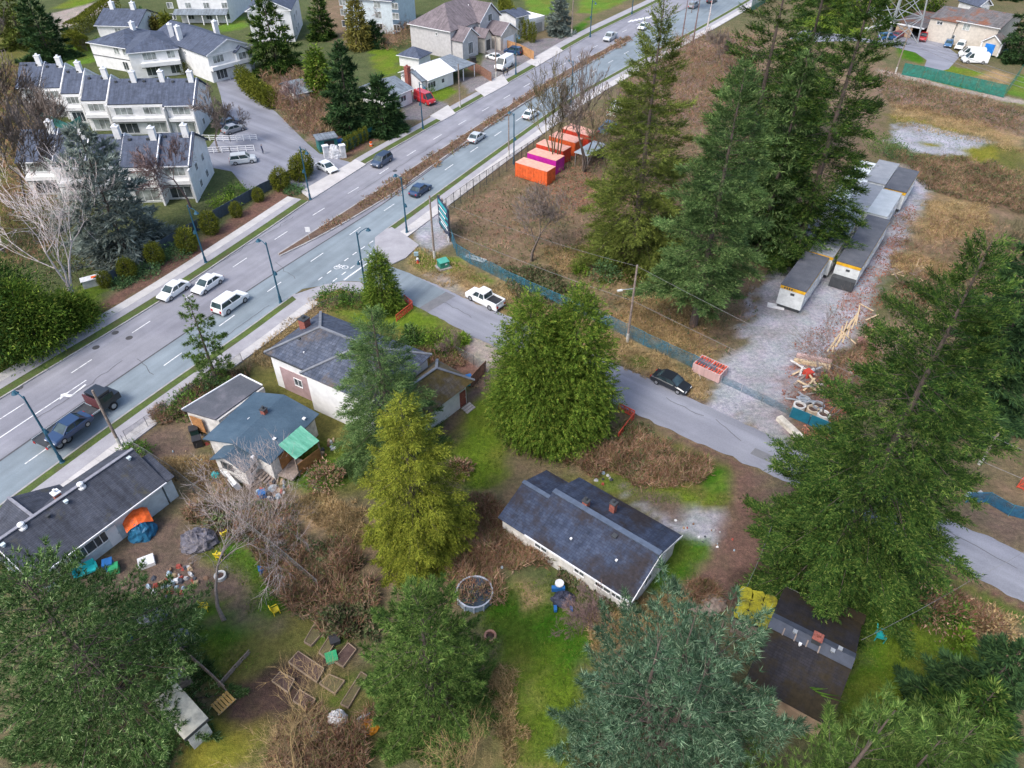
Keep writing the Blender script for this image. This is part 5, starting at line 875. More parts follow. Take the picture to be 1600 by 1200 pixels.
# ---- dark leaf-strewn house bottom right, mossy shed beside it
fr = frame((1228,917), (1345,973), (1302,1140), 2.6); o, rz, L, Wd, _ = fr
t = empty('mossy_house', o, rz, 'dark house with leaf-strewn brown mossy roof at the bottom right', 'house'); x, y = L / 2 - .2, Wd / 2 - .3
part(t, 'wall', TANW, lambda b: walls_gable(b, -x, x, -y, y, 2.6, 4.4)); rl = []
part(t, 'roof', R_MOSSY, lambda b: rl.extend(roof_gable(b, -x, x, -y, y, 2.6, 4.4, o=.3)))
mb = MB(); mb.slab([(-x - .3, -.8, 4.33), (x + .3, -.8, 4.33), (x + .3, 0, 4.60), (-x - .3, 0, 4.60)], .03); mb.slab([(x + .3, .55, 4.42), (-x - .3, .55, 4.42), (-x - .3, 0, 4.60), (x + .3, 0, 4.60)], .03); mb.build('ridge_flashing', plain('wet_felt_strip', (.058, .068, .09), .6), t)
fascia(t, [(-x - .3, y + .32, 2.5), (x + .3, y + .32, 2.5)], GALV); bx = -x + 3.2
part(t, 'bay_roof', R_MOSSY, lambda b: b.slab([(bx, y + .2, 2.72), (bx + 2.6, y + .2, 2.72), (bx + 2.6, y + 1.3, 2.5), (bx, y + 1.3, 2.5)], .12)); part(t, 'bay_wall', TANW, lambda b: b.box((bx + 1.3, y + .55, 1.15), (2.3, 1.1, 2.3)))
chimney(t, .3, -.1, 4.2, 5.0, .6, DARKG, BRICK); [vent(t, q, .15 if i % 2 else -.3, 4.5, GALV, .3) for i, q in enumerate((-x + 1.5, 1.9, x - 1.2))]; vent(t, -x + 2.1, -.9, 4.25, TRIM, .2, 'vent_pipe')
for k in range(int((2 * x - 1.2) / .85)):                      # loose roof ladder rungs along the ridge
    part(t, 'roof_batten', WOODG, lambda b: b.box((-x + .8 + k * .85, -.62, 4.42), (.09, .55, .06), M=Matrix.Rotation(.32, 3, 'X')))
part(t, 'fallen_branch', F_SHRUB, lambda b: [b.tube([(1.0 + .1 * k, -3.2, 3.5 - .02 * k), (1.3 + .25 * k, -3.0 + .13 * (k % 4), 3.55)], [.05, .01], 3) for k in range(10)])
win(t, x, -1.5, 1.5, 0, 1.4, 1.1); win(t, x, 1.6, 1.5, 0, 1.0, 1.0)
fr = frame((1146,963), (1204,985), (1219,938), 2.4); o, rz, L, Wd, _ = fr
t = empty('mossy_shed', o, rz, 'shed with bright yellow-green mossy roof left of the dark house', 'shed')
part(t, 'wall', WOODG, lambda b: b.box((0, 0, 1.1), (L - .3, Wd - .3, 2.2))); mb = MB(); rg_ = np.random.default_rng(5)
part(t, 'roof', R_MOSSY, lambda b: b.slab([(-L / 2, -Wd / 2, 2.25), (L / 2, -Wd / 2, 2.25), (L / 2, Wd / 2, 2.45), (-L / 2, Wd / 2, 2.45)], .12))
for i in range(3):
    for j in range(3):
        cx, cy = -L / 2 + L * (i + .5) / 3, -Wd / 2 + Wd * (j + .5) / 3; mb = MB(); mb.prism([(cx + (L / 6 - .02) * (1.22 + .1 * rg_.normal()) * math.copysign(abs(math.cos(a)) ** .6, math.cos(a)) * .95, cy + (Wd / 6 - .02) * (1.22 + .1 * rg_.normal()) * math.copysign(abs(math.sin(a)) ** .6, math.sin(a)) * .95) for a in np.arange(10) * math.tau / 10], 2.28 + .066 * j, 2.42 + .066 * j); mb.build('moss_pad', M_MOSS, t)

# ---- long dark-roofed house bottom left
fr = frame((50,905), (256,753), (186,702), 3.0); o, rz, L, Wd, _ = fr
t = empty('long_house', o, rz, 'long pale house with charcoal roof beside the near footway at the left', 'house'); x, y = L / 2 - .3, Wd / 2 - .3
part(t, 'wall', PALEBLUE, lambda b: walls_gable(b, -x, x, -y, y, 3.0, 5.0)); rl = []
part(t, 'roof', R_DARK, lambda b: rl.extend(roof_gable(b, -x, x, -y, y, 3.0, 5.0, o=.45))); caps(rl, t, w=.3, m=plain('grey_ridge', (.26, .26, .29), .8)); gutter(t, (-x - .4, -y - .52, 2.92), (x + .4, -y - .52, 2.92))
fascia(t, [(-x - .47, -y - .45, 2.9), (-x - .47, 0, 4.95)]); ex, ey = loc(fr, (274,744), 3.0); ex = max(ex, x + 1.2); fx, fy = loc(fr, (228,721), 3.6)
part(t, 'annex_wall', PALEBLUE, lambda b: b.box(((x + ex) / 2, (-y + fy) / 2 - .1, 1.35), (ex - x - .4, fy + y - .3, 2.7)))
part(t, 'annex_roof', R_DARK, lambda b: b.slab([(x + .3, -y - .4, 2.86), (ex, -y - .4, 2.86), (ex, fy, 4.25), (x + .3, fy, 4.25)], .12))
wx, wy = loc(fr, (17,782), 4.6); wx2, _q = loc(fr, (84,757), 3.2)
part(t, 'wing_wall', PALEBLUE, lambda b: walls_gable(b, wx - 3.4, wx + 3.4, 1, wy - .2, 3.0, 4.7, 'y')); rl = []; part(t, 'wing_roof', R_DARK, lambda b: rl.extend(roof_gable(b, wx - 3.4, wx + 3.4, .4, wy - .2, 3.0, 4.7, 'y', o=.4))); caps(rl, t, w=.24, m=MATS['grey_ridge'])
for q in ((40,827), (116,752)): a = loc(fr, q, 5.1); turbine(t, a[0], -.15, 5.05)
for q in ((7,854), (105,786), (206,720)): a = loc(fr, q, 4.9); vent(t, a[0], -.6, 4.95, PALEBLUE, .34)
a = loc(fr, (75,807), 4.8); vent(t, a[0], -.7, 4.85, DARKG, .3); a = loc(fr, (93,778), 5); chimney(t, a[0], .55, 4.5, 5.5, .55, BRICK, TRIM)
for q, ww, bars in (((82,898), 2.6, 2), ((118,870), 1.0, 0), ((130,868), 2.6, 2), ((152,838), 1.1, 1)): a = loc(fr, q, 1.7); win(t, a[0], -y, 1.7, -math.pi / 2, ww, 1.15, bars)
door(t, loc(fr, (106,893), 1)[0], -y, .05, -math.pi / 2, .95, 2.05, WOODG); door(t, loc(fr, (176,836), 1)[0], -y, .05, -math.pi / 2, .95, 2.05, TRIM)

# ---- derelict house with blue roll roofing
fr = frame((421,722), (496,645), (409,601), 3.0); o, rz, L, Wd, _ = fr
t = empty('derelict_house', o, rz, 'run-down white house with blue-grey felt roof and green canopy', 'house'); x, y = L / 2 - .3, Wd / 2 - .3
part(t, 'wall', OFFW, lambda b: walls_gable(b, -x, x, -y, y, 2.8, 3.8)); part(t, 'roof', R_BLUE, lambda b: roof_gable(b, -x, x, -y, y, 2.8, 3.8, o=.4, t=.12))
part(t, 'end_boarding', TANW, lambda b: b.box((x + .03, -1.2, 1.5), (.08, 3.4, 2.4)))
A = [loc(fr, q, 2.8) for q in ((284,640), (376,585), (410,602), (336,655))]
part(t, 'porch_roof', R_FLAT, lambda b: b.prism(A, 2.62, 2.78)); part(t, 'porch_wall', OFFW, lambda b: b.prism([(q[0] * .97 + .1, q[1] * .95) for q in A], 0, 2.6)); A3 = [(*q, 2.83) for q in A]
fascia(t, [A3[0], A3[1], A3[2]], TRIM, .12, .12); part(t, 'plywood_sheet', PLY, lambda b: b.box((A[0][0] * .6 + A[3][0] * .4 - .15, A[0][1] * .6 + A[3][1] * .4, 1.4), (.06, 1.6, 1.9)))
w0 = [loc(fr, q, 2.7) for q in ((381,735), (408,716), (370,678), (336,706))]; wx0, wx1 = w0[0][0], w0[1][0] + .6; wy0, wy1 = w0[0][1], max(w0[2][1], w0[3][1])
part(t, 'wing_wall', OFFW, lambda b: walls_gable(b, wx0 + .3, wx1, wy0 + .3, wy1 - .3, 2.5, 3.45)); part(t, 'wing_roof', R_BLUE, lambda b: roof_gable(b, wx0 + .3, wx1 + .8, wy0 + .3, wy1 - .3, 2.5, 3.45, o=.35, t=.12))
win(t, wx0 + .3, (wy0 + wy1) / 2 + .4, 1.9, math.pi, 1.3, .8, 1, DARKG); win(t, -x, .8, 1.8, math.pi, 1.0, 1.0, 1, TANW, GLASSC); win(t, (wx0 + wx1) / 2, wy0 + .3, 1.7, -math.pi / 2, 1.0, .9, 0, TRIM, GLASS)
win(t, x, 1.5, 1.5, 0, 1.1, 1.1, 1, TRIM); cp = [loc(fr, q, z_) for q, z_ in (((435,695), 3.35), ((470,665), 3.35), ((499,689), 2.5), ((462,718), 2.5))]
can = part(t, 'canopy', mottled('green_corrugated_sheet', [(0.3, (0.08, 0.29, 0.19)), (0.5, (0.14, 0.42, 0.29)), (0.72, (0.26, 0.54, 0.40))], 1.0, 6, 0.15, 0.6, 0.1, stretch=(2, .4, 1)), lambda b: [b.slab([(cp[0][0] + (cp[1][0] - cp[0][0]) * k / 9, cp[0][1] + (cp[1][1] - cp[0][1]) * k / 9, 3.35 + .03 * (k % 2)), (cp[0][0] + (cp[1][0] - cp[0][0]) * (k + 1) / 9, cp[0][1] + (cp[1][1] - cp[0][1]) * (k + 1) / 9, 3.35 + .03 * ((k + 1) % 2)), (cp[3][0] + (cp[2][0] - cp[3][0]) * (k + 1) / 9, cp[3][1] + (cp[2][1] - cp[3][1]) * (k + 1) / 9, 2.5 + .03 * ((k + 1) % 2)), (cp[3][0] + (cp[2][0] - cp[3][0]) * k / 9, cp[3][1] + (cp[2][1] - cp[3][1]) * k / 9, 2.5 + .03 * (k % 2))], .03) for k in range(9)])
for q in (cp[2], cp[3]): part(t, 'post', WOODG, lambda b: b.box((q[0] * .97, q[1] * .97, 1.2), (.12, .12, 2.4)))
part(t, 'porch_side', PLY, lambda b: (b.bar((cp[3][0] * .96, cp[3][1] * .96, .75), (cp[2][0] * .97, cp[2][1] * .97, .75), .06, 1.5))); part(t, 'porch_front', PLY, lambda b: b.box((-x + 2.2, -y - .06, 1.2), (2.2, .08, 2.2))); part(t, 'deck', WOODG, lambda b: b.box((-x + 1.6, -y - 1.0, .5), (2.6, 1.7, .15)))
for k in range(5): part(t, 'step', WOODG, lambda b: b.box((wx0 + 1.6, wy0 - .1 - k * .28, .95 - k * .18), (1.3, .27, .08)))
chimney(t, loc(fr, (401,640), 4)[0], .05, 3.5, 4.4, .5, BRICK)
for q in ((437,621), (390,655), (474,650), (428,683), (394,712)): a = loc(fr, q, 3.5); vent(t, a[0], a[1], 3.55 - abs(a[1]) * .16, TRIM, .3)

# ---- large tiled-roof house on the corner
fr = frame((501,487), (675,554), (643,640), 4.8); o, rz, L, _w, ax_ = fr; T0 = Vector((-L / 2, 0)); 
lx, ly = loc(fr, (406,548), 4.8); tx, ty = loc(fr, (501,487), 4.8); rx, ry = loc(fr, (675,554), 4.8); sx, sy = loc(fr, (484,574), 4.8)
t = empty('tiled_house', o, rz, 'large white and pink house with slate-blue tiled hip roof at the corner', 'house'); yn = ly; yf = ty; x0, x1 = tx, rx; y2 = min(sy, yn - .6)
part(t, 'wall', WHITE, lambda b: b.box(((x0 + x1) / 2, (yn + yf) / 2, 2.4), (x1 - x0 - .8, yf - yn - .8, 4.8))); part(t, 'pink_wall', PINK, lambda b: b.box(((x0 + sx) / 2 + .6, yn + .38, 1.6), (sx - x0 - 1.8, .1, 3.2)))
rl = []; part(t, 'roof', R_TILE, lambda b: rl.extend(roof_hip(b, x0 + .45, x1 - .45, yn + .45, yf - .45, 4.8, 7.0))); caps(rl, t, w=.3)
part(t, 'wing_wall', WHITE, lambda b: b.box(((sx + x1) / 2, (y2 + yn) / 2 + 1, 2.4), (x1 - sx - 1.2, yn - y2 + 2, 4.8))); rl = []; part(t, 'wing_roof', R_TILE, lambda b: rl.extend(roof_hip(b, sx + .2, x1 - 1.2, y2 + .4, yf - 2.2, 4.78, 6.75))); caps(rl, t, w=.3)
g = [loc(fr, q, 3.0) for q in ((643,581), (737,590), (704,616), (657,648))]; gx0 = min(q[0] for q in g[2:]) - 1.5; gx1 = max(q[0] for q in g); gy0 = min(q[1] for q in g); gy1 = max(q[1] for q in g)
gfr = frame((640,661), (735,591), (692,563), 2.9)
gt = empty('garage', gfr[0], gfr[1], 'low garage with mossy brown tiled roof joined to the tiled house', 'garage'); gl, gw = gfr[2] / 2, max(gfr[3], 5.5) / 2
part(gt, 'wall', WHITE, lambda b: b.box((-.5, 0, 1.35), (2 * gl - .8, 2 * gw - .8, 2.7))); rl = []; part(gt, 'roof', R_TILEM, lambda b: rl.extend(roof_hip(b, -gl + .2, gl - .4, -gw + .4, gw - .4, 2.9, 4.9))); caps(rl, gt, w=.3)
win(gt, -gl + 1.2, -gw + .4, 1.6, -math.pi / 2, 1.6, .9, 1, DARKG); door(gt, gl - 1.5, -gw + .4, .1, -math.pi / 2, .9, 2.0, BRICK); [part(gt, 'step', KERB, lambda b: b.box((gl - 1.5, -gw - .1 - .3 * k, .28 - .1 * k), (1.3, .3, .1))) for k in range(3)]
win(t, x0 + 4.0, yn + .33, 2.0, -math.pi / 2, 1.1, 1.0); win(t, x0 + 6.9, yn + .33, 1.6, -math.pi / 2, .9, .8); win(t, sx + 2.2, y2 + .5, 3.4, -math.pi / 2, 1.6, 1.1); win(t, x1 - .45, (yn + yf) / 2, 3.4, 0, 1.6, 1.1); win(t, x0 + .4, (yn + yf) / 2, 3.4, math.pi, 2.4, 1.3, 2)
gutter(t, (x0, yn - .02, 4.7), (sx, yn - .02, 4.7), DARKG); a = loc(fr, (476,505), 6); chimney(t, a[0], a[1], 4.6, 6.6, .9, BRICK); vent(t, x0 + 3.0, yn + 2.6, 6.0, DARKG, .3); vent(t, x0 + 4.6, yn + 1.5, 5.5, TRIM, .12, 'vent_pipe')

# ---- townhouse rows
def row_frame(a, b, z): A, B = G(*a, z), G(*b, z); d = B - A; rz_ = math.atan2(d.y, d.x); A.z = 0; x_ = Vector((math.cos(rz_), math.sin(rz_), 0)); return (A, rz_, d.length, 0, (x_, Vector((-x_.y, x_.x, 0))))
def townhouse_row(label, units, ze, zr, depth, axis):
    fr = row_frame(*axis, ze); t = empty('townhouse_row', fr[0], fr[1], label, 'townhouses')
    for i, (a, b) in enumerate(units):
        xa, ya = loc(fr, a, ze); xb, yb = loc(fr, b, ze); y0 = (ya + yb) / 2 + .5; y1 = y0 + depth; xa += .02; xb -= .02
        part(t, 'wall', WHITE, lambda m: walls_gable(m, xa, xb, y0, y1, ze, zr)); part(t, 'roof', R_TOWN, lambda m: roof_gable(m, xa + .05, xb - .05, y0, y1, ze, zr, o=.5 if i in (0, len(units) - 1) else .04, t=.18))
        gutter(t, (xa, y0 - .55, ze - .1), (xb, y0 - .55, ze - .1)); fascia(t, [(xb + .06, y0 - .5, ze - .02), (xb + .06, (y0 + y1) / 2, zr + .18), (xb + .06, y1, ze + .1)], TRIM, .16, .3)
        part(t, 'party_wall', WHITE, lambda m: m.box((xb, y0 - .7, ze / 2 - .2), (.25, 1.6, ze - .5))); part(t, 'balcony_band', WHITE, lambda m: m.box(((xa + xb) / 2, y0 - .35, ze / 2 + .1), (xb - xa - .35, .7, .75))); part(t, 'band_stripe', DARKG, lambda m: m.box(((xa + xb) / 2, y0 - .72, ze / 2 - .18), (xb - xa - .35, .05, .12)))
        w_ = xb - xa; n = 2 if w_ > 9 else 1
        for k in range(n):
            cx = xa + w_ * (k + .5) / n; win(t, cx, y0, ze - 1.15, -math.pi / 2, w_ / n * .62, 1.35, 2, TRIM, GLASSC); win(t, cx, y0, 1.25, -math.pi / 2, w_ / n * .66, 1.9, 2, TRIM, GLASSC if (i + k) % 2 else GLASS)
            chimney(t, xa + w_ * (k + .96) / n - .6, (y0 + y1) / 2 - .5, ze + 1, zr + 1.5, .95, WHITE, TRIM, .8)
        for k in range(2 * n): part(t, 'roof_vent', DARKG, lambda m: m.box((xa + w_ * (k + .4) / (2 * n), (y0 + y1) / 2 - .75, zr - .1), (.45, .35, .3)))
        if i == len(units) - 1: [win(t, xb, y0 + q, z, 0, 1.1, 1.2, 1, TRIM, GLASS) for q in (2.6, 6.4) for z in (1.5, 4.3)]; part(t, 'downpipe', TRIM, lambda m: m.box((xb + .08, y0 + .3, ze / 2), (.1, .1, ze)))
    return t
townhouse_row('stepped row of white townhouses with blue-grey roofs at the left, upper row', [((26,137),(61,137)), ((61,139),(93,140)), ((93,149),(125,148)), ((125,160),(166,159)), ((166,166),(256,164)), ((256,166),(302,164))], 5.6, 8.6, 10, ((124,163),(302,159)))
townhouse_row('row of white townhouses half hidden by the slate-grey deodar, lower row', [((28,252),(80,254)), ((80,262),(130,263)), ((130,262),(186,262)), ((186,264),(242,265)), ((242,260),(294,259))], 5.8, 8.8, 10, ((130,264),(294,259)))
def block(name, label, rect, ze, zr, wallm, roofm, hip=False, axis='x', wins=(), cat='house', over=.45, trim=TRIM):
    fr = frame(*rect, ze); o, rz, L, Wd, _ = fr; t = empty(name, o, rz, label, cat); x, y = L / 2 - over, Wd / 2 - over
    if hip: part(t, 'wall', wallm, lambda b: b.box((0, 0, ze / 2), (2 * x, 2 * y, ze))); part(t, 'roof', roofm, lambda b: roof_hip(b, -x, x, -y, y, ze, zr, over))
    else: part(t, 'wall', wallm, lambda b: walls_gable(b, -x, x, -y, y, ze, zr, axis)); part(t, 'roof', roofm, lambda b: roof_gable(b, -x, x, -y, y, ze, zr, axis, over))
    gutter(t, (-x - over, -y - over - .05, ze - .05), (x + over, -y - over - .05, ze - .05), trim)
    if not hip and axis == 'y': fascia(t, [(-x - over, -y - over - .04, ze - .05), (0, -y - over - .04, zr + .1), (x + over, -y - over - .04, ze - .05)], trim)
    for (side, u, z, w, h, bars) in wins:
        a, px_, py_ = {'f': (-math.pi / 2, u, -y), 'r': (0, x, u), 'l': (math.pi, -x, u), 'b': (math.pi / 2, u, y)}[side]; win(t, px_, py_, z, a, w, h, bars, TRIM, GLASSC if z > 3 else GLASS)
    return t, x, y, fr
t, x, y, fr = block('townhouse_block', 'white townhouse block with bay windows beside the drive, right of two', ((322,88),(395,70),(362,28)), 5.8, 8.0, WHITE, R_TOWN, axis='y', wins=[('f', -3.0, 4.6, 2.6, 1.5, 2), ('f', 2.4, 4.4, 2.2, 1.6, 1), ('f', -3, 1.4, 2.6, 1.9, 2), ('f', 2.4, 1.4, 2.6, 1.9, 1), ('l', -2, 4.6, .7, .7, 0), ('r', -2, 4.6, 1.5, 1.2, 1)])
part(t, 'balcony', WHITE, lambda b: b.box((0, -y - .55, 3.0), (2 * x, 1.1, .9))); part(t, 'band_stripe', DARKG, lambda b: b.box((0, -y - 1.13, 2.62), (2 * x, .06, .14))); part(t, 'bay', WHITE, lambda b: walls_gable(b, 1.0, 4.0, -y - .8, -y, 5.2, 6.2, 'y')); part(t, 'bay_roof', R_TOWN, lambda b: roof_gable(b, 1.0, 4.0, -y - .8, -y + 1.5, 5.2, 6.2, 'y', .25)); win(t, 2.5, -y - .8, 4.3, -math.pi / 2, 1.8, 1.4, 1, TRIM, GLASSC); chimney(t, x - 1, 0, 6, 9, 1.0, WHITE, TRIM); chimney(t, -x + 1.4, 1.5, 6, 9.2, 1.0, WHITE, TRIM)
t, x, y, fr = block('townhouse_block', 'white townhouse block with a long balcony left of the drive', ((196,84),(280,76),(268,50)), 5.6, 7.6, WHITE, R_TOWN, hip=True, wins=[('f', -1, 4.5, 2.8, 1.5, 2), ('f', 3.5, 4.5, 1.6, 1.5, 1), ('f', -1, 1.4, 3.0, 1.9, 2), ('f', 3.6, 1.4, 2.0, 1.9, 1), ('l', 0, 4.5, 1.0, 1.2, 0)])
part(t, 'balcony', WHITE, lambda b: b.box((1, -y - .6, 2.9), (2 * x - 2, 1.2, .9))); part(t, 'band_stripe', DARKG, lambda b: b.box((1, -y - 1.23, 2.5), (2 * x - 2, .06, .14))); chimney(t, x - .7, 0, 5.5, 9, 1.0, WHITE, TRIM)
t, x, y, fr = block('townhouse_block', 'white townhouse with arched ivy corner at the bright lawn', ((134,66),(196,76),(228,46)), 5.4, 7.4, WHITE, R_TOWN, hip=True, wins=[('f', 2.5, 4.4, 1.6, 1.4, 1), ('f', 5, 4.4, 1.2, 1.4, 0), ('f', 4, 1.3, 1.6, 1.8, 1), ('l', 0, 4.3, 1.2, 1.2, 0)])
part(t, 'band_stripe', DARKG, lambda b: b.box((0, -y - .04, 2.7), (2 * x, .06, .16))); chimney(t, 1, 1, 5.4, 8.6, .9, WHITE, TRIM)
t, x, y, fr = block('townhouse_block', 'white townhouse behind the two small bronzed cedars', ((146,40),(215,42),(262,22)), 5.6, 8.0, WHITE, R_TOWN, wins=[('f', 0, 4.4, 1.6, 1.3, 1), ('r', 0, 4.4, 1.4, 1.3, 1)]); chimney(t, -x + 2, 0, 6.2, 9.5, 1.0, WHITE, TRIM); chimney(t, x - 3, 0, 6.2, 9.5, 1.0, WHITE, TRIM)
t, x, y, fr = block('apartment_building', 'white apartment building with porch roofs at the top left edge', ((268,-14),(352,-14),(372,-40)), 8.0, 10.5, WHITE, R_TOWN, hip=True, wins=[('f', u, z, 1.6, 1.4, 1) for u in (-9, -4, 1, 6) for z in (1.6, 4.4, 6.6)]); part(t, 'porch_roof', R_SLATE, lambda b: b.slab([(-8, -y - 2.6, 2.6), (x, -y - 2.6, 2.6), (x, -y, 3.5), (-8, -y, 3.5)], .15)); [part(t, 'porch_post', TRIM, lambda b: b.box((q, -y - 2.4, 1.3), (.25, .25, 2.5))) for q in (-8, -4, 0, 4, x - .3)]
t, x, y, fr = block('apartment_building', 'white gabled building cut off by the dark fir at the top', ((382,18),(455,16),(470,-10)), 7.5, 10, WHITE, R_TOWN, axis='y', wins=[('f', u, z, 1.4, 1.4, 1) for u in (-3, 0, 3) for z in (1.6, 4.6)] + [('r', u, z, 1.4, 1.4, 1) for u in (-3, 1) for z in (1.6, 4.6)])
t, x, y, fr = block('apartment_building', 'pale blue apartment building at the top behind the bare trees', ((530,-4),(612,2),(640,-20)), 8.0, 10, PALEBLUE, R_TOWN, hip=True, wins=[('f', u, z, 1.8, 1.5, 1) for u in (-7, -2, 3, 8) for z in (1.6, 4.4, 6.8)])
# ---- big grey house across the road
t, x, y, fr = block('grey_house', 'big grey stucco house with plum-grey hip roof across the road', ((636,37),(704,50),(768,19)), 6.2, 10.4, GREYW, R_PLUM, hip=True, wins=[('r', -4, 4.6, 1.2, 1.5, 1), ('f', 2, 5.0, .6, .6, 0), ('r', 3, 4.6, 1.2, 1.5, 1)])
part(t, 'garage_wing', GREYW, lambda b: walls_gable(b, x - 5.2, x + 3.2, -y + .4, -y + 6.6, 4.4, 6.6)); part(t, 'garage_wing_roof', R_PLUM, lambda b: roof_gable(b, x - 5.2, x + 3.2, -y + .4, -y + 6.6, 4.4, 6.6)); fascia(t, [(x + 3.65, -y, 4.2), (x + 3.65, -y + 3.5, 6.7), (x + 3.65, -y + 7, 4.2)]); win(t, x + 3.2, -y + 3.5, 2.2, 0, 1.8, 2.6, 2)
part(t, 'porch_wing', BEIGE, lambda b: walls_gable(b, x - 1, x + 4.2, -y + 8.0, -y + 11, 3.8, 5.2)); part(t, 'porch_wing_roof', R_PLUM, lambda b: roof_gable(b, x - 1, x + 4.2, -y + 8, -y + 11, 3.8, 5.2)); door(t, x + 4.2, -y + 9.5, .3, 0, 1.6, 2.6, DARKG)
part(t, 'front_wing', GREYW, lambda b: walls_gable(b, x - 6, x + .9, y - 9, y - .5, 6.2, 9.6)); part(t, 'front_wing_roof', R_PLUM, lambda b: roof_gable(b, x - 6, x + .9, y - 9, y - .5, 6.2, 9.6)); fascia(t, [(x + 1.36, y - 9.5, 6), (x + 1.36, y - 4.7, 9.7), (x + 1.36, y, 6)]); win(t, x + .9, y - 4.7, 6.4, 0, 1.6, 1.6, 1)
part(t, 'double_garage', BEIGE, lambda b: walls_gable(b, x + .5, x + 6, y - 7.5, y - .5, 3.6, 5.6)); part(t, 'double_garage_roof', R_PLUM, lambda b: roof_gable(b, x + .5, x + 6, y - 7.5, y - .5, 3.6, 5.6)); fascia(t, [(x + 6.46, y - 8, 3.4), (x + 6.46, y - 4, 5.7), (x + 6.46, y, 3.4)]); door(t, x + 6, y - 4, .05, 0, 4.6, 2.5, TRIM); [part(t, 'step', KERB, lambda b: b.box((x + 4.6 + .35 * k, -y + 9.5, .5 - .12 * k), (.35, 3, .12))) for k in range(4)]; vent(t, 3, 2, 9.2, TRIM, .2, 'vent_pipe')
# ---- bungalow with white roof, blue-roof house, sheds
t, x, y, fr = block('bungalow', 'low bungalow with bright white roof across the road', ((669,126),(712,110),(690,89)), 2.9, 4.5, WHITE, R_WHITE, wins=[('f', -3, 1.6, 2.4, 1.2, 2), ('f', .6, 1.6, .9, .9, 0), ('l', 0, 1.6, 1.6, 1.2, 1)])
part(t, 'gable_roof', R_SLATE, lambda b: roof_gable(b, -x - 1.6, -x - .5, -y + .3, y - 2, 2.8, 4.2, o=.2)); part(t, 'gable_wall', WHITE, lambda b: walls_gable(b, -x - 1.5, -x, -y + .5, y - 2.2, 2.8, 4.1)); chimney(t, -x - 1.9, 0, 0, 5.2, 1.0, BRICK, BRICK)
part(t, 'carport_roof', R_SLATE, lambda b: b.slab([(x + .5, -y - .5, 2.8), (x + 7.2, -y - .5, 2.8), (x + 7.2, y - 1, 3.5), (x + .5, y - 1, 3.5)], .18)); [part(t, 'carport_post', TRIM, lambda b: b.box((q, -y - .2, 1.4), (.15, .15, 2.8))) for q in (x + 3.2, x + 7)]; part(t, 'carport_wall', TEAL, lambda b: b.box((x + 3.8, y - 1.4, 1.5), (6.4, .15, 3.0)))
t, x, y, fr = block('blue_roof_house', 'white house with pale slate roof beside the red van', ((616,151),(647,138),(622,112)), 2.9, 4.4, WHITE, R_SLATE, wins=[('r', -1, 1.6, .9, .9, 0), ('f', 0, 1.6, 1.6, 1.1, 1)]); part(t, 'carport_post', TRIM, lambda b: b.box((x + 1.8, -y, 1.3), (.15, .15, 2.6)))
t, x, y, fr = block('garden_shed', 'white garden shed with dark hip roof behind the bungalow', ((619,86),(655,92),(664,80)), 2.4, 4.0, WHITE, R_TOWN, hip=True)
t, x, y, fr = block('garden_shed', 'small slate roofed shed in the brown bushes by the drive', ((460,148),(488,142),(480,122)), 2.4, 3.8, WHITE, R_SLATE)
t, x, y, fr = block('modern_house', 'white flat house with dark roof edge beyond the cedar hedge', ((806,28),(830,22),(812,10)), 5, 5.8, WHITE, R_TOWN, wins=[('r', 0, 3.4, 1.6, 1.3, 1)]); part(t, 'lower_storey', WHITE, lambda b: b.box((x + 3, 0, 1.5), (6, 2 * y, 3))); part(t, 'parapet', TRIM, lambda b: (b.box((x + 3, -y, 3.3), (6, .15, .8)), b.box((x + 6, 0, 3.3), (.15, 2 * y, .8)))); door(t, x + 3, -y, 0, -math.pi / 2, 4, 2.4, GALV)
# ---- beige house top right
t, x, y, fr = block('beige_house', 'two-storey beige house with patchy brown roof at the top right', ((1494,32),(1564,45),(1570,22)), 5.6, 7.4, BEIGE, R_RUST, wins=[('f', -5.5, 4.5, .8, 1.3, 0), ('f', -2.5, 4.5, 1.6, 1.4, 1), ('f', -5, 1.8, 1.4, .9, 1)])
part(t, 'wing_wall', BEIGE, lambda b: walls_gable(b, -x - 6.5, -x - .05, -y - .5, y, 5.2, 6.6)); part(t, 'wing_roof', R_RUST, lambda b: roof_gable(b, -x - 6.5, -x - .1, -y - .5, y, 5.2, 6.6)); win(t, -x - 4, -y - .5, 4.4, -math.pi / 2, 1.4, .7, 1)
part(t, 'porch', BEIGE, lambda b: walls_gable(b, 3.2, 7.6, -y - 3, -y, 3.0, 4.5, 'y')); part(t, 'porch_roof', R_RUST, lambda b: roof_gable(b, 3.2, 7.6, -y - 3, -y + .5, 3.0, 4.5, 'y', .3)); fascia(t, [(2.9, -y - 3.35, 2.8), (5.4, -y - 3.35, 4.6), (7.9, -y - 3.35, 2.8)]); fascia(t, [(3.2, -y - 3.06, 0), (3.2, -y - 3.06, 3)], TRIM, .3, .3); fascia(t, [(7.6, -y - 3.06, 0), (7.6, -y - 3.06, 3)], TRIM, .3, .3); door(t, 5.2, -y - 3.0, .1, -math.pi / 2, 2.2, 2.5, plain('bright_blue_door', (.02, .20, .62), .4))
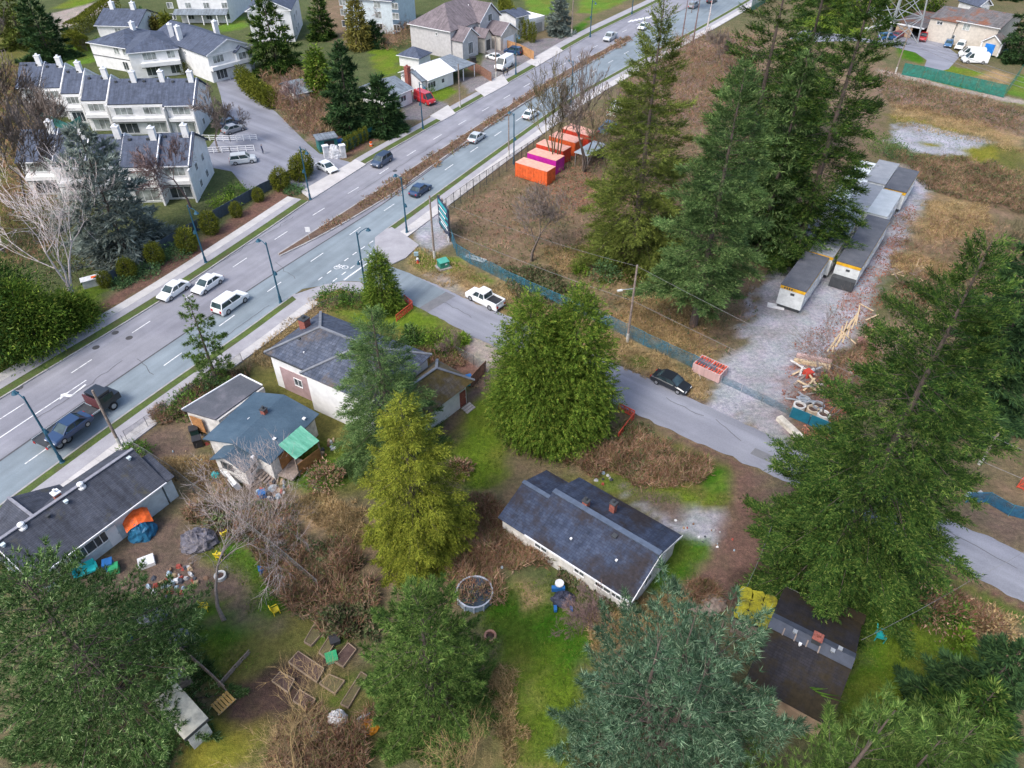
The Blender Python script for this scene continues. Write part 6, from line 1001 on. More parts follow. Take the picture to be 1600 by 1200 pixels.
part(t, 'garage_roof', R_RUST, lambda b: b.slab([(-x - 15, -y - 2.2, 2.9), (-x - 6.6, -y - 2.2, 2.9), (-x - 6.6, y, 3.2), (-x - 15, y, 3.2)], .2)); fascia(t, [(-x - 15, -y - 2.3, 2.85), (-x - 6.6, -y - 2.3, 2.85)], TRIM, .1, .35); part(t, 'garage_wall', DARKG, lambda b: (b.box((-x - 10.8, y - .3, 1.4), (8.2, .2, 2.8)), b.box((-x - 14.8, -1, 1.4), (.2, 2 * y, 2.8)))); part(t, 'garage_door', TANW, lambda b: b.box((-x - 11.6, -y - 2.0, 1.4), (4.2, .1, 2.7)))
fascia(t, [(-x - 21, -y - 4.2, .6), (-x - 15, -y - 2.3, 2.9)], TRIM, .15, .4); t, x, y, fr = block('white_house', 'white house gable peeping between the trees at the top right', ((1532,10),(1552,8),(1556,-6)), 5, 6.5, WHITE, R_TOWN, axis='y', wins=[('f', 0, 3.6, 1.6, 1.6, 1)])
# ---- cream shed roof at the bottom left, tarpaulin shelters come with the small things
fr = frame((288,1152), (322,1122), (275,1068), 2.3); o, rz, L, Wd, _ = fr
t = empty('cream_shed', o, rz, 'cream flat roofed shed half under the bottom left conifer', 'shed'); part(t, 'wall', OFFW, lambda b: b.box((0, 0, 1.05), (L - .2, Wd - .2, 2.1))); part(t, 'roof', plain('cream_roof_sheet', (.62, .58, .46), .8, vary=.25), lambda b: b.box((0, 0, 2.2), (L + .2, Wd + .2, .14))); part(t, 'fascia', DARKG, lambda b: b.box((0, -Wd / 2 - .13, 2.15), (L + .2, .06, .26)))
fr = frame((265,1068), (292,1050), (280,1040), 1.8); t = empty('lean_to', fr[0], fr[1], 'grey lean-to with slatted crate roof above the cream shed', 'shed'); part(t, 'wall', WOODG, lambda b: b.box((0, 0, .8), (fr[2], fr[3], 1.6))); [part(t, 'slat', GALV, lambda b: b.box((-fr[2] / 2 + .12 + k * .22, 0, 1.72), (.1, fr[3] + .2, .05))) for k in range(max(3, int(fr[2] / .22)))]

# ---- site trailers: white boxes on blocks
TR_W = plain('trailer_white_siding', (0.66, 0.69, 0.69), 0.55, vary=0.14)
TR_Y = plain('yellow_stripe', (0.72, 0.40, 0.02), 0.5)
TR = {'dark': mottled('dark_trailer_roof', [(0.35, (0.085, 0.092, 0.108)), (0.65, (0.125, 0.13, 0.145))], 0.6, 6, 0.2, 0.8, 0.2), 'grey': mottled('grey_trailer_roof', [(0.35, (0.24, 0.255, 0.275)), (0.65, (0.31, 0.325, 0.345))], 0.6, 6, 0.15, 0.7, 0.2), 'light': mottled('pale_trailer_roof', [(0.35, (0.38, 0.42, 0.44)), (0.65, (0.47, 0.51, 0.53))], 0.6, 6, 0.12, 0.7, 0.2), 'white': mottled('white_trailer_roof', [(0.35, (0.60, 0.64, 0.63)), (0.65, (0.72, 0.75, 0.74))], 0.6, 6, 0.1, 0.6, 0.2)}
def trailer_at(label, o, rz, L, Wd, roof, stripe=True, skirt=None, text=False):
    o = Vector((o.x, o.y, .013 * (len(label) % 7))); t = empty('site_trailer', o, rz, label, 'trailer', 'site trailers in the gravel yard'); Wd -= .25
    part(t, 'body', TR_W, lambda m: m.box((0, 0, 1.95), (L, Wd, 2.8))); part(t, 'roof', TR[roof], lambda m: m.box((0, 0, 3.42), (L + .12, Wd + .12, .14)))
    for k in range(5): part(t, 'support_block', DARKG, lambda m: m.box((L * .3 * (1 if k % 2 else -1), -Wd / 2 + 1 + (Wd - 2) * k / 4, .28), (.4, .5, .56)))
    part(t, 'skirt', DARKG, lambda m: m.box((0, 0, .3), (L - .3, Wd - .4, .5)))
    if stripe:
        s_ = part(t, 'stripe', TR_Y, lambda m: m.box((0, -Wd / 2 - .02, 3.12), (L, .06, .42)))
        if text: [part(s_, 'letter', DARKG, lambda m: m.box((-L / 2 + .55 + k * .3, -Wd / 2 - .06, 3.12), (.2, .03, .26))) for k in range(4)]
        part(t, 'stripe', TR_Y, lambda m: m.box((L / 2 + .03, 0, 3.22), (.06, Wd, .2)))
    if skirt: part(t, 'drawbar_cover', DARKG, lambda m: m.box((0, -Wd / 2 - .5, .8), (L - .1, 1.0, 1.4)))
    v_ = part(t, 'vent', DARKG, lambda m: m.box((.1, -Wd / 2 - .03, 2.45), (.5, .06, .3))); n = int(Wd // 3)
    for k in range(n): win(t, L / 2, -Wd / 2 + 1.6 + k * 3.0, 2.1, 0, 1.1, .9, 1, TRIM)
    door(t, L / 2, -Wd / 2 + .9 + max(0, n - 1) * 1.5, .7, 0, .9, 2.0, TR_W); return t
YD = (G(1417, 302, 3.5) - G(1346, 418, 3.5)).normalized(); YN = Vector((-YD.y, YD.x, 0))
def yard(label, near, far, roof, w=3.1, **kw):
    """trailer from the near and far ends of its right roof edge, parallel to the yard"""
    A = G(*near, 3.5); L = (G(*far, 3.5) - A).dot(YD) - .15; t = trailer_at(label, A + YN * (w / 2) + YD * (L / 2), math.atan2(YD.y, YD.x) - math.pi / 2, w, L, roof, **kw); return t
yard('nearest site trailer, dark roof with yellow stripe, at the gravel', (1259,456), (1301,403), 'dark', text=True)
yard('long dark roofed site trailer with grey skirt, right of the nearest one', (1346,418), (1385,341), 'dark', skirt=True)
yard('pale grey roofed site trailer in the middle of the right column', (1386,339), (1415,302), 'light', stripe=False)
yard('dark roofed site trailer at the far end of the right column', (1416,301), (1440,268), 'dark', text=True)
yard('brown-edged grey roofed site trailer behind the nearest one', (1302,402), (1353,331), 'grey')
yard('grey roofed site trailer, third of the middle column', (1354,330), (1382,291), 'grey', stripe=False)
yard('grey roofed site trailer at the far end of the middle column', (1383,289), (1407,256), 'grey', stripe=False)
yard('white roofed site trailer half hidden under the fir boughs', (1352,287), (1374,256), 'white', stripe=False)
yard('white roofed site trailer deep under the fir boughs', (1322,331), (1350,290), 'white', stripe=False)
# ---- storage containers behind the road fence
ORN = plain('orange_container_paint', (0.72, 0.13, 0.035), 0.55, vary=0.2); ORT = plain('faded_orange_roof', (0.78, 0.40, 0.30), 0.7, vary=0.15); MAG = plain('magenta_container_paint', (0.50, 0.02, 0.33), 0.55, vary=0.15); RED = plain('red_container_paint', (0.62, 0.06, 0.03), 0.55, vary=0.2)
def container(label, a, b, c, m, mt):
    fr = frame(a, b, c, 2.6); o, rz, L, Wd, _ = fr; t = empty('storage_container', o, rz, label, 'container', 'storage containers by the road fence'); Wd = max(Wd, 2.2)
    def body(b):
        n = int(L / .3)
        for k in range(n): b.box((-L / 2 + L * (k + .5) / n, 0, 1.28), (L / n * (.98), Wd - (.07 if k % 2 else 0), 2.45))
    part(t, 'body', m, lambda b: b.box((0, 0, 1.28), (L - .06, Wd - .1, 2.45)))
    for k in range(int(L / .55)): part(t, 'rib', m, lambda b: b.box((-L / 2 + .35 + k * .55, 0, 1.28), (.22, Wd, 2.36)))
    part(t, 'roof', mt, lambda b: b.box((0, 0, 2.54), (L, Wd, .08))); part(t, 'door', m, lambda b: b.box((L / 2 - .01, 0, 1.28), (.06, Wd - .3, 2.3)))
    for sx in (-1, 1):
        for sy in (-1, 1): part(t, 'corner_post', m, lambda b: b.box((sx * (L / 2 - .06), sy * (Wd / 2 - .06), 1.28), (.13, .13, 2.5)))
container('orange storage container nearest, with orange front', (805,253), (855,268), (862,258), ORN, ORT); container('storage container with magenta front behind the nearest orange one', (824,238), (869,251), (875,241), MAG, ORT)
container('red-orange storage container, third from the front', (838,224), (880,236), (886,227), RED, ORT); container('orange storage container, fourth from the front', (858,212), (899,223), (905,214), ORN, ORT); container('red storage container farthest back behind the bare trees', (878,200), (920,212), (926,202), RED, ORT)
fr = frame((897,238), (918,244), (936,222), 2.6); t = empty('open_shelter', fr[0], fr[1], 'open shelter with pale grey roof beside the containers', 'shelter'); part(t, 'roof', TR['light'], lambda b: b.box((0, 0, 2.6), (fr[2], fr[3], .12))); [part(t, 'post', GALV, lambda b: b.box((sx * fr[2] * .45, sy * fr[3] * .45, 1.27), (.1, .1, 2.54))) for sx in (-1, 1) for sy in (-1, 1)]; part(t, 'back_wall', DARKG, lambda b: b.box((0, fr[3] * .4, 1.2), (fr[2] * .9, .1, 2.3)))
# ================================================================== vehicles
TYRE = plain('tyre_rubber', (0.022, 0.022, 0.024), 0.85); RIM = plain('wheel_rim', (0.42, 0.43, 0.44), 0.35, 0.6); CARGLASS = glassy('car_glass', (0.03, 0.05, 0.055), 0.05)
HEADL = plain('headlamp_lens', (0.75, 0.76, 0.76), 0.15); TAILL = plain('tail_lamp_lens', (0.45, 0.02, 0.02), 0.25); BLACKP = plain('black_plastic', (0.03, 0.03, 0.033), 0.6)
def paintm(name, c): return plain(name, c, 0.28, 0.0, 0.06, 0.7, 0.5, 0.4)
CP = dict(white=paintm('white_car_paint', (.80, .81, .80)), silver=paintm('silver_car_paint', (.52, .55, .56)), black=paintm('black_car_paint', (.02, .024, .03)), navy=paintm('navy_car_paint', (.02, .05, .12)), slate=paintm('slate_blue_car_paint', (.055, .085, .14)), red=paintm('red_car_paint', (.50, .02, .025)), maroon=paintm('maroon_car_paint', (.22, .02, .05)), blue=paintm('blue_car_paint', (.03, .13, .28)), grey=paintm('grey_car_paint', (.26, .27, .29)))
KIND = {  # hull stations (x, top z), belt z, cabin bottom x range, roof x range, roof z, width, wheel x, wheel r
 'sedan': ([(2.28,.58),(2.1,.74),(1.1,.92),(-1.35,.97),(-2.1,.93),(-2.26,.62)], .93, (1.2,-1.75), (.35,-1.0), 1.43, 1.78, (1.38,-1.36), .32),
 'suv': ([(2.28,.66),(2.12,.92),(1.2,1.06),(-1.9,1.1),(-2.2,1.05),(-2.3,.68)], 1.06, (1.3,-2.18), (.55,-1.85), 1.68, 1.84, (1.4,-1.36), .36),
 'van': ([(2.65,.7),(2.5,1.06),(1.9,1.22),(-2.5,1.25),(-2.62,1.2),(-2.66,.6)], 1.2, (2.05,-2.62), (1.25,-2.52), 2.2, 1.98, (1.65,-1.6), .36),
 'pickup': ([(2.75,.72),(2.6,.98),(1.5,1.1),(-.6,1.1),(-2.6,1.08),(-2.75,.7)], 1.08, (1.55,-.62), (.85,-.45), 1.8, 1.9, (1.75,-1.6), .39)}
def car(label, at, front, kind, col, z=0.02, cat=None, sc=1.0, name=None):
    """at = pixel of its middle on the ground, front = pixel its nose points to"""
    st, belt, cb, rf, rz_, w, wx, wr = KIND[kind]; A = G(*at, z); B = G(*front, z); d = B - A
    t = empty(name or {'sedan': 'sedan_car', 'suv': 'suv_car', 'van': 'van', 'pickup': 'pickup_truck'}[kind], A, math.atan2(d.y, d.x), label, cat or {'van': 'van', 'pickup': 'pickup truck'}.get(kind, 'car')); t.scale = (sc, sc, sc); m = CP[col]; w /= 2; mb = MB(); rings = []
    for i, (x, zt) in enumerate(st):
        k = .90 if i in (0, len(st) - 1) else 1.0; z0 = .30 if i in (0, len(st) - 1) else .24
        rings.append([(x, -w * .94 * k, z0), (x, -w * k, z0 + .18), (x, -w * k, zt - .09), (x, -w * .88 * k, zt), (x, w * .88 * k, zt), (x, w * k, zt - .09), (x, w * k, z0 + .18), (x, w * .94 * k, z0)])
    for a, b in zip(rings[:-1], rings[1:]):
        for k in range(8): mb.face([a[k], b[k], b[(k + 1) % 8], a[(k + 1) % 8]])
    mb.face(rings[0]); mb.face(rings[-1][::-1]); mb.build('body', m, t)
    bz = belt - .05; wb, wt = w * .93, w * .78; q = [(cb[0], -wb, bz), (cb[0], wb, bz), (cb[1], wb, bz), (cb[1], -wb, bz)]; p = [(rf[0], -wt, rz_), (rf[0], wt, rz_), (rf[1], wt, rz_), (rf[1], -wt, rz_)]
    mb = MB(); mb.face([p[0], p[1], p[2], p[3]]); ins = .06
    for a, b in zip(q, p): mb.bar(a, b, .09)
    for k in range(4): mb.bar(p[k], p[(k + 1) % 4], .10)
    if kind == 'van':
        for s in (-1, 1): mb.face([(.75, s * (wb + .005), bz), (cb[1], s * (wb + .005), bz), (rf[1], s * (wt + .005), rz_), (.75, s * (wt + .005), rz_)])
    else:
        xm, xr = (cb[0] + cb[1]) / 2 * .9, (rf[0] + rf[1]) / 2
        for s in (-1, 1): mb.bar((xm, s * wb, bz), (xr, s * wt, rz_), .09)
    mb.build('cabin_frame', m, t)
    part(t, 'roof', m, lambda b: b.box(((rf[0] + rf[1]) / 2, 0, rz_ + .012), (rf[0] - rf[1] + .06, 2 * wt, .07)))
    part(t, 'windscreen', CARGLASS, lambda b: b.face([q[0], q[1], p[1], p[0]])); part(t, 'rear_window', CARGLASS if kind != 'van' else m, lambda b: b.face([q[2], q[3], p[3], p[2]]))
    for s, (a, b, c_, d_) in ((1, (q[1], q[2], p[2], p[1])), (-1, (q[3], q[0], p[0], p[3]))): part(t, 'side_window', CARGLASS, lambda mm: mm.face([a, b, c_, d_]))
    for xx in wx:
        for s in (-1, 1):
            yy = s * (w - .10); wh = part(t, 'wheel', TYRE, lambda b: b.tube([(xx, yy - .11, wr), (xx, yy + .11, wr)], wr, 14)); part(wh, 'rim', RIM, lambda b: b.tube([(xx, yy + s * .10, wr), (xx, yy + s * .125, wr)], wr * .62, 10))
    fx, fz = st[0]; bx_, bz_ = st[-1]
    for s in (-1, 1):
        part(t, 'headlight', HEADL, lambda b: b.box((fx - .06, s * w * .66, fz - .04), (.16, w * .36, .13))); part(t, 'tail_light', TAILL, lambda b: b.box((bx_ + .04, s * w * .72, bz_ + (.05 if kind != 'van' else .35)), (.12, w * .3, .16 if kind == 'sedan' else .3)))
        part(t, 'mirror', m, lambda b: b.box((cb[0] - .35, s * (w + .07), belt + .06), (.14, .16, .12)))
    part(t, 'front_bumper', BLACKP, lambda b: b.box((fx - .02, 0, .40), (.14, 2 * w * .8, .2))); part(t, 'rear_bumper', BLACKP, lambda b: b.box((bx_ + .02, 0, .42), (.14, 2 * w * .8, .18)))
    if kind == 'pickup':
        part(t, 'cargo_bed', BLACKP, lambda b: b.box((-1.65, 0, 1.095), (1.95, 2 * w - .34, .03))); [part(t, 'bed_side', m, lambda b: b.box((-1.65, s * (w - .09), 1.2), (2.05, .14, .22))) for s in (-1, 1)]; part(t, 'tailgate', m, lambda b: b.box((-2.68, 0, 1.19), (.09, 2 * w - .06, .24))); part(t, 'bed_rail', GALV, lambda b: b.bar((-1.0, -w + .2, 1.4), (-1.0, w - .2, 1.4), .05))
    return t
car('white sedan on the inner inbound lane nearest the far kerb', (273,459), (235,485), 'sedan', 'white'); car('white sedan on the inbound lane beside the other white one', (326,449), (288,475), 'sedan', 'white'); car('white and tan van on the outbound lane near the slim pine', (362,479), (400,452), 'suv', 'white', sc=1.08)
car('slate-blue suv on the inbound lane beside the drive entrance', (597,256), (560,280), 'suv', 'slate'); car('navy car on the outbound lane by the corner footway', (657,301), (690,278), 'sedan', 'navy'); car('pale silver sedan on the outbound lane beside the centre planting', (745,219), (780,194), 'sedan', 'silver'); car('white sedan half hidden behind the bare roadside trees', (829,183), (865,158), 'sedan', 'white')
car('white sedan pulling out of the townhouse drive', (511,266), (545,282), 'sedan', 'white'); car('silver pickup far up the inbound lane', (953,62), (920,82), 'pickup', 'silver'); car('grey car far up the outbound lane at the top', (1083,12), (1110,-4), 'suv', 'grey'); car('black car far up the road at the top edge', (1112,4), (1140,-10), 'suv', 'black')
car('white pickup truck parked beside the side street', (758,473), (715,452), 'pickup', 'white'); car('black hatchback parked on the side street verge', (1047,602), (1090,622), 'sedan', 'black', sc=.98)
car('red van with grey roof parked in the driveway across the road', (664,160), (690,171), 'van', 'red', sc=1.0); car('white delivery van parked by the pavement across the road', (788,106), (766,119), 'van', 'white', sc=1.15); car('white car parked in front of the big grey house', (772,93), (756,88), 'sedan', 'white'); car('dark suv parked before the tan fence', (802,84), (775,80), 'suv', 'navy')
car('silver suv parked below the white railing in the drive', (381,254), (405,251), 'suv', 'silver'); car('grey car parked under the bare tree in the drive', (366,206), (385,200), 'sedan', 'grey'); car('dark grey car parked behind the bare tree', (360,196), (380,190), 'sedan', 'slate')
car('blue car parked under the pylon', (1385,62), (1410,60), 'suv', 'blue'); car('maroon car parked right of the pylon', (1403,58), (1425,50), 'sedan', 'maroon'); car('red pickup truck before the open garage', (1441,62), (1447,48), 'pickup', 'red'); car('small blue car before the beige house', (1481,72), (1476,82), 'sedan', 'blue'); car('white suv before the beige house beside the small blue car', (1499,76), (1490,86), 'suv', 'white')
car('white cargo van parked on the grass, nearer of two', (1521,98), (1498,97), 'van', 'white', sc=1.05); car('white cargo van parked behind its twin on the grass', (1516,90), (1494,88), 'van', 'white', sc=1.05)
car('white car far up the road behind the conifer tops', (1005,45), (980,60), 'sedan', 'white'); car('white van parked in the lot behind the bare trees', (962,178), (985,160), 'van', 'white'); car('blue pickup parked in the lot beside the olive fir', (950,205), (970,190), 'pickup', 'blue')
# flatbed truck carrying a dark car
A = G(128, 664, .02); B = G(178, 628, .02); d = B - A; t = empty('flatbed_truck', A, math.atan2(d.y, d.x), 'dark flatbed tow truck on the outbound lane at the left', 'truck')
part(t, 'chassis', BLACKP, lambda b: b.box((0, 0, .72), (8.4, 1.1, .28))); part(t, 'bed', plain('worn_black_deck', (.05, .055, .06), .6), lambda b: b.box((-1.3, 0, 1.05), (6.2, 2.35, .16))); [part(t, 'bed_rail', GALV, lambda b: b.box((-1.3, s * 1.2, 1.2), (6.2, .08, .16))) for s in (-1, 1)]
part(t, 'cab', CP['black'], lambda b: (b.box((3.0, 0, 1.5), (1.7, 2.2, 1.5)), b.box((4.1, 0, 1.15), (.9, 2.0, .8)))); part(t, 'cab_roof', CP['black'], lambda b: b.box((2.9, 0, 2.4), (1.5, 2.0, .3))); part(t, 'windscreen', CARGLASS, lambda b: b.box((3.87, 0, 1.85), (.05, 1.9, .7))); [part(t, 'side_window', CARGLASS, lambda b: b.box((3.1, s * 1.11, 1.85), (1.0, .04, .6))) for s in (-1, 1)]; part(t, 'headboard', plain('red_headboard', (.10, .03, .035), .5), lambda b: b.box((1.95, 0, 1.75), (.12, 2.2, 1.2)))
for xx in (3.3, -2.3, -3.3):
    for s in (-1, 1): wh = part(t, 'wheel', TYRE, lambda b: b.tube([(xx, s * 1.0 - .16, .48), (xx, s * 1.0 + .16, .48)], .48, 14)); part(wh, 'rim', RIM, lambda b: b.tube([(xx, s * 1.0 + s * .15, .48), (xx, s * 1.0 + s * .18, .48)], .28, 10))
[part(t, 'tail_light', TAILL, lambda b: b.box((-4.42, s * .95, .9), (.08, .3, .2))) for s in (-1, 1)]; [part(t, 'headlight', HEADL, lambda b: b.box((4.56, s * .75, 1.0), (.06, .3, .2))) for s in (-1, 1)]
car('dark blue car carried on the flatbed truck', (112,675), (62,711), 'sedan', 'navy', z=1.15)

# ================================================================== people (clothed figures at a distance)
SKIN = plain('skin', (.45, .28, .20), .6)
def person(label, at, look, top, legs, hair=(.03, .022, .018), stride=.16):
    A = G(*at, .14); B = G(*look, .14); d = B - A
    me = bpy.data.meshes.new('person'); P = dict(pel=(0, 0, .93), wai=(0, 0, 1.08), che=(.02, 0, 1.32), nec=(.02, 0, 1.5), hea=(.04, 0, 1.62), top=(.03, 0, 1.76), hl=(0, .1, .88), kl=(.06, .1, .48), al=(-.04 - stride, .1, .09), tl=(.10 - stride, .1, .04), hr=(0, -.1, .88), kr=(.12, -.1, .5), ar=(.02 + stride, -.1, .09), tr=(.18 + stride, -.1, .04), sl=(.01, .19, 1.42), el=(-.06, .25, 1.14), wl=(.04, .25, .90), fl=(.08, .24, .80), sr=(.01, -.19, 1.42), er=(-.04, -.25, 1.14), wr=(.10, -.25, .91), fr=(.15, -.24, .82))
    K = list(P); E = [('pel','wai'),('wai','che'),('che','nec'),('nec','hea'),('hea','top'),('pel','hl'),('hl','kl'),('kl','al'),('al','tl'),('pel','hr'),('hr','kr'),('kr','ar'),('ar','tr'),('che','sl'),('sl','el'),('el','wl'),('wl','fl'),('che','sr'),('sr','er'),('er','wr'),('wr','fr')]
    rad = dict(pel=.15, wai=.14, che=.17, nec=.06, hea=.10, top=.075, hl=.10, hr=.10, kl=.065, kr=.065, al=.05, ar=.05, tl=.04, tr=.04, sl=.075, sr=.075, el=.05, er=.05, wl=.036, wr=.036, fl=.035, fr=.035)
    me.from_pydata([P[k] for k in K], [(K.index(a), K.index(b)) for a, b in E], []); tmp = bpy.data.objects.new('tmp', me); COL.objects.link(tmp); md = tmp.modifiers.new('Skin', 'SKIN'); md.use_smooth_shade = True
    for k, v in zip(K, me.skin_vertices[0].data): v.radius = (rad[k], rad[k]); v.use_root = (k == 'pel')
    tmp.modifiers.new('Sub', 'SUBSURF').levels = 1; bpy.context.view_layer.update(); me2 = bpy.data.meshes.new_from_object(tmp.evaluated_get(bpy.context.evaluated_depsgraph_get())); bpy.data.objects.remove(tmp)
    o = bpy.data.objects.new('person', me2); COL.objects.link(o); o.location = A; o.rotation_euler = (0, 0, math.atan2(d.y, d.x)); me2.materials.clear()
    for m in (SKIN, top, legs, plain('hair_%d' % int(hair[0] * 1000), hair, .7), plain('dark_shoes', (.03, .03, .03), .6)): me2.materials.append(m)
    for p in me2.polygons: z = p.center.z; p.material_index = 4 if z < .10 else 2 if z < .98 and abs(p.center.y) < .19 else 0 if (z < .92 and abs(p.center.y) >= .19) else 1 if z < 1.5 else (3 if z > 1.68 or p.center.x < -.02 else 0)
    return tag(o, label, 'person')
NAVYC = plain('navy_cloth', (.025, .04, .09), .9); BLACKC = plain('black_cloth', (.02, .02, .022), .9); JEAN = plain('dark_jeans', (.03, .04, .065), .9)
person('person in navy clothes standing in the townhouse drive', (411,240), (430,236), NAVYC, NAVYC, stride=.02); person('person in black walking along the far pavement, left of a pair', (787,119), (760,134), BLACKC, JEAN); person('person in dark jacket walking along the far pavement, right of a pair', (793,118), (765,134), plain('charcoal_cloth', (.05, .05, .055), .9), BLACKC)

# ================================================================== street furniture
LAMPB = plain('teal_blue_lamp_paint', (0.018, 0.085, 0.135), 0.45, 0.1, vary=0.1); LAMPG = plain('lamp_lens', (0.72, 0.74, 0.70), 0.3)
def lamp(label, at, toward, h=8.6):
    A = G(*at); B = G(*toward); d = B - A; t = empty('street_lamp', A, math.atan2(d.y, d.x), label, 'street lamp', 'teal street lamps along the main road')
    part(t, 'base', LAMPB, lambda b: b.tube([(0, 0, 0), (0, 0, .15), (0, 0, .2), (0, 0, 1.0)], [.27, .27, .19, .17], 8)); part(t, 'pole', LAMPB, lambda b: b.tube([(0, 0, 1.0), (0, 0, h)], [.125, .085], 8)); part(t, 'finial', LAMPB, lambda b: b.tube([(0, 0, h), (0, 0, h + .1), (0, 0, h + .3)], [.085, .12, .02], 8))
    ar = part(t, 'arm', LAMPB, lambda b: b.tube([(0, 0, h - .25), (.7, 0, h + .05), (1.6, 0, h + .1), (1.9, 0, h - .05)], [.06, .05, .045, .045], 6)); hd = part(t, 'lamp_head', LAMPB, lambda b: b.tube([(1.9, 0, h - .02), (1.9, 0, h - .18), (1.9, 0, h - .36)], [.1, .20, .34], 10)); part(hd, 'lens', LAMPG, lambda b: b.tube([(1.9, 0, h - .37), (1.9, 0, h - .47)], [.28, .12], 10))
    part(t, 'side_lantern', LAMPB, lambda b: (b.tube([(0, 0, 4.9), (-.5, 0, 4.9)], .04, 6), b.tube([(-.5, 0, 4.95), (-.5, 0, 4.7), (-.5, 0, 4.45)], [.05, .16, .24], 8)))
for lb, a, b in [('teal lamp post beside the flatbed truck at the left', (98,723), (60,695)), ('teal lamp post on the near verge right of the slim pine', (439,473), (405,450)), ('teal lamp post at the side street corner by the small cedar', (572,456), (615,430)), ('teal lamp post on the corner by the billboard', (636,364), (600,335)), ('teal lamp post beside the orange containers', (803,256), (775,232)), ('teal lamp post farther up the near footway', (892,165), (865,145)), ('teal lamp post by the far fence and largest clipped shrub', (322,411), (360,435)), ('teal lamp post at the townhouse drive corner', (485,312), (520,335)), ('teal lamp post near the red van driveway', (661,202), (695,225)), ('teal lamp post before the big grey house', (806,117), (835,140)), ('teal lamp post beside the far lawn', (922,58), (950,75)), ('teal lamp post farthest up the road at the crossing', (987,23), (1010,35))]: lamp(lb, a, b)
def wood_pole(label, at, h, arms=(), light=None, r=.16):
    t = empty('utility_pole', G(*at), 0, label, 'utility pole'); part(t, 'pole', WOODG, lambda b: b.tube([(0, 0, -.1), (0, 0, h)], [r, r * .7], 8)); part(t, 'sleeve', plain('pale_pole_sleeve', (.55, .54, .50), .7), lambda b: b.tube([(0, 0, 0), (0, 0, 1.3)], r + .02, 8))
    for z, ang, L in arms:
        c = part(t, 'crossarm', WOODG, lambda b: b.box((0, 0, z), (L, .1, .12), rz=ang)); [part(c, 'insulator', GALV, lambda b: b.tube([(s * L * .45 * math.cos(ang), s * L * .45 * math.sin(ang), z + .06), (s * L * .45 * math.cos(ang), s * L * .45 * math.sin(ang), z + .24)], .05, 6)) for s in (-1, 0.3, 1)]
    if light: part(t, 'light_arm', GALV, lambda b: b.tube([(0, 0, light[0]), (1.6 * math.cos(light[1]), 1.6 * math.sin(light[1]), light[0] + .15)], .04, 6)); part(t, 'light_head', LAMPG, lambda b: b.box((1.8 * math.cos(light[1]), 1.8 * math.sin(light[1]), light[0] + .1), (.6, .25, .14), rz=light[1]))
    return t
hp = lambda at, y: height_at(G(*at), y)
wood_pole('wooden pole leaning by the near footway at the long house', (189,698), hp((189,698), 610)); wood_pole('wooden utility pole with a lamp arm beside the blue fence', (980,534), hp((980,534), 414), [], (7.6, math.pi + .3)); wood_pole('wooden utility pole beside the billboard', (679,404), hp((679,404), 306)); wood_pole('wooden pole on the far verge by the bungalow', (719,168), hp((719,168), 100)); wood_pole('pale pole beside the white delivery van', (775,121), hp((775,121), 56)); wood_pole('pale pole near the orange containers on the footway', (795,246), hp((795,246), 178), r=.12); wood_pole('wooden pole at the bend of the far path', (1399,114), hp((1399,114), 50)); wood_pole('tall pale pole on the far verge beside the spruce', (893,54), hp((893,54), -10)); wood_pole('leaning wooden pole under the dark fir at the right', (1530,725), 5.0)
def wire(label, pts, sag=.6, r=.013, m=None):
    P = []; 
    for a, b in zip(pts[:-1], pts[1:]):
        a, b = Vector(a), Vector(b)
        for k in range(9): s = k / 8; q = a.lerp(b, s); q.z -= sag * 4 * s * (1 - s); P.append(q)
    mb = MB(); mb.tube(P, r, 4); tag(mb.build('overhead_wire', m or plain('wire_grey', (.22, .22, .23), .5)), label, 'wire')
def top(at, y): p = G(*at); p.z = height_at(p, y); return p
P1 = top((980,534), 416); P2 = top((679,404), 308); P3 = G(1760, 930); P3.z = 9.5; P4 = G(1500, 760); P4.z = 8
wire('overhead wire from the billboard pole to the pole by the blue fence', [P2, P1]); wire('overhead wire from the lamp-arm pole toward the huge fir', [P1, P3], .9); q1 = P1.copy(); q1.z -= 4.6; q2 = P2.copy(); q2.z -= 4.0; wire('lower cable between the same two poles', [q2, q1], .4, .018); q3 = P3.copy(); q3.z -= 2.5; wire('lower cable from the lamp-arm pole toward the right edge', [q1, q3], .6, .018); wire('service wire crossing the right lawn to the dark house', [G(1346, 1000, 3.6), G(1520, 905, 6.0), G(1620, 850, 8.0)], .3)
for i in range(4):
    a = Vector((G(1387, 66).x + (-3, 3, -3.5, 3.5)[i], G(1387, 66).y, (24, 24, 30, 30)[i])); b = Vector((190 + i * 3, 118 + (0, -3, 3, -6)[i], 20 + i)); wire('high-voltage line from the pylon over the brush, %s of four' % ['lowest', 'second', 'third', 'topmost'][i], [a, b], 3.0, .045, plain('bright_conductor', (.62, .62, .63), .4, .4))
for i in range(3): a = G(1399, 114); a.z = hp((1399,114), 52) - i * .8; b = G(1700, 250); b.z = 10 - i * .9; wire('telephone cable from the bend pole to the right edge, %s of three' % ['top', 'middle', 'bottom'][i], [a, b], 1.0, .03)
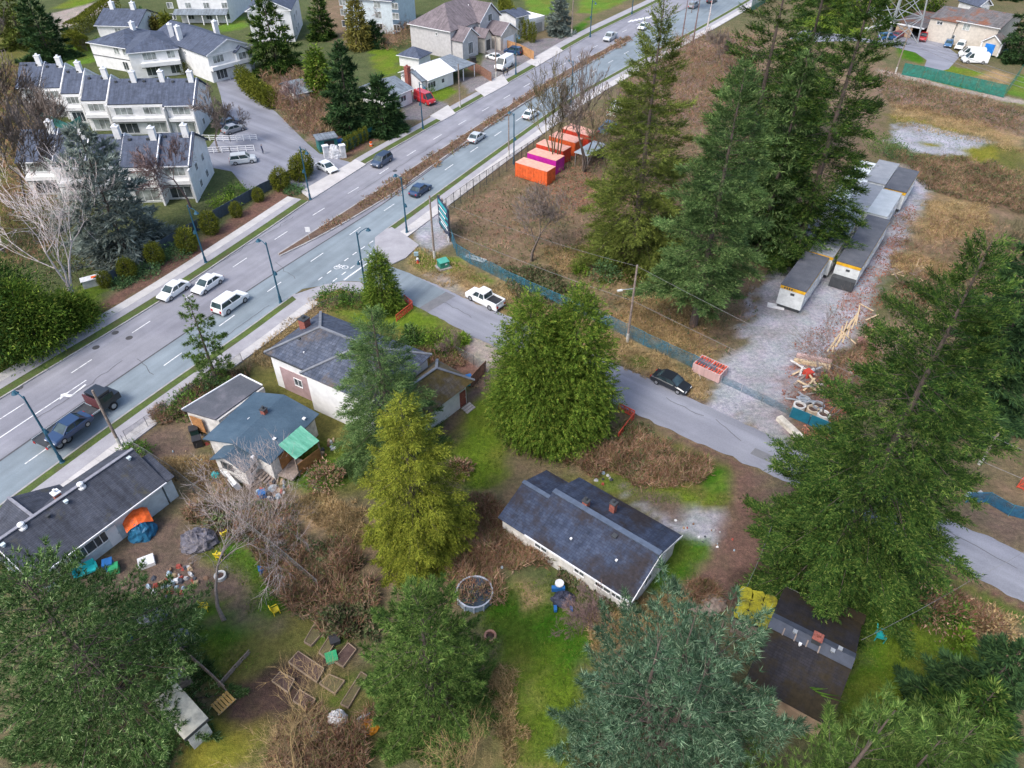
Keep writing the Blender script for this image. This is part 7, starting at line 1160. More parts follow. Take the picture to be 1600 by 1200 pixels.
# lattice pylon
A = G(1387, 62); t = empty('transmission_pylon', A, .3, 'grey steel lattice pylon at the top right', 'pylon'); Hh = 42; wd = lambda z: 4.6 * (1 - z / Hh) ** .8 * .92 + .8
lv = [0, 6, 11.5, 16.5, 21, 25, 29, 33, 37, 41]
for sx in (-1, 1):
    for sy in (-1, 1): part(t, 'leg', GALV, lambda b: [b.bar((sx * wd(z0), sy * wd(z0), z0), (sx * wd(z1), sy * wd(z1), z1), .26) for z0, z1 in zip(lv[:-1], lv[1:])])
for z0, z1 in zip(lv[:-1], lv[1:]):
    for k in range(4):
        c = [(-1, -1), (1, -1), (1, 1), (-1, 1)]; a, e = c[k], c[(k + 1) % 4]; Pt = lambda q, z: (q[0] * wd(z), q[1] * wd(z), z)
        part(t, 'brace', GALV, lambda b: (b.bar(Pt(a, z0), Pt(e, z1), .13), b.bar(Pt(e, z0), Pt(a, z1), .13), b.bar(Pt(a, z1), Pt(e, z1), .15)))
for z in (24, 30, 36): part(t, 'cross_arm', GALV, lambda b: (b.bar((-7, 0, z), (7, 0, z), .2), b.bar((-7, 0, z), (-wd(z + 2), 0, z + 2), .12), b.bar((7, 0, z), (wd(z + 2), 0, z + 2), .12)))

# ================================================================== fences
BLUEM = mesh_screen('blue_debris_netting', (.035, .16, .23), .46); TEALM = mesh_screen('green_privacy_netting', (.01, .17, .13), .95); CHAIN = mesh_screen('chain_link_mesh', (.20, .21, .22), .14)
STEELD = plain('dull_steel', (.20, .205, .21), .6, .3)
def panel_fence(name, label, px, h, m, post=GALV, step=3.0, z0=.08, rail=True, pr=.028, solid=None, cat='fence', lean=0.0, world=None):
    pts = [G(*p) for p in px] if world is None else [Vector(p) for p in world]; t = empty(name, pts[0], 0, label, cat); o = pts[0]; rg = random.Random(len(label))
    for a, b in zip(pts[:-1], pts[1:]):
        n = max(1, round((b - a).length / step)); d = (b - a) / n; nn = Vector((-d.y, d.x, 0)).normalized()
        for k in range(n):
            p, q = a + d * k - o, a + d * (k + 1) - o; l0 = nn * rg.uniform(-lean, lean); g = d.normalized() * .05
            mb = MB(); mb.face([p + g + Vector((0, 0, z0)), q - g + Vector((0, 0, z0)), q - g + l0 + Vector((0, 0, h)), p + g + l0 + Vector((0, 0, h))]) if not solid else mb.bar((p + q) / 2 - d * .49 + Vector((0, 0, h / 2)), (p + q) / 2 + d * .49 + Vector((0, 0, h / 2)), solid, h - z0); mb.build('panel', m, t)
            mb = MB(); mb.tube([p, p + l0 + Vector((0, 0, h + .05))], pr, 6); mb.build('post', post, t)
            if rail: mb = MB(); mb.tube([p + l0 + Vector((0, 0, h)), q + l0 + Vector((0, 0, h))], pr * .6, 5); mb.build('rail', post, t)
        mb = MB(); mb.tube([b - o, b - o + Vector((0, 0, h + .05))], pr, 6); mb.build('post', post, t)
    return t
BLUEP = plain('blue_fence_frame', (.02, .20, .30), .5)
panel_fence('netted_fence', 'blue netted fence along the vacant lot', [(704,374),(714,400),(735,413),(766,428),(800,446),(862,474),(925,500),(1005,540),(1080,574),(1114,592)], 1.9, BLUEM, BLUEP, 2.6, lean=.12); panel_fence('netted_fence', 'blue netted gate fence across the gravel yard', [(1126,598),(1190,628),(1234,650)], 1.1, mesh_screen('thin_blue_netting', (.06, .16, .22), .32), GALV, 2.8, rail=False); panel_fence('netted_fence', 'solid blue fence panels below the pipe rings', [(1233,652),(1262,664),(1290,676),(1330,694)], 1.5, plain('blue_sheet_panel', (.012, .13, .19), .5), BLUEP, 2.4); panel_fence('netted_fence', 'blue netted fence at the right edge beyond the side street', [(1508,786),(1540,786),(1575,806),(1640,822)], 1.5, mesh_screen('deep_blue_netting', (.01, .10, .19), .85), BLUEP, 2.4, lean=.1)
panel_fence('privacy_fence', 'green privacy fence below the cul-de-sac at the top right', [(1408,117),(1440,123),(1500,137),(1567,153)], 2.6, TEALM, plain('green_post', (.02, .18, .13), .5), 3.2); panel_fence('privacy_fence', 'green fence side running up to the right edge', [(1568,153),(1592,118)], 2.4, mesh_screen('light_green_netting', (.05, .28, .22), .45), plain('green_post', (.02, .18, .13), .5), 3.0); panel_fence('privacy_fence', 'green hoarding beside the road at the top', [(1172,20),(1190,8),(1215,-6)], 3.4, TEALM, TEAL, 3.2)
SLATEB = plain('slate_blue_boards', (.06, .085, .11), .7, vary=.2)
panel_fence('board_fence', 'slate-blue board fence behind the clipped shrubs', [(172,446),(205,424),(245,399),(290,372),(330,349),(370,326),(410,303),(452,283),(484,266)], 1.7, SLATEB, SLATEB, 2.4, solid=.06, pr=.07); panel_fence('board_fence', 'teal board fence behind the little columnar cedars', [(536,240),(560,226),(586,211)], 1.8, plain('teal_boards', (.025, .16, .17), .7), TEAL, 2.4, solid=.06, pr=.07); panel_fence('board_fence', 'dark green fence in the garden of the upper townhouse row', [(62,186),(90,198),(112,208),(130,196)], 1.8, TEAL, TEAL, 2.4, solid=.06)
panel_fence('chain_link_fence', 'chain link fence along the yard of the long house', [(198,700),(236,722),(275,748),(305,772),(345,800),(400,842),(450,882),(500,925)], 1.8, CHAIN, STEELD, 3.0); panel_fence('chain_link_fence', 'chain link fence beside the near footway', [(200,690),(232,668),(262,646),(300,622),(345,592),(380,568)], 1.5, CHAIN, STEELD, 3.0); panel_fence('chain_link_fence', 'chain link fence round the corner garden of the tiled house', [(478,506),(505,486),(540,473),(566,470)], 1.4, CHAIN, STEELD, 2.6); panel_fence('chain_link_fence', 'chain link fence along the driveway of the tiled house', [(712,555),(740,570),(766,590),(757,604)], 1.4, CHAIN, STEELD, 2.6); panel_fence('chain_link_fence', 'chain link fence between the dirt track and the dark house', [(1200,838),(1180,890),(1160,935),(1140,972)], 1.4, CHAIN, STEELD, 2.6)
def picket(label, px, h, m, w=.2, gap=.03, cat='fence', name='wooden_fence', cap=None):
    pts = [G(*p) for p in px]; o = pts[0]; t = empty(name, o, 0, label, cat); rg = random.Random(5)
    for a, b in zip(pts[:-1], pts[1:]):
        d = b - a; L = d.length; n = max(1, int(L / (w + gap))); u = d / n; ang = math.atan2(d.y, d.x)
        for k in range(n): c = a + u * (k + .5) - o; mb = MB(); mb.box((c.x, c.y, h / 2 + rg.uniform(-.03, .03)), (w, .03, h), rz=ang); mb.build('board', m, t)
        for z in (h * .2, h * .85): mb = MB(); nn = Vector((-d.y, d.x, 0)).normalized() * .05; mb.bar(a - o + nn + Vector((0, 0, z)), b - o + nn + Vector((0, 0, z)), .05, .09); mb.build('rail', m, t)
    return t
picket('brown board fence between bungalow carport and delivery van', [(731,108),(750,116),(768,128)], 2.0, WOODB, .3); picket('tan board fence behind the dark suv', [(792,76),(812,82),(834,94)], 2.0, plain('tan_fence_wood', (.5, .27, .12), .8, vary=.2), .3); picket('brown wooden fence at the end of the mossy garage', [(736,606),(748,592),(760,580)], 1.6, WOODB, .22); picket('weathered board fence across the bottom left backyards', [(238,990),(268,1008),(300,1032),(330,1058),(355,1082)], 1.1, WOODG, .22); picket('low plank edging along the vegetable plot', [(343,1075),(368,1046),(392,1020)], .5, WOODG, .5)
def railing(label, px, h=1.1):
    pts = [G(*p) for p in px]; o = pts[0]; t = empty('white_railing', o, 0, label, 'railing')
    for a, b in zip(pts[:-1], pts[1:]):
        n = max(1, int((b - a).length / 1.2)); d = (b - a) / n
        for k in range(n + 1): p = a + d * k - o; mb = MB(); mb.box((p.x, p.y, h / 2), (.1, .1, h)); mb.build('post', TRIM, t)
        for z in (.35, .7, h): mb = MB(); mb.bar(a - o + Vector((0, 0, z)), b - o + Vector((0, 0, z)), .06, .08); mb.build('rail', TRIM, t)
railing('white railing below the upper townhouse block by the drive', [(360,124),(382,110),(402,98)]); railing('white railing at the end of the upper townhouse row', [(318,220),(360,221),(402,219)]); railing('lower white railing beside the parked silver suv', [(322,240),(360,238),(398,236)])
# billboard with its frame
a, b = G(687, 356), G(703, 379); d = b - a; Lb = d.length; t = empty('billboard', a, math.atan2(d.y, d.x), 'dark billboard with teal and white stripes at the corner lot', 'billboard'); BBD = plain('billboard_navy', (.02, .035, .07), .5); BBT = plain('billboard_teal', (.03, .38, .42), .5); BBW = plain('billboard_white', (.72, .78, .78), .5)
part(t, 'board', BBD, lambda m: m.box((Lb / 2, 0, 3.0), (Lb, .12, 4.6)))
for k, (z, h_, m_, x0, x1) in enumerate([(4.75, .5, BBT, .1, .9), (4.1, .22, BBW, .12, .8), (3.6, .3, BBT, .15, .95), (3.1, .22, BBW, .1, .7), (2.65, .3, BBT, .2, .95), (2.2, .16, BBW, .1, .85), (1.75, .22, BBW, .25, .9), (1.3, .12, BBT, .1, .6)]): part(t, 'printed_stripe', m_, lambda m: m.box((Lb * (x0 + x1) / 2, -.075, z), (Lb * (x1 - x0), .03, h_)))
for k in range(4): part(t, 'post', WOODG, lambda m: m.box((Lb * (k + .15) / 3.4, .18, 2.75), (.2, .2, 5.5)))
for k in range(2): part(t, 'leg', TRIM, lambda m: m.box((Lb * (.85 + .12 * k), -.12, .5), (.12, .08, 1.0)))
panel_fence('steel_frame_fence', 'tall dark steel frame fence between footway and vacant lot', [(686,344),(710,325),(740,303),(780,276),(815,252),(850,229)], 2.6, mesh_screen('dark_mesh', (.10, .12, .14), .25), DARKG, 2.2, pr=.05)
# red lattice barriers
REDP = plain('red_barrier_plastic', (.62, .09, .05), .5, vary=.15)
def barrier(label, a, b, h=1.0, z=0.0, flat=False):
    A, B = G(*a), G(*b); d = B - A; L = d.length; t = empty('lattice_barrier', (A.x, A.y, z), math.atan2(d.y, d.x), label, 'barrier', 'red lattice barriers'); 
    part(t, 'rail', REDP, lambda m: m.box((L / 2, 0, h), (L, .07, .12))); part(t, 'rail', REDP, lambda m: m.box((L / 2, 0, .2), (L, .07, .12))); n = max(2, int(L / .5))
    for k in range(n + 1): part(t, 'upright', REDP, lambda m: m.box((L * k / n, 0, h / 2 + .05), (.07, .06, h)))
    for k in range(n): part(t, 'brace', REDP, lambda m: m.bar((L * k / n, 0, .22), (L * (k + 1) / n, 0, h - .02), .05))
    part(t, 'netting', mesh_screen('red_netting', (.60, .10, .06), .45), lambda m: m.face([(0, .02, .2), (L, .02, .2), (L, .02, h), (0, .02, h)])); return t
barrier('red lattice barrier beside the small corner cedar', (620,503), (645,483)); barrier('red lattice barrier at right angles to the corner one', (645,481), (632,471)); barrier('red lattice barrier leaning below the broad cedar, nearer panel', (965,688), (990,655)); barrier('red lattice barrier below the broad cedar along the street', (990,653), (966,641)); barrier('red lattice barrier at the right edge beyond the street', (1588,762), (1622,776), 1.4)
A = G(1108, 583); 
for k in range(8):
    t = empty('stacked_barrier', (A.x, A.y, .12 + k * .15), math.atan2(G(1126, 590).y - G(1082, 570).y, G(1126, 590).x - G(1082, 570).x), ('topmost' if k == 7 else 'lowest' if k == 0 else ['second', 'third', 'fourth', 'fifth', 'sixth', 'seventh'][k - 1] + ' from the ground') + ' of the red and white barrier panels stacked on the verge', 'barrier', 'stack of barrier panels'); mf = plain('pale_pink_frame', (.62, .42, .40), .6)
    for s in (-1, 0, 1): part(t, 'frame_bar', mf, lambda m: m.box((0, s * 1.0, 0), (3.4, .1, .1)))
    for s in (-1, 0, 1): part(t, 'frame_bar', mf, lambda m: m.box((s * 1.65, 0, .003), (.1, 1.9, .1)))
    if k == 7:
        for q in range(10): part(t, 'slat', REDP, lambda m: m.box((-1.5 + q * .33, 0, .02), (.16, 1.88, .05)))
t = empty('stack_rack', (A.x, A.y, 0), 0, 'galvanised rack carrying the stacked barrier panels', 'rack'); [part(t, 'foot', GALV, lambda m: m.box((s * 1.2, 0, .03), (.12, 2.0, .06))) for s in (-1, 1)]
# ================================================================== yards: pool, beds, clutter
def thing(name, label, cat, at, rz=0.0, group=None, z=0.0): return empty(name, G(*at, z) if z else G(*at), rz, label, cat, group)
BLUEPL = plain('blue_plastic', (.02, .13, .36), .5); GREENPL = plain('green_plastic', (.03, .30, .12), .5); YEL = plain('yellow_plastic', (.72, .55, .02), .5); TURQ = plain('turquoise_plastic', (.02, .42, .44), .5); GREYT = plain('grey_tarpaulin', (.17, .19, .22), .6, vary=.3, scale=2); BLUET = plain('blue_tarpaulin', (.02, .14, .26), .55, vary=.3, scale=2); ORT2 = plain('orange_tarpaulin', (.78, .13, .02), .55, vary=.25, scale=2); WHITEPL = plain('white_plastic', (.72, .72, .72), .5); SOIL = mottled('garden_soil', [(.3, (.055, .034, .03)), (.7, (.115, .075, .062))], 2, 9, .4, .95, .9); WEEDY = mottled('weedy_soil', [(.3, (.10, .075, .05)), (.6, (.13, .12, .05)), (.75, (.20, .16, .09))], 2, 9, .4, .95, .9); PLANK = plain('bed_planks', (.27, .20, .14), .85, vary=.25)
# above-ground pool
t = thing('garden_pool', 'round above-ground pool with dark water and pale rim', 'pool', (742,932)); r_ = 1.5
def ring(mb, r0, r1, z0, z1, n=28):
    for k in range(n):
        a, e = k * math.tau / n, (k + 1) * math.tau / n; c = lambda r, q, z: (r * math.cos(q), r * math.sin(q), z)
        mb.face([c(r1, a, z0), c(r1, e, z0), c(r1, e, z1), c(r1, a, z1)]); mb.face([c(r0, e, z0), c(r0, a, z0), c(r0, a, z1), c(r0, e, z1)]); mb.face([c(r0, a, z1), c(r1, a, z1), c(r1, e, z1), c(r0, e, z1)])
part(t, 'wall', plain('pool_liner_blue', (.22, .29, .36), .5), lambda m: ring(m, r_ - .06, r_, 0, .7)); part(t, 'rim', plain('pool_rim', (.40, .44, .50), .5), lambda m: ring(m, r_ - .07, r_ + .05, .7, .76)); part(t, 'water', glassy('murky_water', (.025, .035, .045), .06), lambda m: m.prism([((r_ - .08) * math.cos(k * math.tau / 28), (r_ - .08) * math.sin(k * math.tau / 28)) for k in range(28)], .55, .6))
for k in range(12): part(t, 'leg', plain('pool_rim', (.55, .57, .60), .5), lambda m: m.box(((r_ + .05) * math.cos(k * math.tau / 12), (r_ + .05) * math.sin(k * math.tau / 12), .35), (.09, .09, .7), rz=k * math.tau / 12))
rg = np.random.default_rng(8); q = rg.uniform(-1, 1, (80, 2)) * np.array((.6, 1.0)) + np.array((-.6, -.2)); q = q[np.hypot(q[:, 0], q[:, 1]) < r_ - .2]; V = blades(np.concatenate([q, np.full((len(q), 1), .615)], 1), unit(rg.normal(size=(len(q), 3)) * np.array((1, 1, .02))), 1, .2, .12, .1, rg, .1); tag(tri_object('floating_leaves', V, tris(V), M_BRAM, t), kind='stuff')
# raised beds
def bed(label, px, soil=SOIL, h=.28, z=0.0):
    P = [G(*p) for p in px]; o = sum(P, Vector()) / 4; t = empty('raised_bed', o, 0, label, 'garden bed', 'raised vegetable beds'); Q = [p - o for p in P]
    for k in range(4): part(t, 'plank', PLANK, lambda m: m.bar(Q[k] * 1.0 + Vector((0, 0, h / 2)), Q[(k + 1) % 4] * 1.0 + Vector((0, 0, h / 2 + .004 * (k % 2))), .06, h + .008 * (k % 2)))
    part(t, 'soil', soil, lambda m: m.prism([(p.x * .97, p.y * .97) for p in Q], 0, h - .06))
bed('largest raised bed with dark bare soil', [(467,1020),(507,1047),(496,1068),(452,1037)]); bed('raised bed with weedy soil touching the largest one', [(500,1070),(515,1056),(539,1066),(524,1086)], WEEDY); bed('small raised bed left of the largest one', [(439,1052),(461,1064),(451,1084),(426,1066)]); bed('lowest raised bed toward the bottom', [(469,1080),(494,1095),(482,1112),(459,1097)]); bed('long narrow raised bed beside the bushy conifer', [(545,1007),(557,1017),(537,1044),(522,1035)]); bed('overgrown raised bed at the top of the plot', [(494,974),(511,984),(487,1011),(476,1005)], WEEDY); bed('slim raised bed next to the green sheet', [(517,993),(527,1002),(510,1030),(499,1022)], WEEDY); bed('long plank bed with dry earth at the right of the plot', [(565,1052),(574,1058),(545,1108),(533,1102)], WEEDY)
# bundles, bags and lumps under sheets
def lump(name, label, cat, at, dims, m, seed, n=22, sub=None):
    """crumpled cloth or plastic: an irregular closed shell with folds"""
    t = thing(name, label, cat, at); rg = random.Random(seed); mb = MB(); rows = 7; P = []
    for j in range(rows + 1):
        f = j / rows; P.append([Vector((dims[0] / 2 * math.cos(k * math.tau / n) * math.cos(f * 1.45) * (1 + rg.uniform(-.16, .16)), dims[1] / 2 * math.sin(k * math.tau / n) * math.cos(f * 1.45) * (1 + rg.uniform(-.16, .16)), max(0, dims[2] * math.sin(f * 1.57) * (1 + rg.uniform(-.14, .1))))) for k in range(n)])
    for j in range(rows):
        for k in range(n): mb.face([P[j][k], P[j][(k + 1) % n], P[j + 1][(k + 1) % n], P[j + 1][k]])
    mb.face(P[-1]); mb.build('cover', m, t)
    if sub: sub(t)
    return t
lump('tarp_bundle', 'white plastic-wrapped bundle beside the raised beds', 'bundle', (528,1125), (1.5, 1.2, .9), WHITEPL, 1); lump('orange_bundle', 'bright orange sheet bundle beside the bushy conifer', 'bundle', (578,1137), (1.3, 1.1, .8), plain('bright_orange_sheet', (.78, .30, .02), .6, vary=.3), 2); lump('covered_barbecue', 'grey tarpaulin over a bulky object on the lawn', 'tarpaulin', (285,1002), (2.0, 1.6, 1.2), GREYT, 3); lump('tarp_heap', 'grey tarpaulin heap by the board fence', 'tarpaulin', (238,966), (2.6, 1.6, .9), GREYT, 4); lump('blue_heap', 'blue and black bundle of things on the back lawn', 'bundle', (880,938), (1.9, 1.5, .8), plain('dark_mixed_sheet', (.05, .055, .09), .7, vary=.5), 5, sub=lambda t: (part(t, 'white_lid', WHITEPL, lambda m: m.tube([(-.3, 1.0, .9), (-.3, 1.0, 1.02)], .38, 12)), part(t, 'blue_strap', BLUEPL, lambda m: (m.box((-.4, .75, .55), (1.1, .3, .5)), m.box((-.7, -.9, .2), (.25, .5, .3)), m.box((.6, -.95, .2), (.25, .4, .3))))))
lump('grey_tent', 'dark grey tarpaulin tent in the messy backyard', 'tent', (312,848), (3.4, 2.6, 1.3), plain('faded_purple_grey_tarp', (.13, .125, .15), .7, vary=.4, scale=2), 6); lump('turquoise_sheet', 'turquoise tarpaulin draped beside the mossy shed', 'tarpaulin', (1168,935), (1.6, 1.0, .7), TURQ, 7); lump('brush_pile', 'brown brush pile left of the mossy shed', 'brush pile', (1105,945), (3.2, 2.0, .9), WOODG, 8); lump('pink_kayak_cover', 'red tarpaulin over a small boat in the front garden', 'tarpaulin', (692,580), (2.0, 1.0, .8), plain('faded_red_tarp', (.55, .10, .12), .6), 9)
# tarp tent orange over blue
t = lump('tarp_shelter', 'orange and blue tarpaulin shelter against the long house', 'tent', (225,834), (2.3, 2.0, 1.7), BLUET, 31); t.rotation_euler = (0, 0, .65); rg_ = random.Random(3)
P_ = [[Vector((-1.15 + 2.3 * a / 6, -.35 + 1.5 * b / 4, 1.72 + .1 * b + rg_.uniform(-.1, .12) - .35 * (abs(a - 3) / 3) ** 2)) for a in range(7)] for b in range(5)]
part(t, 'orange_cover', ORT2, lambda m: [m.face([P_[b][a], P_[b][a + 1], P_[b + 1][a + 1], P_[b + 1][a]]) for a in range(6) for b in range(4)]); [part(t, 'pole', WOODG, lambda m: m.box((s_ * 1.05, 1.05, .95), (.08, .08, 1.9))) for s_ in (-1, 1)]
# furniture
def chair(label, at, rz, m, s=1.0, name='garden_chair'):
    t = thing(name, label, 'chair', at, rz); part(t, 'seat', m, lambda b: b.box((0, 0, .42 * s), (.55 * s, .55 * s, .06))); part(t, 'backrest', m, lambda b: b.box((-.3 * s, 0, .75 * s), (.07, .52 * s, .65 * s), M=Matrix.Rotation(-.25, 3, 'Y')))
    for a in (-1, 1):
        for e in (-1, 1): part(t, 'leg', m, lambda b: b.box((a * .24 * s, e * .24 * s, .2 * s), (.06, .06, .4 * s)))
    [part(t, 'armrest', m, lambda b: b.box((0, e * .3 * s, .62 * s), (.5 * s, .07, .05))) for e in (-1, 1)]
chair('yellow chair tipped by the vegetable plot', (432,957), .6, YEL, 1.0); chair('yellow chair on the messy lawn under the bare tree', (345,872), 1.4, YEL, 1.05); chair('yellow chair near the brambles above the lawn', (352,838), 2.2, YEL, .9); chair('yellow seat beside the bare tree trunk', (321,953), .2, YEL, 1.0); chair('turquoise lounge chair alone on the right lawn', (1373,998), -.4, TURQ, 1.35, 'lounge_chair')
t = thing('love_seat', 'turquoise two-seat bench at the wall of the long house', 'bench', (137,897), .64); part(t, 'seat', TURQ, lambda b: b.box((0, 0, .42), (1.8, .75, .16))); part(t, 'backrest', TURQ, lambda b: b.box((0, .4, .75), (1.8, .14, .6))); [part(t, 'armrest', TURQ, lambda b: b.box((s * .88, 0, .55), (.14, .75, .3))) for s in (-1, 1)]; [part(t, 'leg', DARKG, lambda b: b.box((s * .8, e * .3, .17), (.08, .08, .34))) for s in (-1, 1) for e in (-1, 1)]
def bin_(label, at, m, lid, h=1.0, w=.6, rz=.4, name='wheelie_bin', cat='bin'):
    t = thing(name, label, cat, at, rz); part(t, 'body', m, lambda b: b.prism([(-w * .45, -w * .45), (w * .45, -w * .45), (w * .45, w * .45), (-w * .45, w * .45)], .06, h)); part(t, 'lid', lid, lambda b: b.box((0, 0, h + .04), (w, w, .08))); [part(t, 'wheel', TYRE, lambda b: b.tube([(s * w * .4 - .04, w * .45, .12), (s * w * .4 + .04, w * .45, .12)], .12, 8)) for s in (-1, 1)]
bin_('blue bin in the messy backyard beside a green one', (173,888), BLUEPL, BLUEPL, .9, .8); bin_('green bin in the messy backyard beside a blue one', (181,893), GREENPL, GREENPL, .7, .8); bin_('dark bin at the side of the derelict house', (306,680), plain('dark_green_plastic', (.015, .05, .045), .5), BLACKP, 1.0, .9); bin_('dark grey bag-filled bin in front of the derelict house', (311,696), BLACKP, BLACKP, 1.0, .9); bin_('blue barrel at the bottom left conifer', (203,1002), BLUEPL, BLUEPL, .9, .6, name='barrel', cat='barrel'); bin_('black crate beside the slim raised bed', (524,1003), BLACKP, BLACKP, .45, .8, name='crate', cat='crate'); bin_('blue recycling tub in the yard below the derelict house', (411,776), BLUEPL, BLUEPL, .6, .7); bin_('blue tub among the brambles above the vegetable plot', (411,893), BLUEPL, BLUEPL, .5, .6); bin_('blue bin on the driveway corner at the beige house', (1565,84), BLUEPL, BLUEPL, 1.2, 1.6); bin_('blue bin by the end of the mossy garage', (732,600), TURQ, BLUEPL, 1.0, .9); bin_('dark bin at the porch of the big grey house', (739,98), BLACKP, BLACKP, 1.2, 1.4); bin_('green box on the plot between two raised beds', (519,1030), plain('green_sheet', (.04, .32, .22), .6), GREENPL, .35, .9, name='crate', cat='crate')
for i, (p, lb) in enumerate([((345,902), 'pale fire ring on the messy lawn'), ((766,996), 'small terracotta fire ring on the back lawn')]):
    t = thing('fire_ring', lb, 'fire pit', p); part(t, 'ring', plain('burnt_clay_%d' % i, ((.5, .5, .48), (.42, .22, .15))[i], .8), lambda m: ring(m, .34, .5, 0, .35, 18)); part(t, 'ash', SOIL, lambda m: m.prism([(.36 * math.cos(k * .349), .36 * math.sin(k * .349)) for k in range(18)], 0, .16))
def slab_thing(name, label, cat, at, dims, m, rz=0., group=None, tilt=0.):
    t = thing(name, label, cat, at, rz, group); part(t, 'board', m, lambda b: b.box((0, 0, dims[2] / 2 + abs(math.sin(tilt)) * dims[0] / 2), dims, M=Matrix.Rotation(tilt, 3, 'Y'))); return t
t = thing('mattress', 'long white mattress leaning at the derelict house', 'mattress', (362,752), -.85); part(t, 'pad', WHITEPL, lambda b: b.box((0, 0, .45), (3.0, .5, .9), M=Matrix.Rotation(.35, 3, 'X'))); part(t, 'edge_piping', GALV, lambda b: b.bar((-1.5, -.3, .86), (1.5, -.3, .86), .05)); lump('turquoise_bag', 'turquoise bag at the end of the white mattress', 'bag', (338,744), (.9, .7, .6), TURQ, 12)
slab_thing('tan_board', 'tan plywood sheet on the grass beside the barrel', 'board', (254,1036), (1.3, .9, .05), PLY, .5); slab_thing('white_board', 'white foam board lying beside the nearest trailer', 'board', (1212,479), (2.1, 1.0, .12), WHITEPL, -.35); slab_thing('concrete_beam', 'pale concrete beam beside the gravel yard entrance', 'beam', (1233,671), (3.4, .7, .5), plain('pale_worn_concrete', (.55, .51, .43), .9, vary=.3), -1.15); slab_thing('foam_sheet', 'pale roofing panel in the bottom garden', 'board', (487,1143), (1.2, .8, .05), OFFW, .6); slab_thing('grey_plank', 'grey plank lying beside the orange bundle', 'plank', (570,1118), (1.2, .28, .08), GALV, .7); slab_thing('tan_door', 'brown door sheet lying beside the bench of the long house', 'board', (121,897), (1.1, 1.0, .08), WOODB, .6); slab_thing('white_table', 'white table top in the messy backyard', 'table', (230,880), (1.3, 1.1, .4), WHITEPL, .5)
t = thing('wooden_handcart', 'ochre wooden pallet leaning at the end of the board fence', 'pallet', (350,1100), .9); [part(t, 'slat', plain('ochre_wood', (.5, .30, .09), .8), lambda b: b.box((-.6 + k * .24, 0, .25), (.18, 1.1, .05))) for k in range(6)]; [part(t, 'bearer', WOODN, lambda b: b.box((0, s * .45, .16), (1.5, .1, .1))) for s in (-1, 1)]
# litter round the derelict house and in the yards
rg = random.Random(44); LITN = ['grey', 'black', 'brown', 'rust-red', 'cardboard', 'pale blue', 'white']; LIT = [plain('light_grey_litter', (.42, .42, .42), .7), plain('dark_litter', (.06, .065, .08), .7), plain('brown_litter', (.22, .13, .08), .8), plain('rust_red_litter', (.35, .07, .05), .7), plain('cardboard', (.40, .29, .18), .9), plain('pale_blue_litter', (.35, .45, .52), .6), WHITEPL]
def litter(px, n, label, group, s=(.2, .55)):
    P = [G(*p) for p in px]
    for k in range(n):
        w = [rg.random() for _ in P]; q = sum((p * (a / sum(w)) for p, a in zip(P, w)), Vector()); q += Vector((rg.gauss(0, .6), rg.gauss(0, .6), 0)); d = [rg.uniform(*s) for _ in range(3)]; mb = MB(); z = d[2] * .55
        bot = [(d[0] * (.5 + rg.uniform(-.15, .1)) * math.cos(a * math.tau / 6), d[1] * (.5 + rg.uniform(-.15, .1)) * math.sin(a * math.tau / 6)) for a in range(6)]; tp = [(x_ * rg.uniform(.4, .9), y_ * rg.uniform(.4, .9), z * rg.uniform(.7, 1.1)) for x_, y_ in bot]
        for a in range(6): mb.face([(*bot[a], 0), (*bot[(a + 1) % 6], 0), tp[(a + 1) % 6], tp[a]])
        mb.face(tp); ci = rg.randrange(len(LIT)); o = mb.build('litter_item', LIT[ci]); o.location = (q.x, q.y, .01); o.rotation_euler = (0, 0, rg.uniform(0, 6)); tag(o, LITN[ci] + ' ' + label, 'litter', group)
litter([(305,695),(330,672),(352,690),(320,700)], 26, 'piece of litter heaped beside the front of the derelict house', 'litter by the derelict house front'); litter([(400,775),(430,768),(470,738),(395,790)], 34, 'piece of junk strewn along the back of the derelict house', 'litter behind the derelict house', (.25, .8)); litter([(440,800),(455,810),(430,812)], 12, 'scrap of rubbish in the dry grass above the brambles', 'rubbish in the dry grass'); litter([(265,715),(290,700),(330,735)], 9, 'scrap of litter on the bare dirt yard', 'litter on the dirt yard', (.15, .35)); litter([(230,900),(300,880),(290,930),(200,940),(330,900)], 46, 'piece of clutter in the messy backyard of the long house', 'clutter in the backyard', (.2, .65)); litter([(190,1030),(230,1040),(215,1010)], 14, 'scrap of rubbish beside the bottom left conifer', 'rubbish by the bottom left conifer', (.2, .6)); litter([(930,750),(955,745),(940,760)], 9, 'piece of rubbish above the gabled house', 'rubbish above the gabled house', (.2, .5)); litter([(1130,800),(1100,870),(1160,890),(1180,880),(980,770)], 16, 'tiny scrap of litter beside the dirt track', 'litter along the dirt track', (.12, .3)); litter([(790,880),(800,870),(780,865)], 9, 'bit of rubbish in the brambles by the pool', 'rubbish by the pool', (.2, .5)); litter([(1510,775),(1530,775),(1518,782)], 6, 'bag dumped beside the blue fence at the right edge', 'bags by the blue fence', (.4, .9)); litter([(505,690),(530,680),(520,700)], 8, 'scrap of junk under the blue-green fir', 'junk under the fir', (.3, .7)); litter([(1290,600),(1330,560),(1350,590)], 12, 'bit of debris beside the wood heap', 'debris by the wood heap', (.3, .7))
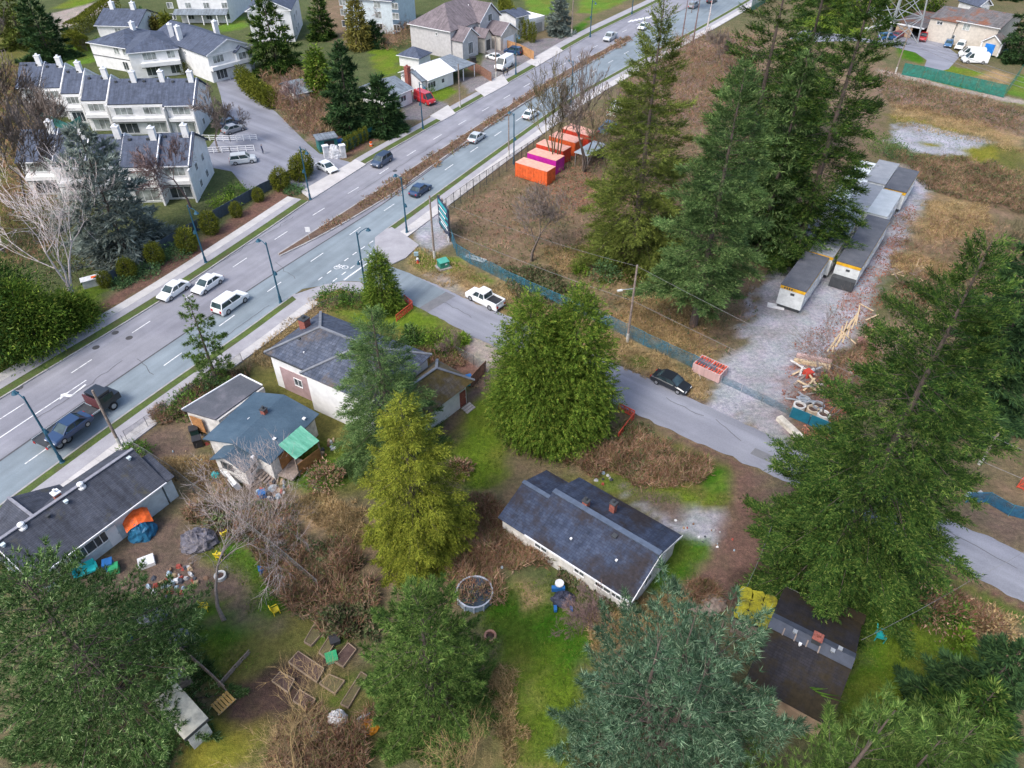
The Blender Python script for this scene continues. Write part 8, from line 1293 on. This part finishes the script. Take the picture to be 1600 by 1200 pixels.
# lumber, pallets and pipe rings in the storage yard
rg = random.Random(9)
for k in range(14):
    a = G(1303 + k * 3.2 + rg.uniform(-4, 4), 540 - k * 3.6 + rg.uniform(-4, 4)); o = MB(); o.box((0, 0, .06 + .05 * (k % 4)), (rg.uniform(3.0, 4.6), .16, .08)); q = o.build('lumber_plank', WOODN); q.location = a; q.rotation_euler = (0, 0, 1.02 + rg.uniform(-.12, .12)); tag(q, 'new lumber plank in the loose pile at the gravel edge', 'plank', 'loose lumber pile')
for k in range(22):
    a = G(1425 + rg.uniform(-26, 34), 425 + rg.uniform(-14, 16)) if k < 13 else G(1345 + rg.uniform(-30, 25), 500 + rg.uniform(-22, 30)); o = MB(); o.box((0, 0, .06 + .04 * (k % 3)), (rg.uniform(1.2, 3.0), .15, .07)); q = o.build('scattered_board', (WOODN, WOODG)[k % 2]); q.location = a; q.rotation_euler = (0, 0, rg.uniform(0, 3.1)); tag(q, ('yellowish', 'weathered')[k % 2] + (' board scattered in the dry grass beyond the gravel' if k < 13 else ' board scattered round the loose lumber pile'), 'plank', 'scattered boards')
for k in range(16):
    a = G(1262 + rg.uniform(-14, 18), 605 + rg.uniform(-32, 28)); o = MB(); o.box((0, 0, .15 + rg.uniform(0, .5)), (rg.uniform(1.2, 3.2), .22, .1), M=Matrix.Rotation(rg.uniform(-.25, .25), 3, 'Y')); q = o.build('scrap_timber', (WOODG, OFFW, WOODN, GALV)[k % 4]); q.location = a; q.rotation_euler = (0, 0, rg.uniform(0, 3.1)); tag(q, ('brown', 'white', 'yellowish', 'grey')[k % 4] + ' piece of scrap timber in the heap beside the pipe rings', 'timber', 'scrap timber heap')
for k, (p, lb) in enumerate([((1268,570), 'upper pale beam lying across the top of the wood heap'), ((1272,562), 'pinkish beam lying above the wood heap')]): slab_thing('timber_beam', lb, 'beam', p, (4.0, .45, .4), (WOODN, plain('pinkish_wood', (.55, .38, .34), .8))[k], -.32)
bin_('red fuel can in the wood heap', (1261,588), RED, RED, .7, .9, name='fuel_can', cat='can')
def pallet(label, at, rz, m, L=2.6, Wd=1.1, z=0.0):
    t = thing('pallet', label, 'pallet', at, rz); [part(t, 'slat', m, lambda b: b.box((0, -Wd / 2 + Wd * (k + .5) / 6, .16 + z), (L, Wd / 6 * .7, .04))) for k in range(6)]; [part(t, 'bearer', WOODG, lambda b: b.box((s * L * .42, 0, .07 + z), (.12, Wd, .13))) for s in (-1, 0, 1)]
PINKW = plain('weathered_red_wood', (.30, .15, .14), .85, vary=.25)
pallet('long reddish pallet lying right of the lumber pile', (1386,515), -.45, PINKW, 4.2, 1.1); pallet('reddish pallet below the long one', (1358,536), -.4, PINKW, 2.6, 1.6); pallet('brown pallet half under the huge fir', (1362,552), -.35, plain('rusty_sheet', (.26, .13, .09), .8), 2.4, 1.8); pallet('grey broken pallet in the dry grass beyond the gravel', (1432,425), .7, WOODG, 2.6, 1.0); pallet('pale pallet frame at the blue netted fence', (743,405), -.5, OFFW, 3.2, 1.0); pallet('weathered pallet leaning at the steps of the derelict house', (398,752), .8, WOODG, 2.0, 1.2)
for k, (p, lb, m) in enumerate([((1247,640), 'pale pipe ring at the left of the ring group', OFFW), ((1268,646), 'tan pipe ring in the middle of the ring group', plain('tan_ring', (.55, .44, .32), .8)), ((1254,631), 'blue-lined pipe ring behind the other rings', GALV), ((1284,654), 'pale pipe ring at the right of the ring group', OFFW), ((1276,640), 'grey pipe ring behind the tan ring', GALV)]):
    t = thing('pipe_ring', lb, 'pipe', p, 0, 'pipe rings by the blue fence'); part(t, 'shell', m, lambda mm: ring(mm, .48, .66, 0, .75, 20)); part(t, 'fill', BLUET if k == 2 else SOIL, lambda mm: mm.prism([(.49 * math.cos(a * .314), .49 * math.sin(a * .314)) for a in range(20)], .02, .5))
# corner: hydrant, cabinet, sign, entrance plaque, gate posts, bin store
t = thing('fire_hydrant', 'small red and white hydrant with blue cap at the corner', 'hydrant', (653,411)); part(t, 'barrel', REDP, lambda m: m.tube([(0, 0, 0), (0, 0, .06), (0, 0, .08), (0, 0, .6)], [.22, .22, .15, .15], 10)); part(t, 'bonnet', WHITEPL, lambda m: m.tube([(0, 0, .6), (0, 0, .78), (0, 0, .88)], [.19, .16, .05], 10)); [part(t, 'outlet', BLUEPL, lambda m: m.tube([(0, 0, .45), (s * .26, 0, .45)], .08, 8)) for s in (-1, 1)]
t = thing('blue_cabinet', 'small pale blue box on a post beside the hydrant', 'box', (651,404)); part(t, 'box', plain('pale_blue_box', (.30, .42, .45), .5), lambda m: m.box((0, 0, .75), (.6, .4, .5))); part(t, 'post', GALV, lambda m: m.box((0, 0, .25), (.1, .1, .5)))
t = thing('utility_cabinet', 'green utility cabinet on a concrete pad near the corner', 'cabinet', (693,418), .5); part(t, 'pad', CONC2, lambda m: m.box((0, 0, .1), (1.9, 1.7, .2))); part(t, 'body', plain('utility_green', (.03, .22, .15), .5), lambda m: m.box((0, 0, .65), (1.35, 1.15, .9))); part(t, 'lid', plain('utility_green_lid', (.08, .36, .27), .5), lambda m: m.slab([(-.72, -.62, 1.10), (.72, -.62, 1.10), (.72, .62, 1.22), (-.72, .62, 1.22)], .08)); part(t, 'warning_label', WHITEPL, lambda m: m.box((.2, -.585, .75), (.3, .01, .2)))
t = thing('entrance_plaque', 'low white entrance plaque with an orange emblem at the fence end', 'sign', (146,446), .55); part(t, 'stone', plain('plaque_stone', (.60, .60, .60), .7), lambda m: m.box((0, 0, .55), (2.4, .8, 1.1))); pl = part(t, 'face', WHITEPL, lambda m: m.slab([(-1.25, -.5, 1.1), (1.25, -.5, 1.1), (1.25, .45, 1.3), (-1.25, .45, 1.3)], .06)); part(pl, 'emblem', ORT2, lambda m: m.slab([(.1, -.2, 1.175), (.75, -.2, 1.175), (.75, .2, 1.26), (.1, .2, 1.26)], .01)); part(pl, 'emblem', BLACKP, lambda m: m.slab([(.3, -.35, 1.145), (.9, -.35, 1.145), (.8, -.12, 1.195), (.4, -.12, 1.195)], .008))
t = thing('median_sign', 'small white traffic sign at the tip of the centre planting', 'sign', (484,375)); part(t, 'post', GALV, lambda m: m.box((0, 0, 1.0), (.06, .06, 2.0))); part(t, 'plate', WHITEPL, lambda m: m.box((0, -.05, 1.75), (.7, .03, .8)))
for k, (p, lb) in enumerate([((511,247), 'white gate pillar left of the drive gate garden'), ((537,246), 'white gate pillar beside the little cedars')]):
    t = thing('gate_pillar', lb, 'pillar', p, .5, 'gate pillars of the drive'); part(t, 'shaft', plain('pillar_stone', (.62, .62, .63), .8, vary=.25), lambda m: m.box((0, 0, 1.1), (.9, .7, 2.2))); part(t, 'cap', TRIM, lambda m: m.box((0, 0, 2.28), (1.1, .9, .16)))
lump('stone_monument', 'pale rough stone monument between the gate pillars', 'monument', (524,246), (2.6, 1.6, 2.3), plain('pale_rock', (.55, .56, .58), .85, vary=.35, scale=3), 21, 12)
t = thing('bin_store', 'dark teal bin store with flat roof at the drive gate', 'shed', (512,232), .45); part(t, 'wall', TEAL, lambda m: m.box((0, 0, 1.1), (3.4, 2.6, 2.2))); part(t, 'roof', R_SLATE, lambda m: m.box((0, 0, 2.3), (3.9, 3.1, .18))); part(t, 'door', BLACKP, lambda m: m.box((.2, -1.32, 1.0), (1.8, .06, 1.8))); bin_('bright blue bin beside the bin store', (531,229), BLUEPL, BLUEPL, 1.1, 1.6)
t = thing('traffic_cone_group', 'orange and white warning drum on the mulch by the gate garden', 'drum', (580,228)); part(t, 'drum', ORT2, lambda m: m.tube([(0, 0, 0), (0, 0, .8)], [.3, .22], 10)); part(t, 'band', WHITEPL, lambda m: m.tube([(0, 0, .35), (0, 0, .5)], [.275, .26], 10))
